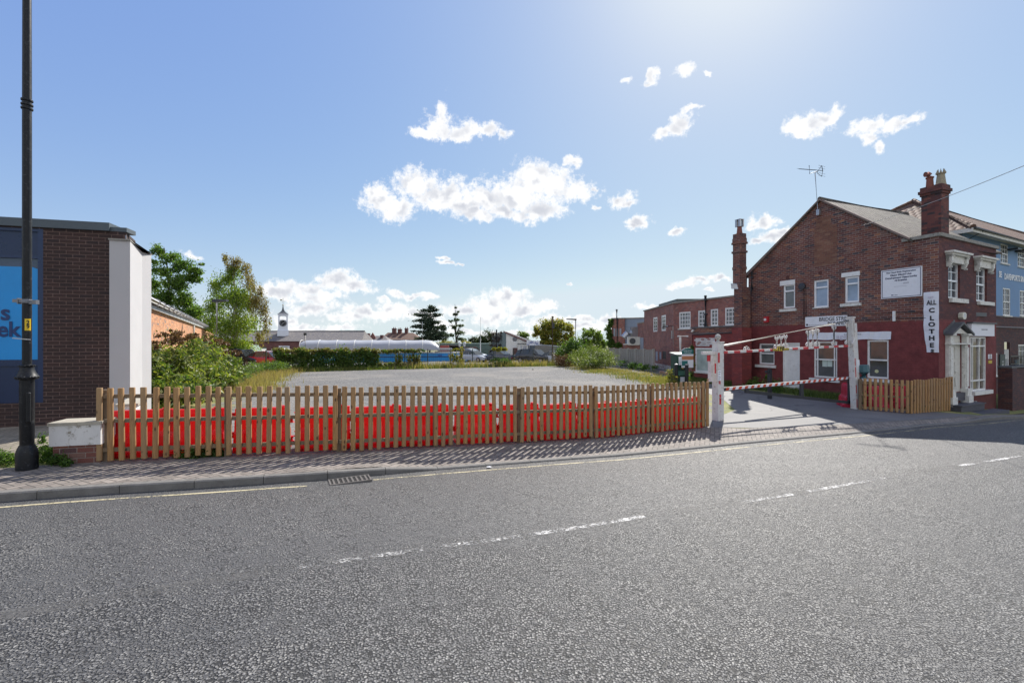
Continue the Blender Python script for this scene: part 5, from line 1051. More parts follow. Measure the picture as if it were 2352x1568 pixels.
mb = MB(); lean(mb, .0, .16, .092, .10, GT.z(1975, 836)-.28, GT.z(1975, 836)+.16); obj('notice', mb, sgn, rp_)
mb = MB(); q = GT.w(GT.s(1972), .16, GT.z(1972, 853)); mb.T = None; mb.tube([(q[0], q[1], q[2]-.24), (q[0]+.02, q[1], q[2]+.0), (q[0], q[1], q[2]+.24)], [.14, .17, .15], 8); tag(obj('lamp_box', mb, paint('teal_plastic', (.05, .12, .14), .4)), 'dark teal rounded box strapped to the right gate post', 'box')
# bar with alternating bands
zl, zr = GZp(1658, 809.6)[1], GZp(1955, 793.5)[1]; s0, s1 = GT.s(1655), GT.s(1957); nbn = 24
mbw = MB()
for i in range(nbn):
    t0_, t1_ = i/nbn, (i+1)/nbn; m_ = mbw; mbw.cur = 1 if i % 2 == 0 else 0; a, b = s0+(s1-s0)*t0_, s0+(s1-s0)*t1_; za, zb_ = zl+(zr-zl)*t0_, zl+(zr-zl)*t1_
    m_.hexa([GT.w(a,.03,za-.035),GT.w(b,.03,zb_-.035),GT.w(b,-.03,zb_-.035),GT.w(a,-.03,za-.035),GT.w(a,.03,za+.035),GT.w(b,.03,zb_+.035),GT.w(b,-.03,zb_+.035),GT.w(a,-.03,za+.035)])
br_ = obj('crossbar', mbw, [M_gw, M_gr], gate)
# sloping top rail
A_ = GZp(1654, 792); B_ = GZp(1948, 735.5); mb = MB(); mb.tube([GT.w(A_[0], 0, A_[1]-.04), GT.w(B_[0], 0, B_[1]-.02)], .036, 8); obj('top_rail', mb, M_gw, gate, smooth=True)
def topz(s): return A_[1]+(B_[1]-A_[1])*(s-A_[0])/(B_[0]-A_[0])-.07
def barz(s): return zl+(zr-zl)*(s-s0)/(s1-s0)+.035
def scroll(mb, s, z, w_, h, up, r=.016):
    for sg in (-1, 1):
        pts = []
        for i in range(17):
            t = i/16; ang = -math.pi/2+t*math.pi*1.75; rr = w_*(.5-.25*t)
            pts.append(GT.w(s+sg*(w_*.62+rr*math.cos(ang)*1.0-w_*.1), .0, z+up*(h*.32+rr*math.sin(ang)*1.0)))
        mb.tube([GT.w(s+sg*.01, 0, z+up*h)]+[GT.w(s+sg*.03, 0, z+up*h*.7)]+pts[::-1][-1:]+pts, r, 5)
for i, px in enumerate((1662, 1714.5, 1784, 1794, 1804, 1856.5, 1867, 1877, 1915.5, 1946)):
    s = GT.s(px); zb_ = barz(s); zt2 = topz(s); mb = MB(); hgt = zt2-zb_
    if hgt > .45: mb.tube([GT.w(s, 0, zb_), GT.w(s, 0, zt2)], .022 if px != 1915.5 else .04, 6)
    scroll(mb, s, zb_, min(.13, max(.07, hgt*.5)), min(.25, hgt*.5), 1); 
    if hgt > .3: scroll(mb, s, zt2, .11 if hgt > .45 else .09, min(.25, hgt*.45), -1)
    obj('scroll_bracket', mb, M_rust, gate, smooth=True, uv=False)
# sign on the bar
a = rect(GT, c3, 1168,528,1248,578, .04); hs = thing('height_sign', 'yellow 2.1 metres height limit sign on the red and white bar', 'sign', GT.w(a[0], .04, a[2])); ylw = paint('sign_yellow', (.72, .52, .015), .4, .06, 5, 0)
mb = MB(); mb.box(GT, a[0], a[1], .034, .046, a[2], a[3]); obj('plate', mb, ylw, hs)
text('lettering', '2.1 METRES', GT, (a[0]+a[1])/2, a[2]+(a[3]-a[2])*.72, .078, ink, hs, .048, 'CENTER', .78, 0, .004); text('lettering', "(6' 10\" Max)", GT, (a[0]+a[1])/2, a[2]+(a[3]-a[2])*.30, .078, ink, hs, .048, 'CENTER', .78, 0, .004)
mb = MB(); mbk = MB()
for sg in (-1, 1):
    c_ = (a[0]+a[1])/2+sg*((a[1]-a[0])/2+.11); zc_ = barz(c_)-.035; mb.box(GT, c_-.10, c_+.10, .034, .04, zc_-.035, zc_+.035)
    for k in range(4): q = c_-.09+.05*k; mbk.add([GT.w(q,.042,zc_-.035), GT.w(q+.022,.042,zc_-.035), GT.w(q+.022+sg*.03,.042,zc_+.035), GT.w(q+sg*.03,.042,zc_+.035)], [(0,1,2,3)])
w_ = obj('warning_plate', mb, ylw, hs); obj('stripes', mbk, ink, w_, uv=False)
# swing gate
M_blk = paint('black_gate_steel', (.020, .022, .028), .45, .2, 5, .1)
sg_ = thing('swing_gate', 'low swing gate with red striped top bar and tapering black frame', 'gate', GT.w(0, -.15, gL.z))
SG = Fr(GT.w(0, -.16, 0)[:2], GT.u); s0, s1 = SG.s(1657), SG.s(1958); z0, z1 = SG.z(1662, 893), SG.z(1956, 866.5)
def bar(mb, F, sa, za, sb, zb_, h, w_, lift=0): mb.hexa([F.w(sa,w_,za-h),F.w(sb,w_,zb_-h),F.w(sb,-w_,zb_-h),F.w(sa,-w_,za-h),F.w(sa,w_,za+h),F.w(sb,w_,zb_+h),F.w(sb,-w_,zb_+h),F.w(sa,-w_,za+h)])
mb = MB(); bar(mb, SG, s0, z0-.015, s1, z1-.015, .055, .035); tb = obj('top_bar', mb, M_blk, sg_)
mw = MB(); n_ = 46
for i in range(n_):
    a, b = s0+.15+(s1-s0-.18)*i/n_, s0+.15+(s1-s0-.18)*(i+1)/n_; za = z0+(z1-z0)*(a-s0)/(s1-s0); zb_ = z0+(z1-z0)*(b-s0)/(s1-s0); k = .05
    mw.cur = 1 if i % 2 == 0 else 0; mw.add([SG.w(a-k*.5,.037,za-.045), SG.w(b-k*.5,.037,zb_-.045), SG.w(b+k*.5,.037,zb_+.042), SG.w(a+k*.5,.037,za+.042)], [(0,1,2,3)])
obj('striped_tape', mw, [sgn, paint('orange_red_tape', (.50, .06, .02), .4, .1)], tb, uv=False)
lr0, lr1 = (SG.s(1712), SG.z(1712, 898.5)), (SG.s(1957), SG.z(1957, 925)); mb = MB(); bar(mb, SG, lr0[0], lr0[1], lr1[0], lr1[1], .05, .03); obj('lower_rail', mb, M_blk, sg_)
for px in (1715, 1841, 1951):
    s = SG.s(px); zt2 = z0+(z1-z0)*(s-s0)/(s1-s0)-.06; zb_ = lr0[1]+(lr1[1]-lr0[1])*(s-lr0[0])/(lr1[0]-lr0[0])-.04; mb = MB(); mb.box(SG, s-.07, s+.07, -.028, .028, zb_, zt2); obj('upright', mb, M_blk, sg_)
# separate black catch post by the house
q = onG(1768, 882); q.y = 18.5; q.x = (1768-1176)/FP*18.5; zg = G(q.x, q.y); mb = MB(); F = Fr((q.x, q.y), GT.u); ztp_ = CZ+(784-847)/FP*18.5
mb.box(F, -.06, .06, -.06, .06, zg-.1, ztp_); mb.box(F, -.24, -.06, -.04, .04, ztp_-.16, ztp_-.06); tag(obj('catch_post', mb, M_blk), 'black steel catch post with a short arm standing before the white door', 'post')

# ------------------------------------------------------------------ pay machine, notice board, bollards
def bx8(mb, F, *a): mb.box(F, *a); return mb
pm0 = onG(1560, 885); Yp = 24.2; PX = (1567-1176)/FP*Yp; zg = G(PX, Yp); PF = Fr((PX, Yp), (.97, .25)); grn = paint('dark_green_enamel', (.012, .05, .032), .35, .15, 5, .05); ztp = CZ+(784-812)/FP*Yp
pay = thing('pay_machine', 'dark green pay machine between two black posts before the annexe', 'machine', (PX, Yp, zg)); mb = MB(); mb.box(PF, -.34, .34, -.55, 0, zg-.05, ztp-.08); obj('cabinet', mb, grn, pay, bevel=.02)
mb = MB(); mb.hexa([PF.w(-.38,.06,ztp-.08),PF.w(.38,.06,ztp-.08),PF.w(.38,-.6,ztp-.0),PF.w(-.38,-.6,ztp-.0),PF.w(-.38,.06,ztp-.03),PF.w(.38,.06,ztp-.03),PF.w(.38,-.6,ztp+.06),PF.w(-.38,-.6,ztp+.06)]); obj('lid', mb, paint('green_grey_lid', (.20, .24, .22), .4), pay)
for nm, q, m_ in (('notice', (-.22, .06, ztp-.60, ztp-.16), sgn), ('keypad', (-.05, .22, ztp-.86, ztp-.66), black_i), ('slot_panel', (-.25, .25, ztp-1.15, ztp-.92), paint('panel_green', (.06, .16, .12), .4)), ('lower_notice', (-.12, .14, ztp-1.50, ztp-1.24), sgn)):
    mb = MB(); mb.box(PF, q[0], q[1], 0, .015, q[2], q[3]); obj(nm, mb, m_, pay)
mb = MB(); mb.box(PF, -.04, .05, .015, .03, ztp-.80, ztp-.70); obj('coin_button', mb, ylw, pay)
for px, lb in ((1553, 'slim black bollard left of the pay machine'), (1577.5, 'slim black bollard right of the pay machine')):
    Y = 23.6; x = (px-1176)/FP*Y; z_ = G(x, Y); b_ = thing('bollard', lb, 'bollard', (x, Y, z_), 0, 'bollards guarding the pay machine'); mb = MB(); mb.lathe((x, Y, z_), [(.09, -.1), (.09, 1.08)], 14); obj('post', mb, paint('black_bollard', (.012, .012, .014), .5), b_, smooth=True)
    mb = MB(); mb.lathe((x, Y, z_+1.08), [(.092, 0), (.092, .05), (.05, .06)], 14); obj('cap', mb, paint('galvanised_metal', (.42, .42, .43)), b_, smooth=True)
Yb = 24.0; BXx = (1589-1176)/FP*Yb-.22; NB = Fr((BXx, Yb), (.985, .17)); hw = 23/2*Yb/FP/1.0*.88; nbz = lambda py: CZ+(784-py)/FP*Yb
ib = thing('information_board', 'green and white tariff board on a white post right of the pay machine', 'board', (BXx, Yb, G(BXx, Yb)))
hw = .33; mb = MB(); z0, z1 = nbz(844), nbz(800); mb.prism(NB, [(-hw, z0), (hw, z0), (hw, z1-.1), (hw*.6, z1-.01), (0, z1+.03), (-hw*.6, z1-.01), (-hw, z1-.1)], -.04, 0); obj('panel', mb, sgn, ib)
teal = paint('teal_print', (.02, .15, .14), .45); org = paint('tan_print', (.48, .20, .09), .5); mb = MB(); mb.prism(NB, [(-hw, z1-.30), (hw, z1-.30), (hw, z1-.1), (hw*.6, z1-.01), (0, z1+.03), (-hw*.6, z1-.01), (-hw, z1-.1)], 0, .004); obj('header', mb, teal, ib)
mb = MB(); mb.box(NB, -hw, hw, 0, .004, z1-.60, z1-.40); obj('tariff_band', mb, org, ib); mb = MB(); mb.box(NB, -hw, .0, 0, .0045, z0+.10, z0+.36); obj('map_panel', mb, teal, ib)
mb = MB(); mb.box(NB, -.05, .05, -.10, -.04, -.2, z0+.3); obj('post', mb, white, ib)
text('lettering', 'Bridge Street', NB, 0, z1-.12, .10, sgn, ib, .006, 'CENTER', .9); text('lettering', 'Pay & Display', NB, 0, z1-.22, .08, sgn, ib, .006, 'CENTER', .9)

# ------------------------------------------------------------------ left: shop, white pier, low wall, lamp post
SFo = P(174, 784, 9.51); SF = Fr((SFo.x, SFo.y), (.967, .2545)); sxl = -22.0; SE = SF.s(289); stop = SF.z(174, 516); cL = C(0,800,1.307)
shop = thing('shop_building', 'dark brown brick flat roofed shop with navy frames at the left edge', 'building', (SFo.x, SFo.y, .5))
sw_ = (SF.s(-300), SF.s(99), SF.z(60, 925), SF.z(60, 524)); zb_ = .35
mb = MB().holes(SF, [(sxl, zb_), (SE, zb_), (SE, stop-.10), (sxl, stop-.10)], [sw_]); vds = Vector((-(1176-557)/FP, 1)).normalized(); q0 = SF.w(SE, -.01, 0); q1 = (q0[0]+vds.x*1.0, q0[1]+vds.y*1.0); mb.add([(q0[0],q0[1],zb_),(q1[0],q1[1],zb_),(q1[0],q1[1],stop-.1),(q0[0],q0[1],stop-.1)], [(0,1,2,3)]); obj('wall', mb, M_dark, shop)
mb = MB(); mb.box(SF, sxl, SF.s(254), -.4, .05, stop-.10, stop+.07); mb.box(SF, SF.s(254)+.0, SE+.02, -.35, .01, stop-.10, stop-.01); obj('coping', mb, paint('slate_blue_capping', (.065, .085, .10), .5, .15), shop)
mb = MB(); mb.box(SF, sxl, SE-3.6, -6.5, -.5, stop-.4, stop-.3); mb.box(SF, sxl, sxl+.3, -6.5, -.05, .2, stop-.12); mb.box(SF, sxl, SE-4.2, -6.6, -6.45, .2, stop-.12); obj('roof', mb, lead, shop)
nv = paint('navy_gloss_frame', (.010, .024, .075), .3, .15, 3, .05); nv2 = paint('deep_blue_panel', (.008, .020, .065), .3, .12, 2, .04)
zt1, zt2_, zp0, zp1 = SF.z(90, 594), SF.z(90, 610), SF.z(90, 826), SF.z(90, 840)
mb = MB(); a, b, z0, z1 = sw_
mb.box(SF, b-.09, b, -.06, .0, z0, z1); mb.box(SF, a, b-.09, -.06, -.012, zt1, zt1+.06); mb.box(SF, a, b-.09, -.06, -.01, z1-.06, z1); mb.box(SF, a, b-.09, -.06, -.011, zp1, zp0); fo_ = obj('shopfront_frame', mb, nv, shop)
mb = MB(); mb.box(SF, a, b-.09, -.08, -.05, zt1+.06, z1-.06); obj('spandrel_panel', mb, nv2, fo_); mb = MB(); mb.box(SF, a, b-.09, -.079, -.045, z0, zp1); obj('spandrel_panel', mb, nv2, fo_)
mb = MB(); mb.box(SF, a, b-.09, -.10, -.062, zp0, zt1); obj('glazing', mb, glassm('shopfront_glass', (.02, .03, .06), .1), fo_)
mb = MB(); e = SF.s(88); mb.box(SF, e-.0, b-.09, -.09, -.055, zp0, zt1); obj('mullion', mb, nv, fo_)
pos_ = SF.z(50, 612), SF.z(50, 826.0); R_ = .12; pl = [(a, pos_[1]), (e, pos_[1]), (e, pos_[0]-R_), (e-R_*.3, pos_[0]-R_*.3), (e-R_, pos_[0]), (a, pos_[0])]
mb = MB(); mb.prism(SF, pl, -.055, -.045); post = obj('window_poster', mb, paint('bright_blue_poster', (.008, .25, .62), .35, .08, 2, 0), fo_)
ni = paint('poster_navy', (.008, .03, .13), .4, .05, 5, 0); ck = C(0,1050,3.92)
text('lettering', 's', SF, SF.s(ck(60,0)[0]), SF.z(*ck(60,790)), .45, ni, post, -.035, 'CENTER', .95, 0, .010)
text('lettering', 'eek', SF, SF.s(ck(285,0)[0]), SF.z(*ck(100,1055)), .43, ni, post, -.035, 'RIGHT', .9, 0, .010)
# white rendered pier and return
wr = paint('white_render', (.44, .435, .44), .8, .04, 2, .12, dirt=(.45, .43, .38), dirtamt=.15); s0, s1 = SF.s(259), SF.s(306)
pr_ = SF.w(s1, .12, 0); vd = Vector((-(1176-557)/FP, 1)).normalized(); RFp = Vector((pr_[0], pr_[1]))+vd*1.75
ztp = SF.z(306, 554, .12); RF_ = Fr((RFp.x, RFp.y), (-vd.x, -vd.y)); wp = thing('rendered_wall', 'tall white rendered pier and end wall beside the brown brick shop', 'wall', (pr_[0], pr_[1], .2))
mb = MB(); A_, B_ = SF.w(s0, .12, 0), SF.w(s1, .12, 0); Cc = (RFp.x, RFp.y); D_ = SF.w(s0, -1.6, 0); z0 = -.1
ztb = ztp+.0
mb.add([(q[0], q[1], z) for z in (z0, ztp) for q in (A_, B_, Cc, D_)], [(0,1,5,4), (1,2,6,5), (2,3,7,6), (3,0,4,7), (4,5,6,7)]); obj('render', mb, wr, wp)
mb = MB(); g_ = .03
mb.add([(q[0]+ox, q[1]+oy, z) for z in (ztp+.002, ztp+.035) for q, ox, oy in ((A_, -.0, -g_), (B_, g_, -g_), (Cc, g_, g_), (D_, 0, g_))], [(0,1,5,4), (1,2,6,5), (2,3,7,6), (3,0,4,7), (4,5,6,7), (3,2,1,0)]); obj('coping', mb, stone_g, wp)
# long orange brick works wall behind
yA, yB = 16.0, 16*98/27.5; OA = P(342.5, 686, yA); OB = P(491, 756.5, yB); OW = Fr((OA.x, OA.y), (OB.x-OA.x, OB.y-OA.y)); OL = math.hypot(OA.x-OB.x, OA.y-OB.y); oz = CZ+98/FP*16-.12
wk = thing('works_building', 'long orange brick works building with white gutter behind the bush', 'building', (OA.x, OA.y, .2)); mb = MB(); mb.box(OW, -3, OL, -6, 0, -.4, oz-.22); obj('wall', mb, M_orange, wk)
mb = MB(); mb.box(OW, -3, OL, 0, .12, oz-.24, oz-.02); obj('fascia', mb, paint('grey_fascia', (.40, .41, .42), .6), wk)
mb = MB(); mb.tube([OW.w(-3, .20, oz), OW.w(OL+.1, .20, oz)], .11, 10)
for k in range(34): s = k*OL/33; p = Vector(OW.w(s, .20, oz)); u_ = Vector((OW.u[0], OW.u[1], 0)); mb.tube([p-u_*.06, p+u_*.06], .13, 10)
mb.tube([OW.w(OL-.3, .2, oz-.1), OW.w(OL-.3, .2, oz-1.2), OW.w(OL+.5, .3, oz-1.8)], .12, 8); obj('gutter', mb, paint('white_gutter', (.55, .55, .54), .5, .1), wk, smooth=True)
mb = MB(); mb.add([OW.w(-3, .15, oz+.02), OW.w(OL, .15, oz+.02), OW.w(OL, -6.2, oz+.5), OW.w(-3, -6.2, oz+.5)], [(0,1,2,3)]); mb.box(OW, OL-.5, OL+.2, -3, .1, -.3, oz+.9); obj('roof', mb, lead, wk)
for f in (.38,): mb = MB(); s = OW.s(360); s = OW.s(441); mb.tube([OW.w(s, .1, oz-.3), OW.w(s, .1, 0)], .07, 6); obj('drainpipe', mb, stone_w, wk)
# low rendered wall on brick
q = onG(231, 1063, 0, lambda x, y: gs(x)); LWf = Fr((q.x, q.y), (.967, .2545)); a = LWf.s(112); zg = gs(q.x); zt_ = CZ+(784-967)/FP*q.y; zm_ = CZ+(784-1020)/FP*q.y
M_lw = paint('peeling_white_render', (.60, .59, .57), .85, .1, 3, .3, dirt=(.20, .17, .12), dirtamt=.95); low = thing('low_wall', 'low white rendered wall on crumbling red brick beside the lamp post', 'wall', (q.x, q.y, zg))
vd2 = Vector((-(1176-557)/FP, 1)).normalized(); Lr = Fr((q.x+vd2.x*2.1, q.y+vd2.y*2.1), (-vd2.x, -vd2.y))
mb = MB(); mb.box(LWf, a, 0, -.42, 0, zm_, zt_-.05); mb.box(Lr, 0, 1.68, -.24, .0, zm_, zt_-.052); mb.box(Lr, -.3, .9, -.25, .01, zt_-.05, zt_+.09); obj('render', mb, M_lw, low)
mb = MB(); mb.box(LWf, a+.04, -.03, -.40, -.025, zg-.2, zm_); mb.box(Lr, 0, 1.68, -.22, -.025, zg-.2, zm_-.002); obj('brick_base', mb, M_brick, low)
cpm = paint('concrete_coping', (.36, .33, .27), .9, .2, 8, .3); mb = MB(); mb.box(LWf, a-.015, -.66/1.0*.48, -.46, .015, zt_-.05, zt_); mb.box(LWf, -.66*.48+.008, .02, -.46, .018, zt_-.052, zt_+.003); mb.box(Lr, -.32, .92, -.30, .04, zt_+.09, zt_+.135); mb.box(Lr, .92, 1.62, -.28, .03, zt_-.05, zt_-.005); obj('coping', mb, cpm, low)
# lamp post
q = onG(62, 1077, 0, lambda x, y: gs(x)); lx, ly, lz = q; sc = FP/ly
lampo = thing('lamp_post', 'tall black cast iron lamp post beside the shop at the left edge', 'lamp post', (lx, ly, lz)); Z = lambda py: CZ+(784-py)/sc-lz
blk2 = paint('chipped_black_paint', (.007, .008, .010), .42, .3, 10, .2, dirt=(.20, .21, .22), dirtamt=.18, spec=.3)
mb = MB(); mb.lathe((lx, ly, lz), [(.128, -.1), (.13, .05), (.13, Z(1040)), (.118, Z(1032)), (.10, Z(1025)), (.088, Z(1021))], 24); obj('base', mb, blk2, lampo, smooth=True)
mb = MB(); mb.lathe((lx, ly, lz), [(.083, Z(1022)), (.083, Z(1008)), (.086, Z(1007)), (.086, Z(900)), (.086, Z(872))], 24); lc = obj('lower_column', mb, blk2, lampo, smooth=True)
mb = MB(); mb.T = None; mb.lathe((lx+.075, ly-.05, lz), [(.022, Z(968)), (.028, Z(966)), (.028, Z(902)), (.02, Z(900))], 10); obj('access_cover', mb, blk2, lc)
mb = MB(); mb.lathe((lx, ly, lz), [(.088, Z(872)), (.125, Z(870)), (.135, Z(865)), (.118, Z(860)), (.10, Z(855)), (.085, Z(848)), (.08, Z(844)), (.088, Z(842)), (.088, Z(838)), (.06, Z(836))], 24)
for k in range(12): t = k*math.pi/6; mb.ball((lx+.122*math.cos(t), ly+.122*math.sin(t), lz+Z(866)), .022, 6); mb.ball((lx+.085*math.cos(t), ly+.085*math.sin(t), lz+Z(840)), .013, 6)
obj('ornate_collar', mb, blk2, lampo, smooth=True)
mb = MB(); mb.lathe((lx, ly, lz), [(.056, Z(838)), (.055, Z(240)), (.05, Z(-120)), (.045, 8.6)], 20); sh = obj('shaft', mb, blk2, lampo, smooth=True)
mb = MB()
for py in (250, 241, 231): mb.lathe((lx, ly, lz), [(.056, Z(py+3)), (.070, Z(py+2)), (.072, Z(py)), (.070, Z(py-2)), (.055, Z(py-3))], 20)
obj('ring', mb, blk2, sh, smooth=True)
mb = MB(); LFr = Fr((lx, ly), (.98, -.1)); zc_ = lz+Z(692); mb.box(LFr, -.22, -.07, -.02, .03, zc_-.025+.01, zc_+.035); mb.box(LFr, .03, .18, -.03, .02, zc_-.045, zc_+.02); mb.lathe((lx, ly, zc_-.03), [(.062, 0), (.066, .01), (.066, .05), (.062, .06)], 16); mb.box(LFr, -.13, -.11, -.03, .04, zc_-.04, zc_+.05); obj('banner_clamp', mb, paint('worn_metal_clamp', (.16, .17, .19), .4, .3), sh)
mb = MB(); zc_ = lz+Z(778); mb.hexa([LFr.w(-.16,.075,zc_+.005),LFr.w(.13,.075,zc_-.018),LFr.w(.13,.05,zc_-.018),LFr.w(-.16,.05,zc_+.005),LFr.w(-.16,.075,zc_+.018),LFr.w(.13,.075,zc_-.005),LFr.w(.13,.05,zc_-.005),LFr.w(-.16,.05,zc_+.018)]); obj('strap', mb, paint('galvanised_metal', (.42, .42, .43)), sh)
# number plate wraps the shaft
mb = MB(); za, zb3 = lz+Z(759), lz+Z(732); vd_ = math.atan2(-ly, -lx); r_ = .0575; pts = []
for z in (za, zb3):
    for k in range(9): t = vd_-.55+1.0*k/8*1.25+.1; pts.append((lx+r_*math.cos(t), ly+r_*math.sin(t), z))
mb.add(pts, [(k, k+1, k+10, k+9) for k in range(8)]); npo = obj('number_plate', mb, paint('sign_yellow2', (.75, .50, .01), .4, .06, 5, 0), sh)
cv = Vector((math.cos(vd_+.18), math.sin(vd_+.18))); NF = Fr((lx+cv.x*.0585, ly+cv.y*.0585), (-cv.y, cv.x)) ; NF = Fr((lx+cv.x*.0585, ly+cv.y*.0585), (-cv.y*1, cv.x*1))
text('lettering', '2', NF, 0, lz+Z(741), .085, ink, npo, .003, 'CENTER', .9, 0, .002); text('lettering', '9', NF, 0, lz+Z(750.5), .085, ink, npo, .003, 'CENTER', .9, 0, .002)
mb = MB(); mb.lathe((lx, ly, lz), [(.05, 8.6), (.22, 8.8), (.30, 9.4), (.1, 9.8), (.02, 10.0)], 12); obj('lantern', mb, blk2, lampo)
# drain grate
gxa, gxb = gratex0, gratex1; mb = MB(); zz = gs(gxa)-.11
dg = thing('drain_grate', 'black iron drain grate against the kerb', 'drain', off(gxa, .2, zz)); F = Fr(off(gxa, .04, 0)[:2], (ky(gxb)-ky(gxa) and (gxb-gxa), ky(gxb)-ky(gxa))); L = math.hypot(gxb-gxa, ky(gxb)-ky(gxa))
mb.box(F, 0, L, .0, .025, zz-.02, zz+.014); mb.box(F, 0, L, .30, .325, zz-.02, zz+.014); mb.box(F, 0, .025, .025, .30, zz-.02, zz+.0135); mb.box(F, L-.025, L, .025, .30, zz-.02, zz+.0135)
for k in range(1, 9): mb.box(F, L*k/9-.014, L*k/9+.014, .025, .30, zz-.02, zz+.012)
obj('frame', mb, paint('worn_cast_iron', (.13, .12, .11), .5, .3, 20, .3), dg); mb = MB(); mb.box(F, .02, L-.02, .02, .305, zz+.001, zz+.005); obj('pit', mb, paint('pit_shade', (.006, .006, .006), .9), dg)  # flat black sheet under the bars painted as the drain's inner shade
# ------------------------------------------------------------------ planting
def leaves(name, blobs, n, size, mat, parent=None, aspect=.5, droop=0.0, clumps=60, spread=.28, shell=.55, flat=1.0, seed=1, ground=None, upright=0.0):
    """leaf-sized faces gathered in clumps through the crown's volume"""
    r = np.random.default_rng(seed); B = np.array(blobs, float)
    wts = (B[:, 3]*B[:, 4]*B[:, 5])**.67; wts /= wts.sum()
    nc = max(clumps, len(B)*3); bi = r.choice(len(B), nc, p=wts)
    d = r.normal(size=(nc, 3)); d /= np.linalg.norm(d, axis=1)[:, None]; rad = (shell+(1-shell)*r.random(nc))**1.0*(.55+.45*r.random(nc))
    cc = B[bi, :3]+d*rad[:, None]*B[bi, 3:6]; cr = spread*B[bi, 3:6]*(.6+.8*r.random(nc))[:, None]
    ci_ = r.integers(0, nc, n); g = r.normal(size=(n, 3))*.6
    p = cc[ci_]+g*cr[ci_]*np.array([1, 1, flat])
    if droop: p[:, 2] -= droop*r.random(n)**2*B[bi[ci_], 5]
    if ground is not None: p[:, 2] = np.maximum(p[:, 2], ground+.02)
    a = r.normal(size=(n, 3)); a[:, 2] += -1.6 if droop else (upright*2.5-.2); a /= np.linalg.norm(a, axis=1)[:, None]
    q = r.normal(size=(n, 3)); b = np.cross(a, q); b /= np.linalg.norm(b, axis=1)[:, None]
    L = size*(.6+.8*r.random(n))[:, None]; Wd = L*aspect
    nn = np.cross(a, b)*L*.12
    V = np.stack([p-a*L/2, p+b*Wd/2+nn, p+a*L/2, p-b*Wd/2+nn], 1).reshape(-1, 3)
    if parent: V = V-np.array(origin_of(parent))
    me = bpy.data.meshes.new(name); me.vertices.add(n*4); me.vertices.foreach_set('co', V.ravel())
    me.loops.add(n*4); me.loops.foreach_set('vertex_index', np.arange(n*4)); me.polygons.add(n)
    me.polygons.foreach_set('loop_start', np.arange(0, n*4, 4)); me.polygons.foreach_set('loop_total', np.full(n, 4)); me.update(); me.validate()
    me.materials.append(mat); o = bpy.data.objects.new(name, me); COL.objects.link(o)
    if parent: o.parent = parent
    return o, cc
def pb(px, py, rx, ry, Y, deep=1.0): p = P(px, py, Y); return (p.x, p.y, p.z, rx*Y/FP, rx*Y/FP*deep, ry*Y/FP)
bark = paint('bark', (.10, .08, .06), .9, .35, 12, .6); bark_b = paint('birch_bark', (.35, .33, .30), .8, .4, 9, .4)
def limbs(mb, base, top, cc, r0, k=14, seed=1):
    r = random.Random(seed); base, top = Vector(base), Vector(top); n = 7
    tr = [base.lerp(top, i/n)+Vector((r.uniform(-.12, .12), r.uniform(-.1, .1), 0))*(i > 0) for i in range(n+1)]
    mb.tube(tr, [r0*(1-.85*i/n) for i in range(n+1)], 8)
    for c in r.sample(list(map(tuple, cc)), min(k, len(cc))):
        c = Vector(c); t = min(.92, max(.18, (c.z-base.z)/(top.z-base.z+.01)-.22)); s = base.lerp(top, t); m = s.lerp(c, .5)+Vector((0, 0, abs(c.z-s.z)*.15))
        mb.tube([s, m, c], [r0*(1-.8*t)*.55, r0*(1-.8*t)*.3, .015], 5)
def tree(name, label, blobs, n, size, lm, base, top, r0, seed, group=None, bk_=None, cat='tree', k=16, **kw):
    t = thing(name, label, cat, base, 0, group); o, cc = leaves('crown', blobs, n, size, lm, t, seed=seed, **kw)
    mb = MB(); limbs(mb, base, top, cc, r0, k, seed); obj('trunk', mb, bk_ or bark, t, smooth=True, uv=False); return t
L_ald = leafm('alder_leaves', [(.04, .08, .017), (.075, .135, .028), (.12, .19, .035), (.19, .24, .05)], .45)
L_bir = leafm('birch_leaves', [(.07, .12, .02), (.14, .20, .035), (.22, .28, .05), (.32, .32, .07)], .5)
L_brn = leafm('autumn_birch_leaves', [(.10, .09, .03), (.17, .13, .05), (.26, .19, .07), (.22, .22, .06)], .4)
L_bud = leafm('buddleia_leaves', [(.028, .055, .015), (.06, .105, .026), (.12, .165, .038), (.26, .27, .06), (.17, .20, .11)], .34)
L_dry = leafm('dry_seed_heads', [(.10, .05, .025), (.16, .09, .04), (.22, .13, .06)], .1)
L_hed = leafm('ivy_hedge_leaves', [(.028, .065, .014), (.05, .10, .02), (.09, .15, .03), (.20, .25, .05)], .36)
L_hbr = leafm('hop_brown_leaves', [(.10, .08, .03), (.17, .15, .05), (.25, .24, .08)], .4)
L_ced = leafm('cedar_needles', [(.030, .048, .030), (.045, .068, .040), (.065, .09, .05)], .15)
L_lar = leafm('larch_needles', [(.03, .055, .02), (.06, .09, .03), (.10, .13, .045)], .3)
L_gol = leafm('golden_leaves', [(.09, .11, .02), (.17, .18, .03), (.27, .23, .04), (.36, .20, .05)], .42)
L_grn = leafm('green_leaves', [(.06, .10, .02), (.11, .16, .03), (.19, .24, .05)], .42)
L_dk = leafm('dark_round_leaves', [(.02, .035, .012), (.04, .06, .018), (.08, .085, .03)], .25)
L_grs = leafm('grass_blades', [(.035, .06, .012), (.08, .12, .025), (.15, .17, .04), (.24, .20, .09)], .35)
L_dgr = leafm('dry_grass_blades', [(.13, .11, .04), (.22, .18, .08), (.31, .24, .13), (.20, .13, .07)], .35)
L_wee = leafm('weed_leaves', [(.03, .07, .015), (.06, .12, .02), (.14, .22, .04)], .4)
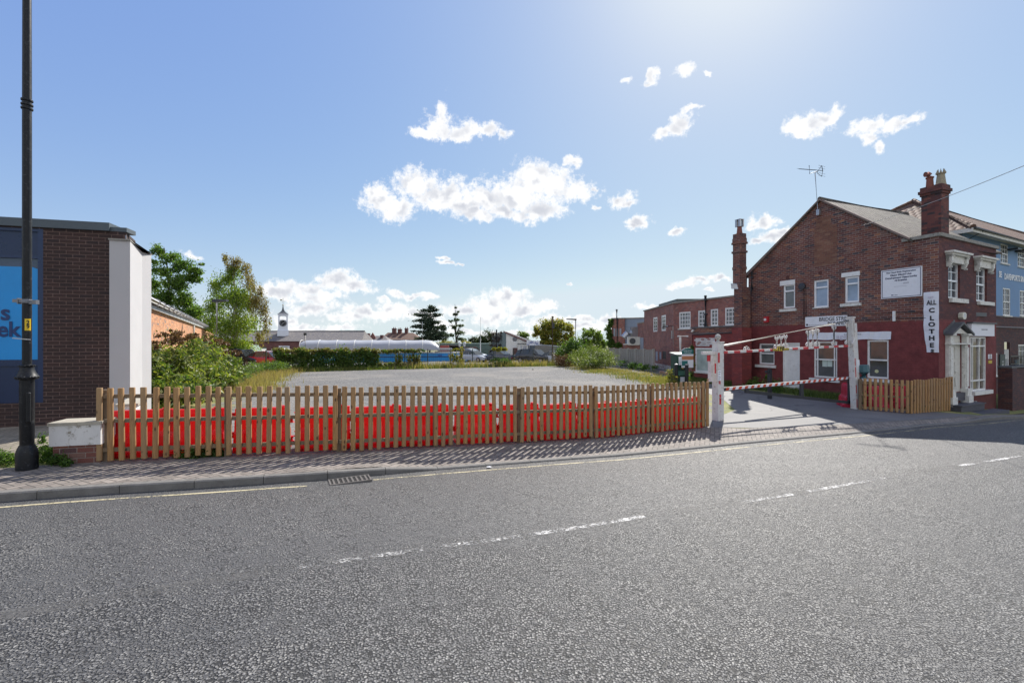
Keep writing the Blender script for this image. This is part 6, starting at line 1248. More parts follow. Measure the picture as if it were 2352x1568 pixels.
# alder and birch behind the works wall
Y = 46.0; ab_ = [pb(x, y, a, b, Y) for x, y, a, b in ((365,575,16,20),(352,600,14,14),(388,590,22,20),(415,612,24,20),(450,622,20,10),(370,625,26,16),(400,650,30,24),(440,640,22,14),(352,660,18,26),(375,690,34,26),(425,690,24,22),(405,725,44,26),(450,720,22,22),(350,730,20,26),(462,605,12,6))]
g0 = P(405, 784, Y); tree('alder_tree', 'dark green alder tree rising behind the orange works wall', ab_, 19000, .22, L_ald, (g0.x, Y, -.3), (g0.x-1.2, Y, P(0, 570, Y).z), .22, 3, clumps=260, spread=.36, shell=.3)
Y = 43.0; bb_ = [pb(x, y, a, b, Y) for x, y, a, b in ((520,640,26,26),(495,655,18,20),(530,680,44,34),(490,700,26,30),(560,690,34,36),(480,740,26,30),(520,745,46,40),(565,740,40,40),(500,785,34,26),(550,795,40,26),(540,620,20,20))]
g1_ = P(543, 784, Y); bt = tree('birch_tree', 'tall weeping birch with yellowing top, right of the alder', bb_, 19000, .17, L_bir, (g1_.x, Y, -.2), (g1_.x-.3, Y, P(0, 590, Y).z), .22, 5, bk_=bark_b, k=22, clumps=360, spread=.42, shell=.2, droop=.35)
tb_ = [pb(x, y, a, b, Y) for x, y, a, b in ((516,590,12,22),(545,600,20,22),(565,615,18,20),(575,645,24,26),(598,665,18,26),(606,700,16,34),(612,740,12,36),(585,690,22,34),(598,770,14,24),(530,615,20,18))]
leaves('drooping_twigs', tb_, 7000, .14, L_brn, bt, seed=9, clumps=150, spread=.26, shell=.2, droop=.75)
# buddleia bush before the works wall
bu = thing('buddleia_bush', 'large leafy buddleia bush with dry seed heads against the works wall', 'bush', onG(440, 890)); blobs = []
for px, Y, h, rr in ((340,12.6,2.5,1.1),(372,14.0,2.75,1.2),(405,14.6,2.9,1.3),(438,15.6,2.8,1.3),(470,17.5,2.7,1.3),(498,19,2.6,1.2),(520,20.5,2.1,1.0),(352,12.0,1.5,1.0),(390,12.8,1.5,1.1),(430,13.8,1.5,1.1),(468,15.2,1.5,1.1),(505,17.5,1.4,1.0),(535,20.5,1.2,.8)):
    x = (px-1176)/FP*Y; z = G(x, Y); h *= .80; blobs.append((x, Y, z+h*.5, rr*.8, rr*.8, h*.44))
o, cc = leaves('foliage', blobs, 19000, .165, L_bud, bu, aspect=.30, clumps=360, spread=.24, shell=.5, seed=12, ground=.0)
mb = MB(); rr = random.Random(4)
for c in rr.sample(list(map(tuple, cc)), 90):
    c = Vector(c); b0_ = Vector((c.x*.97+rr.uniform(-.2, .2), c.y+rr.uniform(-.3, .3), 0)); mb.tube([b0_, b0_.lerp(c, .6)+Vector((rr.uniform(-.1, .1), 0, .1)), c], [.02, .013, .005], 4)
obj('stems', mb, bark, bu, uv=False)
sp_ = [(x, y, z+h, .5, .5, .16) for (x, y, z, a, b, h) in blobs[:7]]+[(x+.4, y, z+h*.9, .3, .4, .2) for (x, y, z, a, b, h) in blobs[:7]]
leaves('seed_heads', sp_, 2200, .12, L_dry, bu, aspect=.3, clumps=70, spread=.18, seed=14, upright=.6)
# low bramble scrub between bush and hedge
def scrub(name, label, spec, n, size, mat, seed, cat='bush', **kw):
    bl_ = []
    for px, Y, h, rr in spec: x = (px-1176)/FP*Y; z = G(x, Y); bl_.append((x, Y, z+h*.45, rr, rr*.8, h*.5))
    t = thing(name, label, cat, (bl_[0][0], bl_[0][1], bl_[0][2]-spec[0][2]*.45)); kw.setdefault('clumps', 120)
    o, cc = leaves('foliage', bl_, n, size, mat, t, seed=seed, **kw); mb = MB(); r = random.Random(seed)
    for c in r.sample(list(map(tuple, cc)), 14): c = Vector(c); mb.tube([(c.x+.1, c.y, c.z-.6), tuple(c)], [.015, .005], 4)
    obj('stems', mb, bark, t, uv=False); return t
scrub('bramble', 'grey green bramble clump between the buddleia and the hedge', [(552,24,1.1,.8),(566,27,1.1,.9),(580,29,1.0,.9),(545,22,1.0,.7)], 3500, .10, leafm('bramble_leaves', [(.05, .08, .03), (.10, .15, .05), (.18, .24, .09)], .35), 21)
scrub('bramble', 'dark low bramble thicket at the foot of the hedge, left end', [(600,31,1.0,.9),(622,32,1.05,1.0),(645,33,.9,.9)], 3500, .10, L_hed, 22)
# mesh fence with climbing hedge along the back of the lot
MPX = [611, 700, 790, 868, 930, 982.5, 1035.5, 1085.7, 1134.4, 1180, 1224.6, 1268, 1300]
def mfy(px): return float(np.interp(px, [560, 611, 1268, 1330], [33.2, 34.2, 43.6, 44.5]))
mf = thing('mesh_fence', 'dark green wire mesh fence along the far edge of the gravel lot', 'fence', ((611-1176)/FP*34.2, 34.2, 0)); pp_ = []
fgreen = paint('dark_green_steel', (.012, .03, .022), .5)
for px in MPX:
    Y = mfy(px); x = (px-1176)/FP*Y; z = G(x, Y); pp_.append((x, Y, z)); mb = MB(); mb.bx(x-.035, x+.035, Y-.035, Y+.035, z-.2, z+1.62); obj('post', mb, fgreen, mf, uv=False)
for i in range(len(pp_)-1):
    a, b = Vector(pp_[i]), Vector(pp_[i+1]); mb = MB(); n_ = int((b-a).length/.16); u_ = (b-a)/n_
    for k in range(1, 9): mb.tube([a+Vector((0, 0, .19*k)), b+Vector((0, 0, .19*k))], .006, 3, cap=False)
    for k in range(n_): q = a+u_*k; mb.tube([q+Vector((0, 0, .05)), q+Vector((0, 0, 1.55))], .005, 3, cap=False)
    obj('wire_panel', mb, fgreen, mf, uv=False)
hd = thing('hedge', 'dense dark ivy hedge growing over the left half of the mesh fence', 'hedge', ((740-1176)/FP*36, 36, 0)); bl_ = []
for px in range(636, 862, 9): Y = mfy(px)-.35; x = (px-1176)/FP*Y; z = G(x, Y); h = 1.62+.12*math.sin(px*.13)+.08*math.sin(px*.41); bl_ += [(x, Y, z+h*.5, .42, .5, h*.50), (x, Y, z+h*.82, .38, .42, h*.2), (x, Y-.25, z+.22, .42, .4, .25)]
leaves('foliage', bl_, 24000, .115, L_hed, hd, clumps=620, spread=.34, shell=.55, seed=31, ground=-.05, aspect=.7); leaves('leaf_tops', [(x, y, z+.22, a, b, .22) for (x, y, z, a, b, h) in bl_[1::3]], 4200, .11, L_hbr, hd, clumps=200, seed=32, aspect=.7)
mb = MB(); rr = random.Random(8)
for _ in range(60): b_ = rr.choice(bl_); mb.tube([(b_[0]+rr.uniform(-.3, .3), b_[1]+.2, 0), (b_[0]+rr.uniform(-.3, .3), b_[1]+.2, 1.4)], .02, 4)
obj('stems', mb, bark, hd, uv=False)
cl_ = thing('hop_climber', 'thin browning climber draped over the mesh fence right of the hedge', 'climber', ((900-1176)/FP*39, 39, 0)); bl_ = []
for px in list(range(862, 972, 7)): Y = mfy(px)-.1; x = (px-1176)/FP*Y; z = G(x, Y); bl_ += [(x, Y, z+1.45, .34, .25, .22), (x, Y, z+.25, .3, .3, .3)]+([(x, Y, z+.8, .25, .2, .6)] if px < 875 or 908 < px < 925 or 935 < px < 965 else [])
leaves('foliage', bl_, 6500, .10, L_hbr, cl_, clumps=260, spread=.3, seed=33, aspect=.7); leaves('green_foliage', bl_, 4500, .10, L_hed, cl_, clumps=200, spread=.3, seed=34, aspect=.7)
def clim(label, pxs, seed, full): 
    t = thing('yellow_climber', label, 'climber', ((pxs[0]-1176)/FP*mfy(pxs[0]), mfy(pxs[0]), 0)); b_ = []
    for px in pxs: Y = mfy(px)-.1; x = (px-1176)/FP*Y; z = G(x, Y); b_ += [(x, Y, z+1.55, .3, .2, .2)]+([(x, Y, z+.8, .3, .2, .7)] if full else [])
    leaves('foliage', b_, 1500, .10, L_gol, t, clumps=50, spread=.3, seed=seed, aspect=.7)
    if not full: mb = MB(); mb.tube([(b_[-1][0], b_[-1][1], 0), (b_[-1][0], b_[-1][1], 1.5)], .02, 4); obj('stem', mb, bark, t, uv=False)
clim('yellow green climber on the mesh fence left of the silver car', [1040, 1046, 1052, 1060], 41, True); clim('yellow green tuft of climber on the fence top before the white shed', [1136, 1144, 1152, 1158], 42, False)
# grass, weeds and ground cover (nobody could count it)
def grass(name, pts, n, hgt, mat, seed, label, spread=.5, w_=.012):
    r = np.random.default_rng(seed); P_ = np.array(pts, float); i = r.integers(0, len(P_), n); off_ = r.normal(size=(n, 2))*P_[i, 2:3]
    x, y = P_[i, 0]+off_[:, 0], P_[i, 1]+off_[:, 1]; z = np.array([min(G(a, b), gs(a)) if b < 14 else G(a, b) for a, b in zip(x, y)])
    h = hgt*P_[i, 3]*(.4+.9*r.random(n)); an = r.random(n)*6.28; ln = r.normal(size=(n, 2))*.28*h[:, None]
    wx, wy = np.cos(an)*w_*(1+h*1.2), np.sin(an)*w_*(1+h*1.2)
    V = np.stack([np.stack([x-wx, y-wy, z-.02], 1), np.stack([x+wx, y+wy, z-.02], 1), np.stack([x+ln[:, 0], y+ln[:, 1], z+h], 1)], 1).reshape(-1, 3)
    me = bpy.data.meshes.new(name); me.vertices.add(n*3); me.vertices.foreach_set('co', V.ravel()); me.loops.add(n*3); me.loops.foreach_set('vertex_index', np.arange(n*3)); me.polygons.add(n)
    me.polygons.foreach_set('loop_start', np.arange(0, n*3, 3)); me.polygons.foreach_set('loop_total', np.full(n, 3)); me.update(); me.materials.append(mat)
    o = bpy.data.objects.new(name, me); COL.objects.link(o); return tag(o, label, None, None, 'stuff')
gp1 = []
for px, py in ((548,886),(556,880),(570,874),(585,868),(600,863),(620,859),(640,856),(560,890),(590,875),(545,895),(535,900),(615,866)): q = onG(px, py); gp1.append((q.x, q.y, .7, 1.0))
grass('dry_grass', gp1, 9000, .36, L_dgr, 51, 'dry yellow grass along the left edge of the gravel'); grass('green_grass', [(a-.8, b-.6, .7, .7) for a, b, c, d in gp1], 9000, .28, L_grs, 52, 'green grass along the left edge of the gravel')
gp2 = []
for px in range(640, 1330, 6): Y = mfy(px)-.9; x = (px-1176)/FP*Y; gp2.append((x, Y, .35, .8+.5*math.sin(px*.21)))
grass('verge_grass', gp2, 16000, .27, L_grs, 53, 'green verge growing along the foot of the mesh fence'); grass('dead_stalks', [(a, b+.3, .5, 1.0) for a, b, c, d in gp2[50::3]], 2600, .55, L_dgr, 54, 'dead stalks standing along the mesh fence', w_=.018)
gp3 = []
for px, py in ((1330,842),(1360,845),(1390,849),(1420,853),(1450,858),(1480,861),(1400,852),(1435,860),(1465,868),(1500,872),(1530,878),(1545,884),(1550,876),(1540,870),(1350,848),(1375,855)): q = onG(px, py); gp3.append((q.x, q.y, .7, .8))
grass('dry_grass', gp3, 7000, .24, L_dgr, 55, 'dry grass along the right edge of the gravel below the panel fence'); grass('green_grass', gp3[6:], 5000, .22, L_grs, 56, 'low green grass at the right edge of the gravel')
gp4 = []
for i in range(46): s = .4+7.2*i/45; p = GF.w(s, random.uniform(.3, 1.1), 0); gp4.append((p[0], p[1], .28, .8))
for i in range(14): p = AF.w(AL*i/13, .3, 0); gp4.append((p[0], p[1], .2, .8))
grass('wall_grass', gp4, 13000, .28, leafm('shade_grass', [(.04, .07, .02), (.09, .13, .035), (.16, .19, .06)], .3), 57, 'rough grass at the foot of the red painted wall')
scrub('yellow_weed', 'yellow weed clump before the pay machine', [(1540,23.5,.9,.35),(1547,23,.8,.3),(1534,24.5,.5,.35)], 900, .07, L_gol, 58, 'weed', clumps=30)
scrub('trailing_shrub', 'straggly dark shrub growing under the white door', [(1778,19.6,.9,.35),(1790,19.4,.7,.3),(1765,20.0,1.0,.25)], 900, .10, L_wee, 59, 'shrub', clumps=36, aspect=.35)
scrub('low_shrub', 'small dark shrub at the wall foot behind the swing gate', [(1996,16.9,.6,.4),(1985,17.2,.5,.3)], 800, .08, L_wee, 60, 'shrub', clumps=26)
scrub('low_shrub', 'scruffy plant at the foot of the drainpipe', [(1728,22.6,.7,.4),(1745,21.8,.5,.4)], 700, .09, L_wee, 61, 'shrub', clumps=26, aspect=.35)
for nm, lb, spec, n_, sd_ in (('weed_clump', 'weed clump growing at the foot of the long palisade', ((415,1052,.16,.10),(440,1051,.20,.12),(465,1048,.24,.14),(490,1046,.26,.14),(505,1045,.18,.10)), 2600, 71), ('weed_clump', 'leafy weeds between the lamp post and the low wall', ((102,1058,.30,.10),(120,1062,.26,.12),(140,1066,.22,.12),(158,1070,.12,.08),(98,1040,.42,.05)), 2600, 72), ('weed_clump', 'weeds left of the lamp post base at the left edge', ((8,1066,.22,.12),(25,1068,.18,.10),(-10,1062,.24,.12)), 1500, 73), ('weed_clump', 'bright weeds showing behind the first pickets of the long palisade', ((258,1046,.35,.10),(300,1040,.30,.10),(330,1040,.2,.1)), 1200, 74)):
    b_ = []
    for px, py, h, rr in spec: q = onG(px, py, 0, lambda x, y: gs(x)); b_.append((q.x, q.y+(.12 if sd_ == 74 else -.02), q.z+h*.4, rr*1.3, rr, h*.6))
    t = thing(nm, lb, 'weeds', (b_[0][0], b_[0][1], gs(b_[0][0]))); leaves('foliage', b_, n_, .045, L_wee if sd_ != 74 else L_bir, t, clumps=70, spread=.4, seed=sd_, aspect=.35, upright=.3, ground=gs(b_[0][0])-.03)
# trees beyond
def pxt(Y, spec): return [pb(x, y, a, b, Y) for x, y, a, b in spec]
Y = 88; sp = []
for x, y, a in ((991,706,13),(982,714,22),(1000,712,12),(974,724,28),(1004,723,20),(968,737,24),(995,740,22),(965,750,22),(1000,752,24),(960,762,20),(990,764,28),(1012,765,14),(970,776,20),(1000,778,26)): sp.append((x, y, a, 2.6))
bl_ = [(*pb(x, y, a, b, Y)[:3], a*Y/FP, a*Y/FP, b*Y/FP) for x, y, a, b in sp]
bl_ = [(q[0], q[1], q[2], q[3], q[4]*.6, q[5]*1.9) for q in bl_]+[pb(985, 745, 20, 26, 88), pb(995, 768, 28, 14, 88), pb(1018, 752, 12, 8, 88), pb(1020, 770, 14, 10, 88)]
tree('cedar_tree', 'wide dark cedar with flat layered boughs beyond the boat canopy', bl_, 13000, .34, L_ced, (P(987,784,Y).x, Y, -.4), (P(989,784,Y).x, Y, P(0,704,Y).z), .38, 81, clumps=420, spread=.32, flat=1.1, shell=.3, k=40)
bl_ = pxt(88, ((1046,707,5,6),(1044,722,9,5),(1052,716,6,3),(1050,735,13,5),(1036,738,9,5),(1058,748,13,4),(1042,752,10,6),(1054,764,16,6),(1038,770,12,6),(1058,778,14,6)))
tree('larch_tree', 'thin ragged larch standing right of the cedar', bl_, 3600, .26, L_lar, (P(1047,784,88).x, 88, -.4), (P(1046,784,88).x, 88, P(0,698,88).z), .18, 82, clumps=150, spread=.22, shell=.1, k=34)
def rnd(label, Y, spec, n, size, lm, seed, px, nm='round_tree', **kw): tree(nm, label, pxt(Y, spec), n, size, lm, (P(px,784,Y).x, Y, -.5), (P(px,784,Y).x, Y, P(0, min(q[1] for q in spec), Y).z), .18, seed, 'trees beyond the yard', **kw)
rnd('dark round tree behind the tall mast', 100, ((1125,793,18,8),(1108,792,16,8),(1118,774,24,16),(1132,770,12,10),(1104,782,20,12),(1130,785,16,12)), 4200, .34, L_dk, 83, 1115, clumps=110)
rnd('dark low tree left of the tall mast', 104, ((1094,794,14,7),(1090,782,14,10),(1098,786,16,8)), 2200, .34, L_dk, 84, 1092, clumps=60)
rnd('small bright green tree behind the white shed roof', 95, ((1200,782,14,8),(1196,768,12,9),(1208,772,10,8)), 1600, .30, L_grn, 85, 1200, clumps=50)
rnd('large golden tree behind the wooden telegraph pole', 62, ((1262,788,30,10),(1298,790,26,10),(1245,784,14,10),(1258,750,20,16),(1280,742,22,16),(1300,752,20,14),(1250,770,18,18),(1275,768,26,20),(1305,772,18,18),(1232,762,10,16),(1315,760,8,10)), 11000, .26, L_gol, 86, 1275, clumps=220)
rnd('green drooping tree between the golden tree and the ivy block', 58, ((1375,796,24,10),(1345,794,20,10),(1352,764,18,12),(1370,770,18,14),(1340,780,16,14),(1380,785,16,16),(1360,788,24,16)), 7000, .22, L_grn, 87, 1362, clumps=150, droop=.3)
rnd('low golden bushy tree behind the cedar foot', 92, ((1020,786,16,8),(1070,788,14,7),(1008,790,10,6),(1040,794,24,6)), 1800, .3, L_gol, 88, 1022, clumps=60)
t = scrub('ivy_mound', 'rounded dark ivy mound on the fence right of the telegraph pole', [(1300,44.5,2.3,1.1),(1316,44,2.9,1.2),(1330,43.5,2.5,1.1),(1290,45,1.8,.9)], 9000, .12, L_hed, 91, clumps=180, aspect=.8)
scrub('shrub', 'large mixed shrub thicket at the left end of the panel fence', [(1325,39.5,1.7,1.1),(1342,39,2.1,1.3),(1362,38.5,2.3,1.3),(1380,38,2.1,1.2),(1396,38.5,1.9,1.0),(1350,37,1.4,1.3),(1385,37,1.3,1.1)], 12000, .11, leafm('thicket_leaves', [(.05, .08, .02), (.11, .15, .04), (.20, .23, .07), (.30, .28, .12)], .38), 92, clumps=300, aspect=.4)
scrub('shrub', 'pinkish brown dry shrub between dark suv and thicket', [(1288,41,1.3,.8),(1300,40.6,1.1,.7)], 2600, .10, L_dry, 93, clumps=70, upright=.5)
scrub('shrub', 'weedy shrub in front of the dark saloon car', [(1140,41,.9,.7),(1155,41.2,.9,.7),(1165,41.4,.7,.5)], 2600, .09, L_wee, 94, clumps=70)
scrub('shrub', 'dark shrubs at the foot of the panel fence right end', [(1430,38.5,.8,.6),(1455,36.8,.7,.6),(1478,35,.7,.6),(1502,34,.6,.5)], 2600, .09, L_wee, 95, clumps=70)
iv = thing('ivy', 'ivy covering the left end of the flat roofed block', 'climber', BF.w(0, 0, -.4)); bl_ = [BF.w(BF.s(px), .1, CZ+(784-py)/FP*49.5)+(a*49/FP, .35, b*49/FP) for px, py, a, b in ((1402,740,9,9),(1400,756,10,12),(1401,772,10,12),(1405,788,12,12),(1420,792,10,8))]
leaves('foliage', bl_, 4500, .17, L_hed, iv, clumps=110, seed=96, aspect=.8)
iv2 = thing('ivy', 'thin ivy climbing the white pipe at the annexe corner', 'climber', (q.x, 26, 0)); p = P(1592, 800, 26.0)
leaves('foliage', [(p.x, 26.1, z, .18, .12, .5) for z in (.3, 1.0, 1.7)], 700, .09, L_wee, iv2, clumps=30, seed=97)
# ------------------------------------------------------------------ far yard: buildings, boats, vehicles
def XF(px0, Y, slope=0.0): p = P(px0, 784, Y); return Fr((p.x, Y), (1, slope))
def R4(F, px0, py0, px1, py1, off=0.0): return F.s(px0, off), F.s(px1, off), F.z(px0, py1, off), F.z(px0, py0, off)
c3d = C(900,1100,2.94); c4d = C(1600,1150,3.92); c5d = C(2150,1150,3.136)
# clock tower building
Y = 96; F = XF(548, Y); e0, e1 = F.s(540), F.s(833); ez = 2.30; rz_ = CZ+(784-760.5)/FP*(Y+4); fl0 = -.4
hall = thing('clock_building', 'long brick warehouse with slate roof carrying a white clock turret', 'building', (F.o[0], Y, fl0))
mb = MB(); mb.box(F, e0-8, e1-.3, -8, 0, fl0, ez); obj('wall', mb, M_inn if False else brick('warehouse_brick', [(0, (.14, .05, .045)), (.5, (.11, .042, .04)), (.85, (.17, .07, .055))], (.16, .11, .10), .225, .08, .012), hall)
mb = MB(); a0, a1 = F.w(e0-8.3, .4, ez), F.w(e1, .4, ez); r0_, r1_ = F.w(e0-8.3, -4, rz_), F.w(F.s(824)*1.0, -4, rz_); b0_, b1_ = F.w(e0-8.3, -8.4, ez), F.w(e1, -8.4, ez)
mb.add([a0, a1, r1_, r0_, b0_, b1_], [(0,1,2,3), (3,2,5,4), (1,5,2), (0,3,4), (0,4,5,1)]); obj('roof', mb, M_slate, hall)
mb = MB(); mb.tube([Vector(r0_)+Vector((0,0,.05)), Vector(r1_)+Vector((0,0,.05))], .12, 6); obj('ridge_tiles', mb, M_slate, hall)
TF_ = F; Yt = Y+2.6; td = -2.6; tp = lambda px, py: (F.s(px, td), F.z(px, py, td)); tw = paint('turret_white_boards', (.66, .68, .72), .5, .05, 3, .1)
s0, s1 = F.s(639.6, td), F.s(659.6, td); tc_ = (s0+s1)/2; hw = (s1-s0)/2; zt = lambda py: F.z(650, py, td)
qT = P(650, 784, Y+2.6); sv_ = (F, tc_, td); F = Fr((qT.x, qT.y), (qT.y, -qT.x)); tc_, td = 0.0, 0.0; hw = 10.0*98.6/FP
tur = thing('clock_turret', 'white wooden clock turret with black dial and weathervane on the slate roof', 'clock tower', F.w(tc_, td-hw, zt(768)))
def sq(mb, h0, h1, z0, z1, d=0): mb.hexa([F.w(tc_-h0,td+h0-hw*0,z0),F.w(tc_+h0,td+h0,z0),F.w(tc_+h0,td-2*hw+hw-h0+hw-hw,z0),F.w(tc_-h0,td-h0,z0),F.w(tc_-h1,td+h1,z1),F.w(tc_+h1,td+h1,z1),F.w(tc_+h1,td-h1,z1),F.w(tc_-h1,td-h1,z1)])
mb = MB(); sq(mb, hw*1.16, hw*1.16, zt(772), zt(759.5)); sq(mb, hw*1.2, hw*1.02, zt(759.5), zt(756.5)); sq(mb, hw*.98, hw*.98, zt(756.5), zt(735)); obj('body', mb, tw, tur)
mb = MB(); 
for a in (-1, 1):
    for b in (-1, 1): mb.box(F, tc_+a*hw*.98-(.26 if a > 0 else 0), tc_+a*hw*.98+(0 if a > 0 else .26), td+b*hw*.98-(.26 if b > 0 else 0), td+b*hw*.98+(0 if b > 0 else .26), zt(735), zt(725.5))
mb.box(F, tc_-hw, tc_+hw, td-hw, td+hw, zt(725.5), zt(722.5)); sq(mb, hw*1.1, hw*1.12, zt(722.5), zt(721.3))
for sg in (-1, 1): mb.prism(F, [(tc_+sg*hw*.98, zt(725.5)), (tc_+sg*hw*.30, zt(725.5)), (tc_+sg*hw*.62, zt(728)), (tc_+sg*hw*.80, zt(731))][::(-1 if sg < 0 else 1)], td+hw*.8, td+hw*.95)
obj('arcade', mb, tw, tur)
mb = MB(); 
for (h0, pa), (h1, pb_) in zip(((1.1,721.3),(.72,718.5),(.38,715),(.2,711),), ((.72,718.5),(.38,715),(.2,711),(.07,703))): sq(mb, hw*h0, hw*h1, zt(pa), zt(pb_))
obj('spire', mb, lead, tur)
mb = MB(); c_ = F.w(tc_, td, 0); mb.tube([(c_[0], c_[1], zt(704)), (c_[0], c_[1], zt(684.5))], .05, 6); mb.ball((c_[0], c_[1], zt(701)), .16, 8); mb.tube([(c_[0]-.5, c_[1], zt(692)), (c_[0]+.5, c_[1], zt(692))], .035, 4); mb.bx(c_[0]-.62, c_[0]-.2, c_[1]-.02, c_[1]+.02, zt(690), zt(687.5)); obj('weathervane', mb, paint('gilt_iron', (.30, .26, .14), .5), tur)
mb = MB(); cz_ = zt(742.4); R_ = .70; mb.tube([F.w(tc_, td+hw*.98, cz_), F.w(tc_, td+hw*.98+.05, cz_)], R_, 28); dial = obj('clock_face', mb, ink, tur)
mb = MB(); dd_ = td+hw*.98+.055
for k in range(12): t = k*math.pi/6; ca_, sa_ = math.sin(t), math.cos(t); q = lambda r, w_: (tc_+ca_*r+sa_*w_, cz_+sa_*r-ca_*w_); mb.add([F.w(q(R_*.70, -.035)[0], dd_, q(R_*.70, -.035)[1]), F.w(q(R_*.70, .035)[0], dd_, q(R_*.70, .035)[1]), F.w(q(R_*.92, .045)[0], dd_, q(R_*.92, .045)[1]), F.w(q(R_*.92, -.045)[0], dd_, q(R_*.92, -.045)[1])], [(0,1,2,3), (3,2,1,0)])
obj('numerals', mb, white, dial, uv=False); mb = MB(); mb.tube([F.w(tc_-.05, dd_+.02, cz_-.04), F.w(tc_+R_*.62, dd_+.02, cz_+R_*.42)], .035, 4); mb.tube([F.w(tc_+.05, dd_+.02, cz_+.04), F.w(tc_-R_*.42, dd_+.02, cz_-R_*.38)], .035, 4); obj('clock_hands', mb, white, dial, uv=False)
F, tc_, td = sv_; a = R4(F, 640.4, 795.2, 665, 801.2, .02); ysg = thing('club_sign', 'white club sign with black letters on the warehouse wall', 'sign', F.w(a[0], 0, a[2])); mb = MB(); mb.box(F, a[0], a[1], 0, .05, a[2]-.3, a[3]+.1); obj('plate', mb, sgn, ysg)
text('lettering', 'Stourport', F, (a[0]+a[1])/2+.25, a[3]-.13, .36, ink, ysg, .06, 'CENTER', .9, 0, .01); text('lettering', 'Yacht Club', F, (a[0]+a[1])/2+.25, a[2]-.08, .36, ink, ysg, .06, 'CENTER', .85, 0, .01)
mb = MB(); mb.prism(F, [(a[0]+.08, a[2]+.0), (a[0]+.6, a[2]+.16), (a[0]+.08, a[2]+.35)], .05, .055); obj('pennant', mb, L_grn, ysg)
# terrace with chimneys beyond
Y = 132; F = XF(829, Y); fl0 = -1.0
ter = thing('terrace_house', 'far brick house with hipped tile roof, white windows and chimneys beyond the canopy', 'house', (F.o[0], Y, fl0)); M_far = brick('far_brick', [(0, (.17, .065, .055)), (.6, (.13, .05, .045))], (.17, .13, .12), .225, .08, .012)
za, zb_, zr_ = F.z(880, 780.3), F.z(880, 788), F.z(880, 764.5); a0, a1 = F.s(898), F.s(962)
wr4 = [R4(F, *c3d(x, 728), *c3d(x+36, 765)) for x in (1935, 2067, 2180)]
wr4 = [(q[0], q[1], F.z(900, 788), F.z(900, 780.6)) for q in wr4]
mb = MB(); mb.box(F, F.s(880), a1, -8, -.0, fl0, za); obj('wall', mb, M_far, ter)
mb = MB(); r0_, r1_ = F.w(F.s(882), -4, F.z(880, 763)), F.w(F.s(942), -4, F.z(880, 763.5)); mb.add([F.w(F.s(872), .5, za+.05), F.w(a1+.5, .5, za+.05), r1_, r0_, F.w(F.s(872), -8.5, za), F.w(a1+.5, -8.5, za)], [(0,1,2,3), (3,2,5,4), (1,5,2), (0,3,4), (4,5,1,0)]); obj('roof', mb, M_pantile, ter)
for px0, px1, pt_ in ((901.5,910,753),(914.5,922.5,754.5),(930.5,937,753)):
    mb = MB(); mb.box(F, F.s(px0, -4), F.s(px1, -4), -4.6, -3.4, za, F.z(905, pt_+1.2, -4)); mb.box(F, F.s(px0, -4)-.1, F.s(px1, -4)+.1, -4.7, -3.3, F.z(905, pt_+2.6, -4), F.z(905, pt_+1.4, -4)); ch_ = obj('chimney', mb, M_chim, ter)
    for k in (-.25, .25): m2 = MB(); c_ = F.w((F.s(px0, -4)+F.s(px1, -4))/2+k, -4, F.z(905, pt_+1.2, -4)); m2.lathe(c_, [(.14, 0), (.11, .35), (.13, .4)], 8); obj('chimney_pot', m2, paint('red_clay_pot', (.20, .07, .05), .8), ch_)
for x in (1952, 2085, 2197):
    px = c3d(x, 0)[0]; q = (F.s(px-3.6), F.s(px+3.6), F.z(905, 789), F.z(905, 780.2)); mb = MB(); mb.box(F, q[0], q[1], 0, .06, q[2], q[3]); mb.prism(F, [(q[0]-.15, q[3]-.02), (q[1]+.15, q[3]-.02), (q[1]+.25, q[3]+.2), (q[0]-.25, q[3]+.2)], 0, .1); w_ = obj('window', mb, white, ter); mb = MB()
    for (u0, u1) in ((.12, .46), (.54, .88)):
        for (v0, v1) in ((.05, .3), (.36, .62), (.68, .93)): mb.box(F, q[0]+(q[1]-q[0])*u0, q[0]+(q[1]-q[0])*u1, .06, .07, q[2]+(q[3]-q[2])*v0, q[2]+(q[3]-q[2])*v1)
    obj('pane', mb, glass_grey, w_)
ter2 = thing('terrace_house', 'far low slate roofed house with a small gable between warehouse and canopy', 'house', (F.s(830), Y-8, fl0)); F2_ = XF(826, Y-8)
mb = MB(); z0 = F2_.z(840, 781); mb.box(F2_, 0, F2_.s(900), -6, 0, fl0, z0-.2); obj('wall', mb, M_far, ter2); mb = MB(); zz = F2_.z(840, 771, -3); mb.add([F2_.w(-.4, .4, z0-.3), F2_.w(F2_.s(893), .4, z0-.3), F2_.w(F2_.s(884, -3), -3, zz), F2_.w(-.4, -3, zz), F2_.w(-.4, -6.4, z0-.3), F2_.w(F2_.s(893), -6.4, z0-.3)], [(0,1,2,3), (3,2,5,4), (1,5,2), (0,3,4)]); obj('roof', mb, M_slate, ter2)
mb = MB(); a = F2_.s(846.5); b = F2_.s(859.5); mb.prism(F2_, [(a, z0-.2), (b, z0-.2), (b, F2_.z(850, 774)), ((a+b)/2, F2_.z(850, 763.5)), (a, F2_.z(850, 774))], -1.5, -1.0); obj('gable', mb, M_far, ter2)
for px0, px1, pt_ in ((838,844.5,765),(869.5,876,769)): mb = MB(); mb.box(F2_, F2_.s(px0), F2_.s(px1), -2.4, -1.4, z0, F2_.z(840, pt_)); obj('chimney', mb, M_chim, ter2)
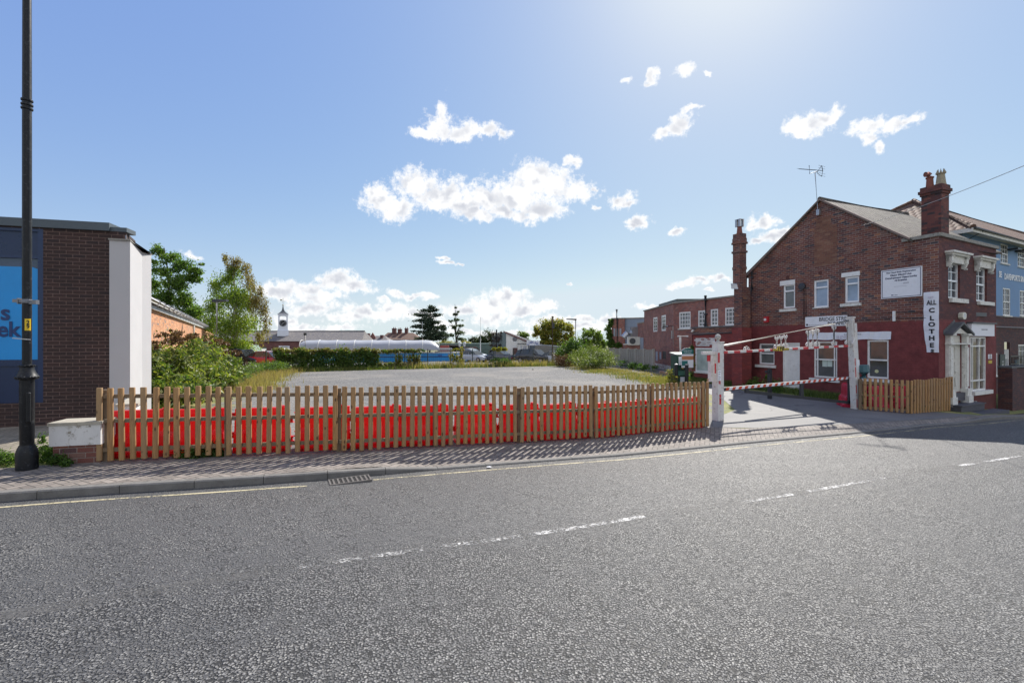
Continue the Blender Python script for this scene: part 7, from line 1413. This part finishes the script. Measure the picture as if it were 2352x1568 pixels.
# green shed
Y = 76; F = XF(1006, Y); gsx = thing('long_shed', 'long low green corrugated shed across the back of the yard', 'building', (F.o[0], Y, -.4)); mb = MB()
gm = paint('green_corrugated_sheet', (.10, .15, .13), .6, .2, 2, .1); gx = F.s(1143); k = 0.0
while k < gx: mb.box(F, k, k+.22, -.05, .0, -.4, F.z(1006, 790)); mb.box(F, k+.22, k+.34, -.05, .035, -.4, F.z(1006, 790)-.002); k += .34
mb.box(F, 0, gx, -7, -.05, -.4, F.z(1006, 790)-.1); obj('wall', mb, gm, gsx, uv=False); mb = MB(); mb.box(F, -.1, gx, -7, .15, F.z(1006, 790), F.z(1006, 790)+.12); obj('roof_edge', mb, paint('pale_green_trim', (.16, .24, .21), .6), gsx)
Y = 71; F = XF(1010.5, Y); a = R4(F, *c4d(625, 910), *c4d(757, 990)); rc = thing('container', 'rust red steel container before the green shed', 'container', (F.o[0], Y, -.4)); mb = MB(); mb.box(F, 0, a[1], -2.4, 0, -.4, a[3]); obj('body', mb, paint('rust_red_steel', (.28, .05, .04), .6, .2, 3, .1), rc); mb = MB()
for k in range(5): mb.box(F, a[1]*(k+.5)/5-.05, a[1]*(k+.5)/5+.05, 0, .03, -.35, a[3]-.05)
obj('corrugation', mb, paint('rust_red_steel', (.28, .05, .04)), rc)
a = R4(F, *c4d(760, 905), *c4d(935, 990)); mb = MB(); mb.box(F, a[0]+.1, a[1], -2, 0, a[3]-.12, a[3]); mb.box(F, a[0]+.1, a[1], -2, -1.9, -.4, a[3]); mb.box(F, a[1]-.15, a[1], -2, -.1, -.4, a[3]); mb.box(F, a[0]+.1, a[0]+.2, -2, -.1, -.4, a[3]); tag(obj('open_shed', mb, paint('dark_brown_timber', (.06, .045, .04), .8)), 'dark open fronted shed beside the rust red container', 'shed')
mb = MB(); p0 = P(*c4d(935, 937), 68); p1 = P(*c4d(1190, 937), 68); p2_ = P(*c4d(1270, 990), 68); mb.tube([p0, p1], .10, 6); mb.tube([p1, p2_], .08, 6)
for t in (.1, .5, .9): q = p0.lerp(p1, t); mb.tube([q, (q.x+.2, q.y, -.3)], .07, 5)
tag(obj('boat_trailer', mb, paint('rust_brown_steel', (.17, .06, .04), .7)), 'rusty brown steel trailer frame before the green shed', 'trailer')
# white shed
Y = 64; F = XF(1161, Y); S = lambda x, y: (F.s(c4d(x, 0)[0]), F.z(*c4d(x, y))); sh_ = thing('workshop', 'white rendered workshop with a brown sloping roof edge and ivy on its left wall', 'building', (F.o[0], Y, -.4))
lft, pk, rt = S(1640, 700), S(1665, 690), S(2110, 832); cream = paint('cream_render', (.74, .73, .68), .8, .1, 2, .15, dirt=(.40, .38, .32), dirtamt=.4)
mb = MB(); mb.prism(F, [(pk[0], -.4), (F.s(1245), -.4), (F.s(1245), rt[1]-.9), (rt[0], rt[1]-.1), pk], -8, 0); obj('wall', mb, cream, sh_)
l2 = S(1515, 725); mb = MB(); p_ = F.w(pk[0], 0, 0); Fs = Fr((p_[0]-2.2, p_[1]+5.5), (2.2, -5.5)); Ls = math.hypot(2.2, 5.5); mb.add([Fs.w(0, 0, -.4), Fs.w(Ls, 0, -.4), Fs.w(Ls, 0, pk[1]), Fs.w(0, 0, pk[1]-.2)], [(0,1,2,3)]); mb.box(Fs, Ls-.9, Ls-.02, -.02, .05, .9, pk[1]-.3); obj('side_wall', mb, paint('grey_green_boards', (.16, .20, .18), .8, .2), sh_)
mb = MB(); mb.add([F.w(pk[0]-.3, .2, pk[1]+.05), F.w(F.s(1247), .2, rt[1]-.95), F.w(F.s(1247), -8, rt[1]-.95), F.w(pk[0]-.3, -8, pk[1]+.05), F.w(pk[0]-.3, .2, pk[1]-.12), F.w(F.s(1247), .2, rt[1]-1.12), F.w(F.s(1247), -8, rt[1]-1.12), F.w(pk[0]-.3, -8, pk[1]-.12)], [(0,1,2,3), (0,4,5,1), (7,6,5,4), (3,7,4,0)])
mb.add([F.w(pk[0]-.1, .2, pk[1]+.05), F.w(pk[0]-.1, -8, pk[1]+.05), F.w(pk[0]-2.4, -8, pk[1]-.9), F.w(pk[0]-2.4, .2+0, pk[1]-.9)], [(0,1,2,3)] if False else []); obj('roof', mb, paint('brown_roof_edge', (.17, .07, .06), .8, .3), sh_)
mb = MB(); a0, b0_ = S(1768, 945), S(1840, 1110); mb.box(F, a0[0], b0_[0], 0, .06, -.38, a0[1]); obj('door', mb, paint('brown_door', (.10, .03, .03), .6), sh_)
mb = MB(); q = S(1800, 806); mb.tube([F.w(q[0], 0, q[1]), F.w(q[0], .12, q[1]-.05)], .33, 10); obj('wall_lamp', mb, paint('galvanised_metal', (.42, .42, .43)), sh_)
mb = MB(); a0, b0_ = S(1852, 885), S(1985, 1120); mb.box(F, a0[0], b0_[0], 0, 1.6, -.4, a0[1]); prc = obj('porch', mb, stone_w, sh_); mb = MB(); mb.box(F, a0[0]-.1, b0_[0]+.1, -.0, 1.7, a0[1], a0[1]+.08); obj('porch_roof', mb, lead, prc); mb = MB(); a0 = S(1885, 900); mb.box(F, a0[0], a0[0]+.18, 1.6, 1.63, -.3, a0[1]); mb.box(F, S(1925,0)[0], S(1970,0)[0], 1.6, 1.62, -.3, a0[1]-.1); obj('porch_door', mb, paint('grey_door', (.42, .43, .45), .6), prc)
ivs = thing('ivy', 'leafless reddish ivy on the left wall of the white workshop', 'climber', Fs.w(0, 0, -.4)); leaves('foliage', [(*Fs.w(s, .15, z), .7, .5, .6) for s in (.6, 1.8, 3.0, 4.2) for z in (.5, 1.4, 2.5, 3.2)], 4200, .16, leafm('dull_ivy', [(.06, .05, .04), (.10, .08, .07), (.14, .10, .09)], .15), ivs, clumps=140, seed=98)
Fg = XF(1209, 60); a = (Fg.s(c4d(1985,0)[0]), Fg.s(c4d(2190,0)[0]), Fg.z(*c4d(1985, 903)), Fg.z(*c4d(1985, 832))); sln = thing('trade_sign', 'white sign with blue arched capitals above the dark suv', 'sign', Fg.w(a[0], 0, a[2])); mb = MB(); mb.box(Fg, a[0], a[1], -.06, 0, a[2], a[3]); obj('board', mb, sgn, sln)
blu = paint('sign_blue', (.05, .09, .28), .5, .05, 5, 0)
for k, ch_ in enumerate('STARLINE'): t = (k-3.5)/3.5; text('lettering', ch_, Fg, a[0]+(a[1]-a[0])*(.47+t*.36), (a[2]+a[3])/2+.10-.28*t*t, .44, blu, sln, .004, 'CENTER', .8, -.35*t, .01)
mb = MB(); mb.box(Fg, a[0]+.1, a[0]+.2, -.16, -.06, -.4, a[3]); mb.box(Fg, a[1]-.2, a[1]-.1, -.16, -.06, -.4, a[3]); obj('post', mb, white, sln)
# portable cabin with dark roof edge behind the suv
F = XF(1218, 62); a = (0, F.s(1290), -.35, F.z(1218, 789)); cbn = thing('portable_cabin', 'grey white portable cabin with a dark roof edge behind the dark suv', 'cabin', (F.o[0], 62, -.35)); mb = MB(); mb.box(F, 0, a[1], -2.5, 0, -.35, a[3]); obj('body', mb, stone_w, cbn); mb = MB(); mb.box(F, -.1, a[1]+.1, -2.6, .1, a[3], a[3]+.16); obj('roof_edge', mb, ink, cbn)
for s_ in (.15, .55): mb = MB(); mb.box(F, a[1]*s_, a[1]*(s_+.3), 0, .03, .9, a[3]-.25); obj('window', mb, glass_grey, cbn)
# narrowboat with a canopy
Ya, Yb_ = 56.0, 60.0; pA, pB = P(694, 784, Ya), P(1006, 784, Yb_); u_ = Vector((pB.x-pA.x, Yb_-Ya)); BL = u_.length; BFr = Fr((pA.x, Ya), (u_.x, u_.y)); boat = thing('narrowboat', 'bright blue narrowboat under a long pale fabric canopy', 'boat', (pA.x, Ya, -.7))
M_hull = paint('bright_blue_hull', (.02, .26, .62), .35, .10, 2, .05); rid = CZ+3.3/FP*57; bot = CZ-20/FP*57; Bl2 = BFr.s(1116)
mb = MB(); hz0, hz1 = -.75, CZ-27/FP*58; s_a, s_b = 1.5, Bl2
mb.hexa([BFr.w(s_a,.95,hz0),BFr.w(s_b-1.6,.95,hz0),BFr.w(s_b-1.6,-.95,hz0),BFr.w(s_a,-.95,hz0),BFr.w(s_a,1.0,hz1-.45),BFr.w(s_b-.6,1.0,hz1-.45),BFr.w(s_b-.6,-1.0,hz1-.45),BFr.w(s_a,-1.0,hz1-.45)]); mb.hexa([BFr.w(s_b-1.6,.95,hz0),BFr.w(s_b,.05,hz0),BFr.w(s_b,-.05,hz0),BFr.w(s_b-1.6,-.95,hz0),BFr.w(s_b-.6,1.0,hz1-.45),BFr.w(s_b+.5,.05,hz1-.3),BFr.w(s_b+.5,-.05,hz1-.3),BFr.w(s_b-.6,-1.0,hz1-.45)])
obj('hull', mb, M_hull, boat); mb = MB(); mb.box(BFr, s_a, s_b-2.0, -.85, .88, hz1-.45, hz1); cabn = obj('cabin', mb, M_hull, boat); mb = MB(); mb.box(BFr, s_a-.1, s_b-1.9, -.9, .93, hz1, hz1+.06); obj('cabin_roof', mb, stone_w, cabn)
mb = MB(); a = BFr.s(c4d(740,0)[0]); b = BFr.s(c4d(822,0)[0]); mb.box(BFr, a, b, .88, .92, hz1-.75*.9, hz1-.12); mb2 = MB(); mb2.box(BFr, a+.1, b-.1, .92, .94, hz1-.55, hz1-.22); o_ = obj('window_frame', mb, stone_g, cabn); obj('pane', mb2, glass_grey, o_)
for x0, x1 in ((585, 650),): mb = MB(); mb.box(BFr, BFr.s(c4d(x0,0)[0]), BFr.s(c4d(x1,0)[0]), .88, .90, hz1-.6, hz1-.2); obj('side_hatch', mb, paint('deep_blue_hatch', (.012, .12, .40), .4), cabn)
mb = MB(); mb.box(BFr, s_a, s_b-.7, .99, 1.04, hz1-.52, hz1-.42); obj('rubbing_strake', mb, navy, boat)
mb = MB(); mb.box(BFr, BFr.s(1000), BFr.s(1042), -.7, .7, hz1+.10, hz1+.2); mb.box(BFr, BFr.s(1004), BFr.s(1038), -.6, .6, hz1+.34, hz1+.62); obj('deck_box', mb, paint('grey_deck', (.36, .36, .37), .6), boat)
can = MB(); nr, na = 8*5, 14; vs = []
for i in range(nr+1):
    t = i/nr; s = BL*t; rib = abs(math.sin(math.pi*t*8)); sag = .05*rib
    endf = 1-.55*max(0, (t-.93)/.07)**2-.18*max(0, (.03-t)/.03)
    for k in range(na+1):
        an = math.pi*k/na; rr = (1.75-sag*math.sin(an))*(.8+.2*endf); y = -math.cos(an)*rr; z = bot+(rid-bot-sag*.8)*math.sin(an)**.72*endf; vs.append(BFr.w(s+.03*math.sin(5*an+i), -y, z))
can.add(vs, [(i*(na+1)+k, (i+1)*(na+1)+k, (i+1)*(na+1)+k+1, i*(na+1)+k+1) for i in range(nr) for k in range(na)]); cn = obj('canopy', can, paint('pale_canopy_sheet', (.33, .345, .38), .6, .05, 1, .15), boat, smooth=True, uv=False)
mb = MB(); mb.add([BFr.w(0, -math.cos(math.pi*k/na)*-1.72, bot+(rid-bot)*.82*math.sin(math.pi*k/na)**.72) for k in range(na+1)], [tuple(range(na+1))]); obj('canopy_end', mb, paint('green_tarpaulin', (.03, .07, .05), .6), cn, uv=False)
mb = MB()
for k in range(9): s = BL*k/8; mb.tube([BFr.w(s, -math.cos(math.pi*j/10)*1.77, bot+(rid-bot)*math.sin(math.pi*j/10)**.72+.01) for j in range(11)], .03, 4)
obj('canopy_hoop', mb, stone_w, cn, uv=False)
# vehicles
def car(name, label, px, Y, rz, L, Wd, H, colr, kind, cat='car', group='vehicles parked beyond the mesh fence'):
    """kind: list of (x 0..1, bonnet/belt height 0..1, roof height or None) along the length, front at x=0"""
    x = (px-1176)/FP*Y; t = thing(name, label, cat, (0, 0, 0), 0, group); h0 = .17*H; belt = []
    pm__ = paint('car_paint_'+'_'.join('%d' % (c*1000) for c in colr), colr, .22, .05, 1, 0, coat=.8)
    mb = MB(); n = len(kind); ring = []
    for (u, b_, r_) in kind:
        X = (u-.5)*L; tap = 1-.16*abs(2*u-1)**3; hw = Wd/2*tap
        ring.append([(X, -hw*.93, h0), (X, -hw, h0+.25*H), (X, -hw*.97, b_*H*.85), (X, -hw*.88, b_*H), (X, hw*.88, b_*H), (X, hw*.97, b_*H*.85), (X, hw, h0+.25*H), (X, hw*.93, h0)])
    vs = [p for r in ring for p in r]; fs = [(i*8+k, (i+1)*8+k, (i+1)*8+(k+1) % 8, i*8+(k+1) % 8) for i in range(n-1) for k in range(8)]+[tuple(range(8)), tuple(range(n*8-1, n*8-9, -1))]
    mb.add(vs, fs); body = obj('body', mb, pm__, t, smooth=True, uv=False, bevel=.03)
    rf_ = [(u, b_, r_) for u, b_, r_ in kind if r_ is not None]; gb_ = MB(); vs = []
    for (u, b_, r_) in rf_:
        X = (u-.5)*L; hw = Wd/2*(1-.16*abs(2*u-1)**3)*.88; q = max(0, (r_-b_)/(1-b_)); hr = hw-(hw*.17)*q
        vs += [(X, -hw, b_*H-.01), (X, -hr, r_*H), (X, hr, r_*H), (X, hw, b_*H-.01)]
    m = len(rf_); gb_.add(vs, [(i*4+k, (i+1)*4+k, (i+1)*4+k+1, i*4+k+1) for i in range(m-1) for k in range(3)]+[(0,1,2,3), (m*4-1, m*4-2, m*4-3, m*4-4)]); gl0 = obj('windows', gb_, glassm('car_glass', (.02, .025, .03), .03), t, uv=False)
    top = [(i, k) for i, k in enumerate(rf_) if k[2] > .93]; mb = MB(); vs = []
    for i, (u, b_, r_) in top: X = (u-.5)*L; hw = Wd/2*.88*.83*1.03; vs += [(X, -hw, r_*H-.02), (X, -hw*.95, r_*H+.02), (X, hw*.95, r_*H+.02), (X, hw, r_*H-.02)]
    m = len(top); mb.add(vs, [(i*4+k, (i+1)*4+k, (i+1)*4+k+1, i*4+k+1) for i in range(m-1) for k in range(3)]+[(0,1,2,3), (m*4-1, m*4-2, m*4-3, m*4-4)]); roof = obj('roof', mb, pm__, t, uv=False, smooth=True)
    mb = MB()
    for i in (0, len(top)//2, -1):
        u, b_, r_ = top[i][1]; X = (u-.5)*L; hw = Wd/2*.88; dx_ = {0: -.0, -1: .0}.get(i, 0)
        for sg in (-1, 1): mb.tube([(X+(-.28*L*.25 if i == 0 else .2 if i == -1 else 0), sg*hw, b_*H), (X, sg*hw*.84, r_*H)], .028, 4)
    obj('pillar', mb, pm__, roof, uv=False)
    wr_ = .205*min(H, 1.6)+.0
    for u in (.19, .81):
        for sg in (-1, 1):
            X = (u-.5)*L; yy = sg*(Wd/2-.10); mb = MB(); mb.tube([(X, yy-.1, wr_), (X, yy+.105, wr_)], wr_, 18); w_ = obj('wheel', mb, paint('tyre_rubber', (.015, .015, .016), .8), t, uv=False)
            mb = MB(); mb.tube([(X, yy+sg*.10, wr_), (X, yy+sg*.112, wr_)], wr_*.62, 12); obj('rim', mb, paint('alloy_rim', (.40, .41, .42), .3, metal=.8), w_, uv=False)
    fb = kind[0][1]*H; lamp = paint('headlamp_lens', (.70, .72, .74), .08, .03, 2, 0); red = paint('tail_lamp_red', (.35, .01, .01), .2, .03, 2, 0)
    for sg in (-1, 1):
        mb = MB(); mb.hexa([(-.5*L-.01, sg*Wd*.27-.14, fb-.20), (-.5*L-.01, sg*Wd*.27+.14, fb-.20), (-.5*L+.1, sg*Wd*.27+.16, fb-.20), (-.5*L+.1, sg*Wd*.27-.16, fb-.20), (-.5*L-.008, sg*Wd*.27-.14, fb-.05), (-.5*L-.008, sg*Wd*.27+.14, fb-.05), (-.5*L+.1, sg*Wd*.27+.16, fb-.04), (-.5*L+.1, sg*Wd*.27-.16, fb-.04)]); obj('headlight', mb, lamp, t, uv=False)
        mb = MB(); rb = kind[-1][1]*H; mb.bx(.5*L-.06, .5*L+.012, sg*Wd*.32-.14, sg*Wd*.32+.14, rb-.24, rb-.08); obj('tail_light', mb, red, t, uv=False)
        mb = MB(); u, b_, r_ = rf_[1]; mb.bx((u-.5)*L-.08, (u-.5)*L+.06, sg*Wd*.5-.02, sg*Wd*.5+.16 if sg > 0 else sg*Wd*.5+.02, b_*H-.02, b_*H+.12) if sg > 0 else mb.bx((u-.5)*L-.08, (u-.5)*L+.06, -Wd*.5-.16, -Wd*.5+.02, b_*H-.02, b_*H+.12); obj('wing_mirror', mb, pm__, t, uv=False)
    mb = MB(); mb.bx(-.5*L-.015, -.5*L+.05, -.30*Wd, .30*Wd, h0+.02, fb-.22); gr = obj('grille', mb, ink, t, uv=False); mb = MB(); mb.bx(-.5*L-.03, -.5*L-.012, -.26, .26, h0+.12, h0+.23); obj('number_plate', mb, paint('plate_white', (.65, .65, .60), .5), t, uv=False); mb = MB(); mb.bx(.5*L-.0, .5*L+.02, -.26, .26, h0+.22, h0+.33); obj('number_plate', mb, paint('plate_yellow', (.60, .45, .05), .5), t, uv=False)
    t.location = (x, Y, G(x, Y)); t.rotation_euler = (0, 0, rz); return t
HATCH = [(0,.42,None),(.04,.47,None),(.20,.56,None),(.27,.60,.61),(.42,.62,.95),(.55,.63,1),(.72,.64,.98),(.86,.66,.86),(.95,.66,.67),(1,.55,None)]
SAL = [(0,.42,None),(.04,.48,None),(.24,.58,None),(.30,.61,.62),(.43,.63,.95),(.55,.64,1),(.66,.64,.96),(.80,.66,.69),(.97,.66,None),(1,.5,None)]
SUVK = [(0,.48,None),(.03,.53,None),(.20,.60,None),(.25,.62,.63),(.38,.63,.95),(.55,.64,1),(.80,.66,.98),(.93,.67,.90),(.98,.66,.67),(1,.5,None)]
VANK = [(0,.36,None),(.02,.42,None),(.12,.48,None),(.14,.50,.51),(.26,.52,.94),(.5,.52,1),(.85,.52,1),(.98,.52,.97),(.99,.52,.53),(1,.4,None)]
car('parked_car', 'silver hatchback parked beside the blue narrowboat', 1088, 57.5, math.radians(148), 4.2, 1.76, 1.48, (.42, .45, .50), HATCH)
car('parked_car', 'light estate roof showing just behind the silver hatchback', 1081, 61.5, math.radians(150), 4.4, 1.76, 1.62, (.50, .53, .58), SUVK)
car('parked_car', 'dark blue grey saloon seen from behind between silver hatchback and white workshop', 1142, 56.5, math.radians(-28), 4.7, 1.8, 1.46, (.035, .045, .07), SAL)
car('parked_car', 'black suv parked nose outwards before the portable cabin', 1227, 54.0, math.radians(146), 4.5, 1.85, 1.68, (.012, .014, .018), SUVK)
car('parked_van', 'silver van half hidden by the telegraph pole and climber', 1262, 57.5, math.radians(160), 5.0, 1.95, 2.1, (.38, .41, .45), VANK, 'van')
car('parked_car', 'silver car nose showing behind the dry shrub right of the suv', 1284, 52.5, math.radians(150), 4.2, 1.75, 1.46, (.46, .48, .50), HATCH)
car('parked_car', 'black vintage saloon with rounded wing left of the hedge', 560, 41.5, math.radians(160), 4.2, 1.6, 1.62, (.012, .018, .024), HATCH)
car('parked_car', 'red car behind the left end of the hedge', 619, 41.0, math.radians(172), 4.0, 1.65, 1.40, (.38, .015, .03), HATCH)
def rnd2(F, pts): return pts
# red and green day boat, white trailer behind the cars at the left
F = XF(573, 46); a1 = F.s(625); tb_2 = thing('moored_boat', 'red hulled boat with a dark green cover between the vintage cars', 'boat', (F.o[0], 46, -.4)); mb = MB(); z1 = F.z(573, 815); mb.hexa([F.w(.5,.8,-.3),F.w(a1-.3,.8,-.3),F.w(a1-.3,-.8,-.3),F.w(.5,-.8,-.3),F.w(0,1,z1),F.w(a1,1,z1),F.w(a1,-1,z1),F.w(0,-1,z1)]); obj('hull', mb, paint('boat_red', (.25, .025, .03), .4), tb_2)
mb = MB(); mb.box(F, -.05, a1+.05, -1.05, 1.05, z1, z1+.12); mb.prism(F, [(0, z1+.12), (1.0, z1+.12), (.4, z1+1.0), (.1, z1+1.0)], -.9, .9); obj('cover', mb, paint('boat_green_cover', (.03, .10, .07), .6), tb_2)
F = XF(546, 52); ct2 = thing('trailer', 'white box trailer with a green edge under the birch', 'trailer', (F.o[0], 52, -.4)); mb = MB(); z0, z1 = F.z(546, 820), F.z(546, 801.5); mb.box(F, 0, F.s(590), -2, 0, z0, z1); obj('box', mb, stone_w, ct2); mb = MB(); mb.box(F, -.05, F.s(590), -2.05, .05, z1, z1+.10); obj('lid', mb, paint('boat_green_cover', (.03, .10, .07)), ct2)
for s in (.5, 1.7): mb = MB(); mb.tube([F.w(s, .02, .0), F.w(s, -.2, .0)], .33, 14); obj('wheel', mb, paint('tyre_rubber', (.015, .015, .016), .8), ct2)
F = XF(622, 50); mb = MB(); mb.box(F, 0, F.s(652), -1.6, 0, -.3, F.z(622, 802)); mb.prism(F, [(F.s(625), F.z(622, 802)), (F.s(651), F.z(622, 802)), (F.s(648), F.z(622, 800)), (F.s(628), F.z(622, 800))], -1.5, -.1); tag(obj('caravan', mb, stone_w, bevel=.15), 'pale caravan roof showing above the hedge left end', 'caravan')
# poles, lamps and masts
def pole(name, label, px, py0, Y, r, cat, m=None, r1=None, base=None):
    p = P(px, py0, Y); z = G(p.x, Y); mb = MB(); mb.tube([(p.x, Y, z-.2), (p.x, Y, p.z)], [r, r1 or r], 8); t = thing(name, label, cat, (p.x, Y, z)); obj('pole', mb, m or paint('galvanised_metal', (.42, .42, .43)), t, smooth=True, uv=False); return t, p
def head(t, p, dx, m=None, ln=.55): mb = MB(); mb.hexa([(p.x-.08*abs(dx)/dx*1,p.y-.13,p.z-.02),(p.x+dx*ln,p.y-.15,p.z+.06),(p.x+dx*ln,p.y+.15,p.z+.06),(p.x-.08*abs(dx)/dx,p.y+.13,p.z-.02),(p.x-.10*abs(dx)/dx,p.y-.14,p.z+.14),(p.x+dx*ln,p.y-.14,p.z+.16),(p.x+dx*ln,p.y+.14,p.z+.16),(p.x-.10*abs(dx)/dx,p.y+.14,p.z+.14)]); obj('lamp_head', mb, m or dark_pipe, t)
t, p = pole('street_lamp', 'grey lamp column with flat head before the birch', 498, 694, 27, .065, 'street lamp', r1=.05); head(t, p, 1.0, ln=.62); mb = MB(); mb.bx(p.x-.22, p.x+.1, p.y-.1, p.y+.1, p.z, p.z+.18); obj('photocell_box', mb, dark_pipe, t)
t, p = pole('street_lamp', 'lamp column with head pointing left beside the ivy mound', 1322, 735, 50, .09, 'street lamp', r1=.06); head(t, p, -1.0, ln=1.0)
t, p = pole('telegraph_pole', 'wooden telegraph pole behind the dry shrub', 1269, 726, 48.5, .15, 'pole', paint('pole_timber', (.16, .12, .09), .8, .3, 9, .4), .11); mb = MB(); mb.bx(p.x-.02, p.x+.20, 48.3, 48.5, p.z-1.3, p.z-.7); obj('junction_box', mb, dark_pipe, t)
t, p = pole('flag_mast', 'tall white mast rising behind the silver hatchback', 1103.6, 728, 62, .10, 'mast', white, .03)
t, p = pole('flag_mast', 'thin white pole in front of the warehouse beside the birch', 588, 742, 60, .09, 'mast', white, .07)
t, p = pole('flag_mast', 'slender white mast left of the cedar', 970, 739, 64, .05, 'mast', white, .03); mb = MB(); mb.tube([(p.x-1.1, 64, p.z-.3), (p.x+.3, 64, p.z-.3)], .025, 4); obj('yardarm', mb, white, t, uv=False)
t, p = pole('street_lamp', 'thin dark lamp column before the canopy left end', 701, 770, 50, .045, 'street lamp', dark_pipe); mb = MB(); mb.bx(p.x-.14, p.x+.14, 49.9, 50.1, p.z, p.z+.28); obj('lamp_head', mb, dark_pipe, t)
t, p = pole('yard_pole', 'dark pole standing left of the white workshop', 1140.5, 757, 63, .10, 'pole', dark_pipe)
for px, lb in ((1056, 'left of the two lantern lights above the green shed'), (1067, 'right of the two lantern lights above the green shed')):
    t, p = pole('yard_lantern', lb, px, 796, 69, .04, 'lantern', dark_pipe); mb = MB(); mb.lathe((p.x, p.y, p.z), [(.15, 0), (.22, .5), (.26, .55), (.05, .75)], 8); obj('lantern_head', mb, paint('pale_lantern', (.5, .52, .52), .4), t)
mb = MB(); q = onG(1240, 845)
# loose rubble and litter on the lot
rub = paint('rubble', (.38, .24, .18), .9, .3, 9, .4)
for i, (px, py, sz, lb, cm) in enumerate(((1430,860,.20,'broken red brick at the edge of the gravel','r'),(1520,858,.30,'heap of loose bricks at the foot of the wing, left piece','r'),(1530,860,.26,'heap of loose bricks at the foot of the wing, right piece','r'),(1496,862,.16,'small pale stone before the panel fence end','s'),(1172,835.5,.5,'flat white slab on the far gravel before the verge','w'),(1465,858,.35,'pale flat board lying below the panel fence','w'),(1224,849,.16,'small dark stone out on the gravel','s'))):
    q = onG(px, py); mb = MB(); r = random.Random(i); f = .3 if cm == 'w' else .6
    mb.hexa([(q.x+sz*(a+r.uniform(-.1, .1)), q.y+sz*(b+r.uniform(-.1, .1)), q.z+(sz*f*c)*(.4 if cm == 'w' else 1)) for a, b, c in ((-.5,-.4,0),(.5,-.4,0),(.5,.4,0),(-.5,.4,0),(-.45,-.35,1),(.4,-.4,.9),(.45,.35,1),(-.4,.3,1.1))]); tag(obj('brick_rubble' if cm == 'r' else 'stone' if cm == 's' else 'board', mb, rub if cm == 'r' else conc if cm == 's' else stone_w, bevel=.01, uv=False), lb, 'rubble')
for i, (px, py, lb) in enumerate(((1214,1014,'crumpled white paper litter on the paving below the palisade'),(245,1053,'scrap of pale blue paper at the left end of the palisade'),(1122,1073,'flattened white scrap of litter in the gutter'))):
    q = onG(px, py, 0, lambda x, y: gs(x)-(.10 if i == 2 else 0)); mb = MB(); r = random.Random(40+i); vs = [(q.x+.07*math.cos(k*1.05)*r.uniform(.5, 1.1), q.y+.06*math.sin(k*1.05)*r.uniform(.5, 1.1), q.z+r.uniform(.008, .05 if i < 2 else .015)) for k in range(6)]+[(q.x, q.y, q.z+(.055 if i < 2 else .02))]
    mb.add(vs, [(k, (k+1) % 6, 6) for k in range(6)]+[(5,4,3,2,1,0)]); tag(obj('litter', mb, sgn if i != 1 else cur, uv=False), lb, 'litter')
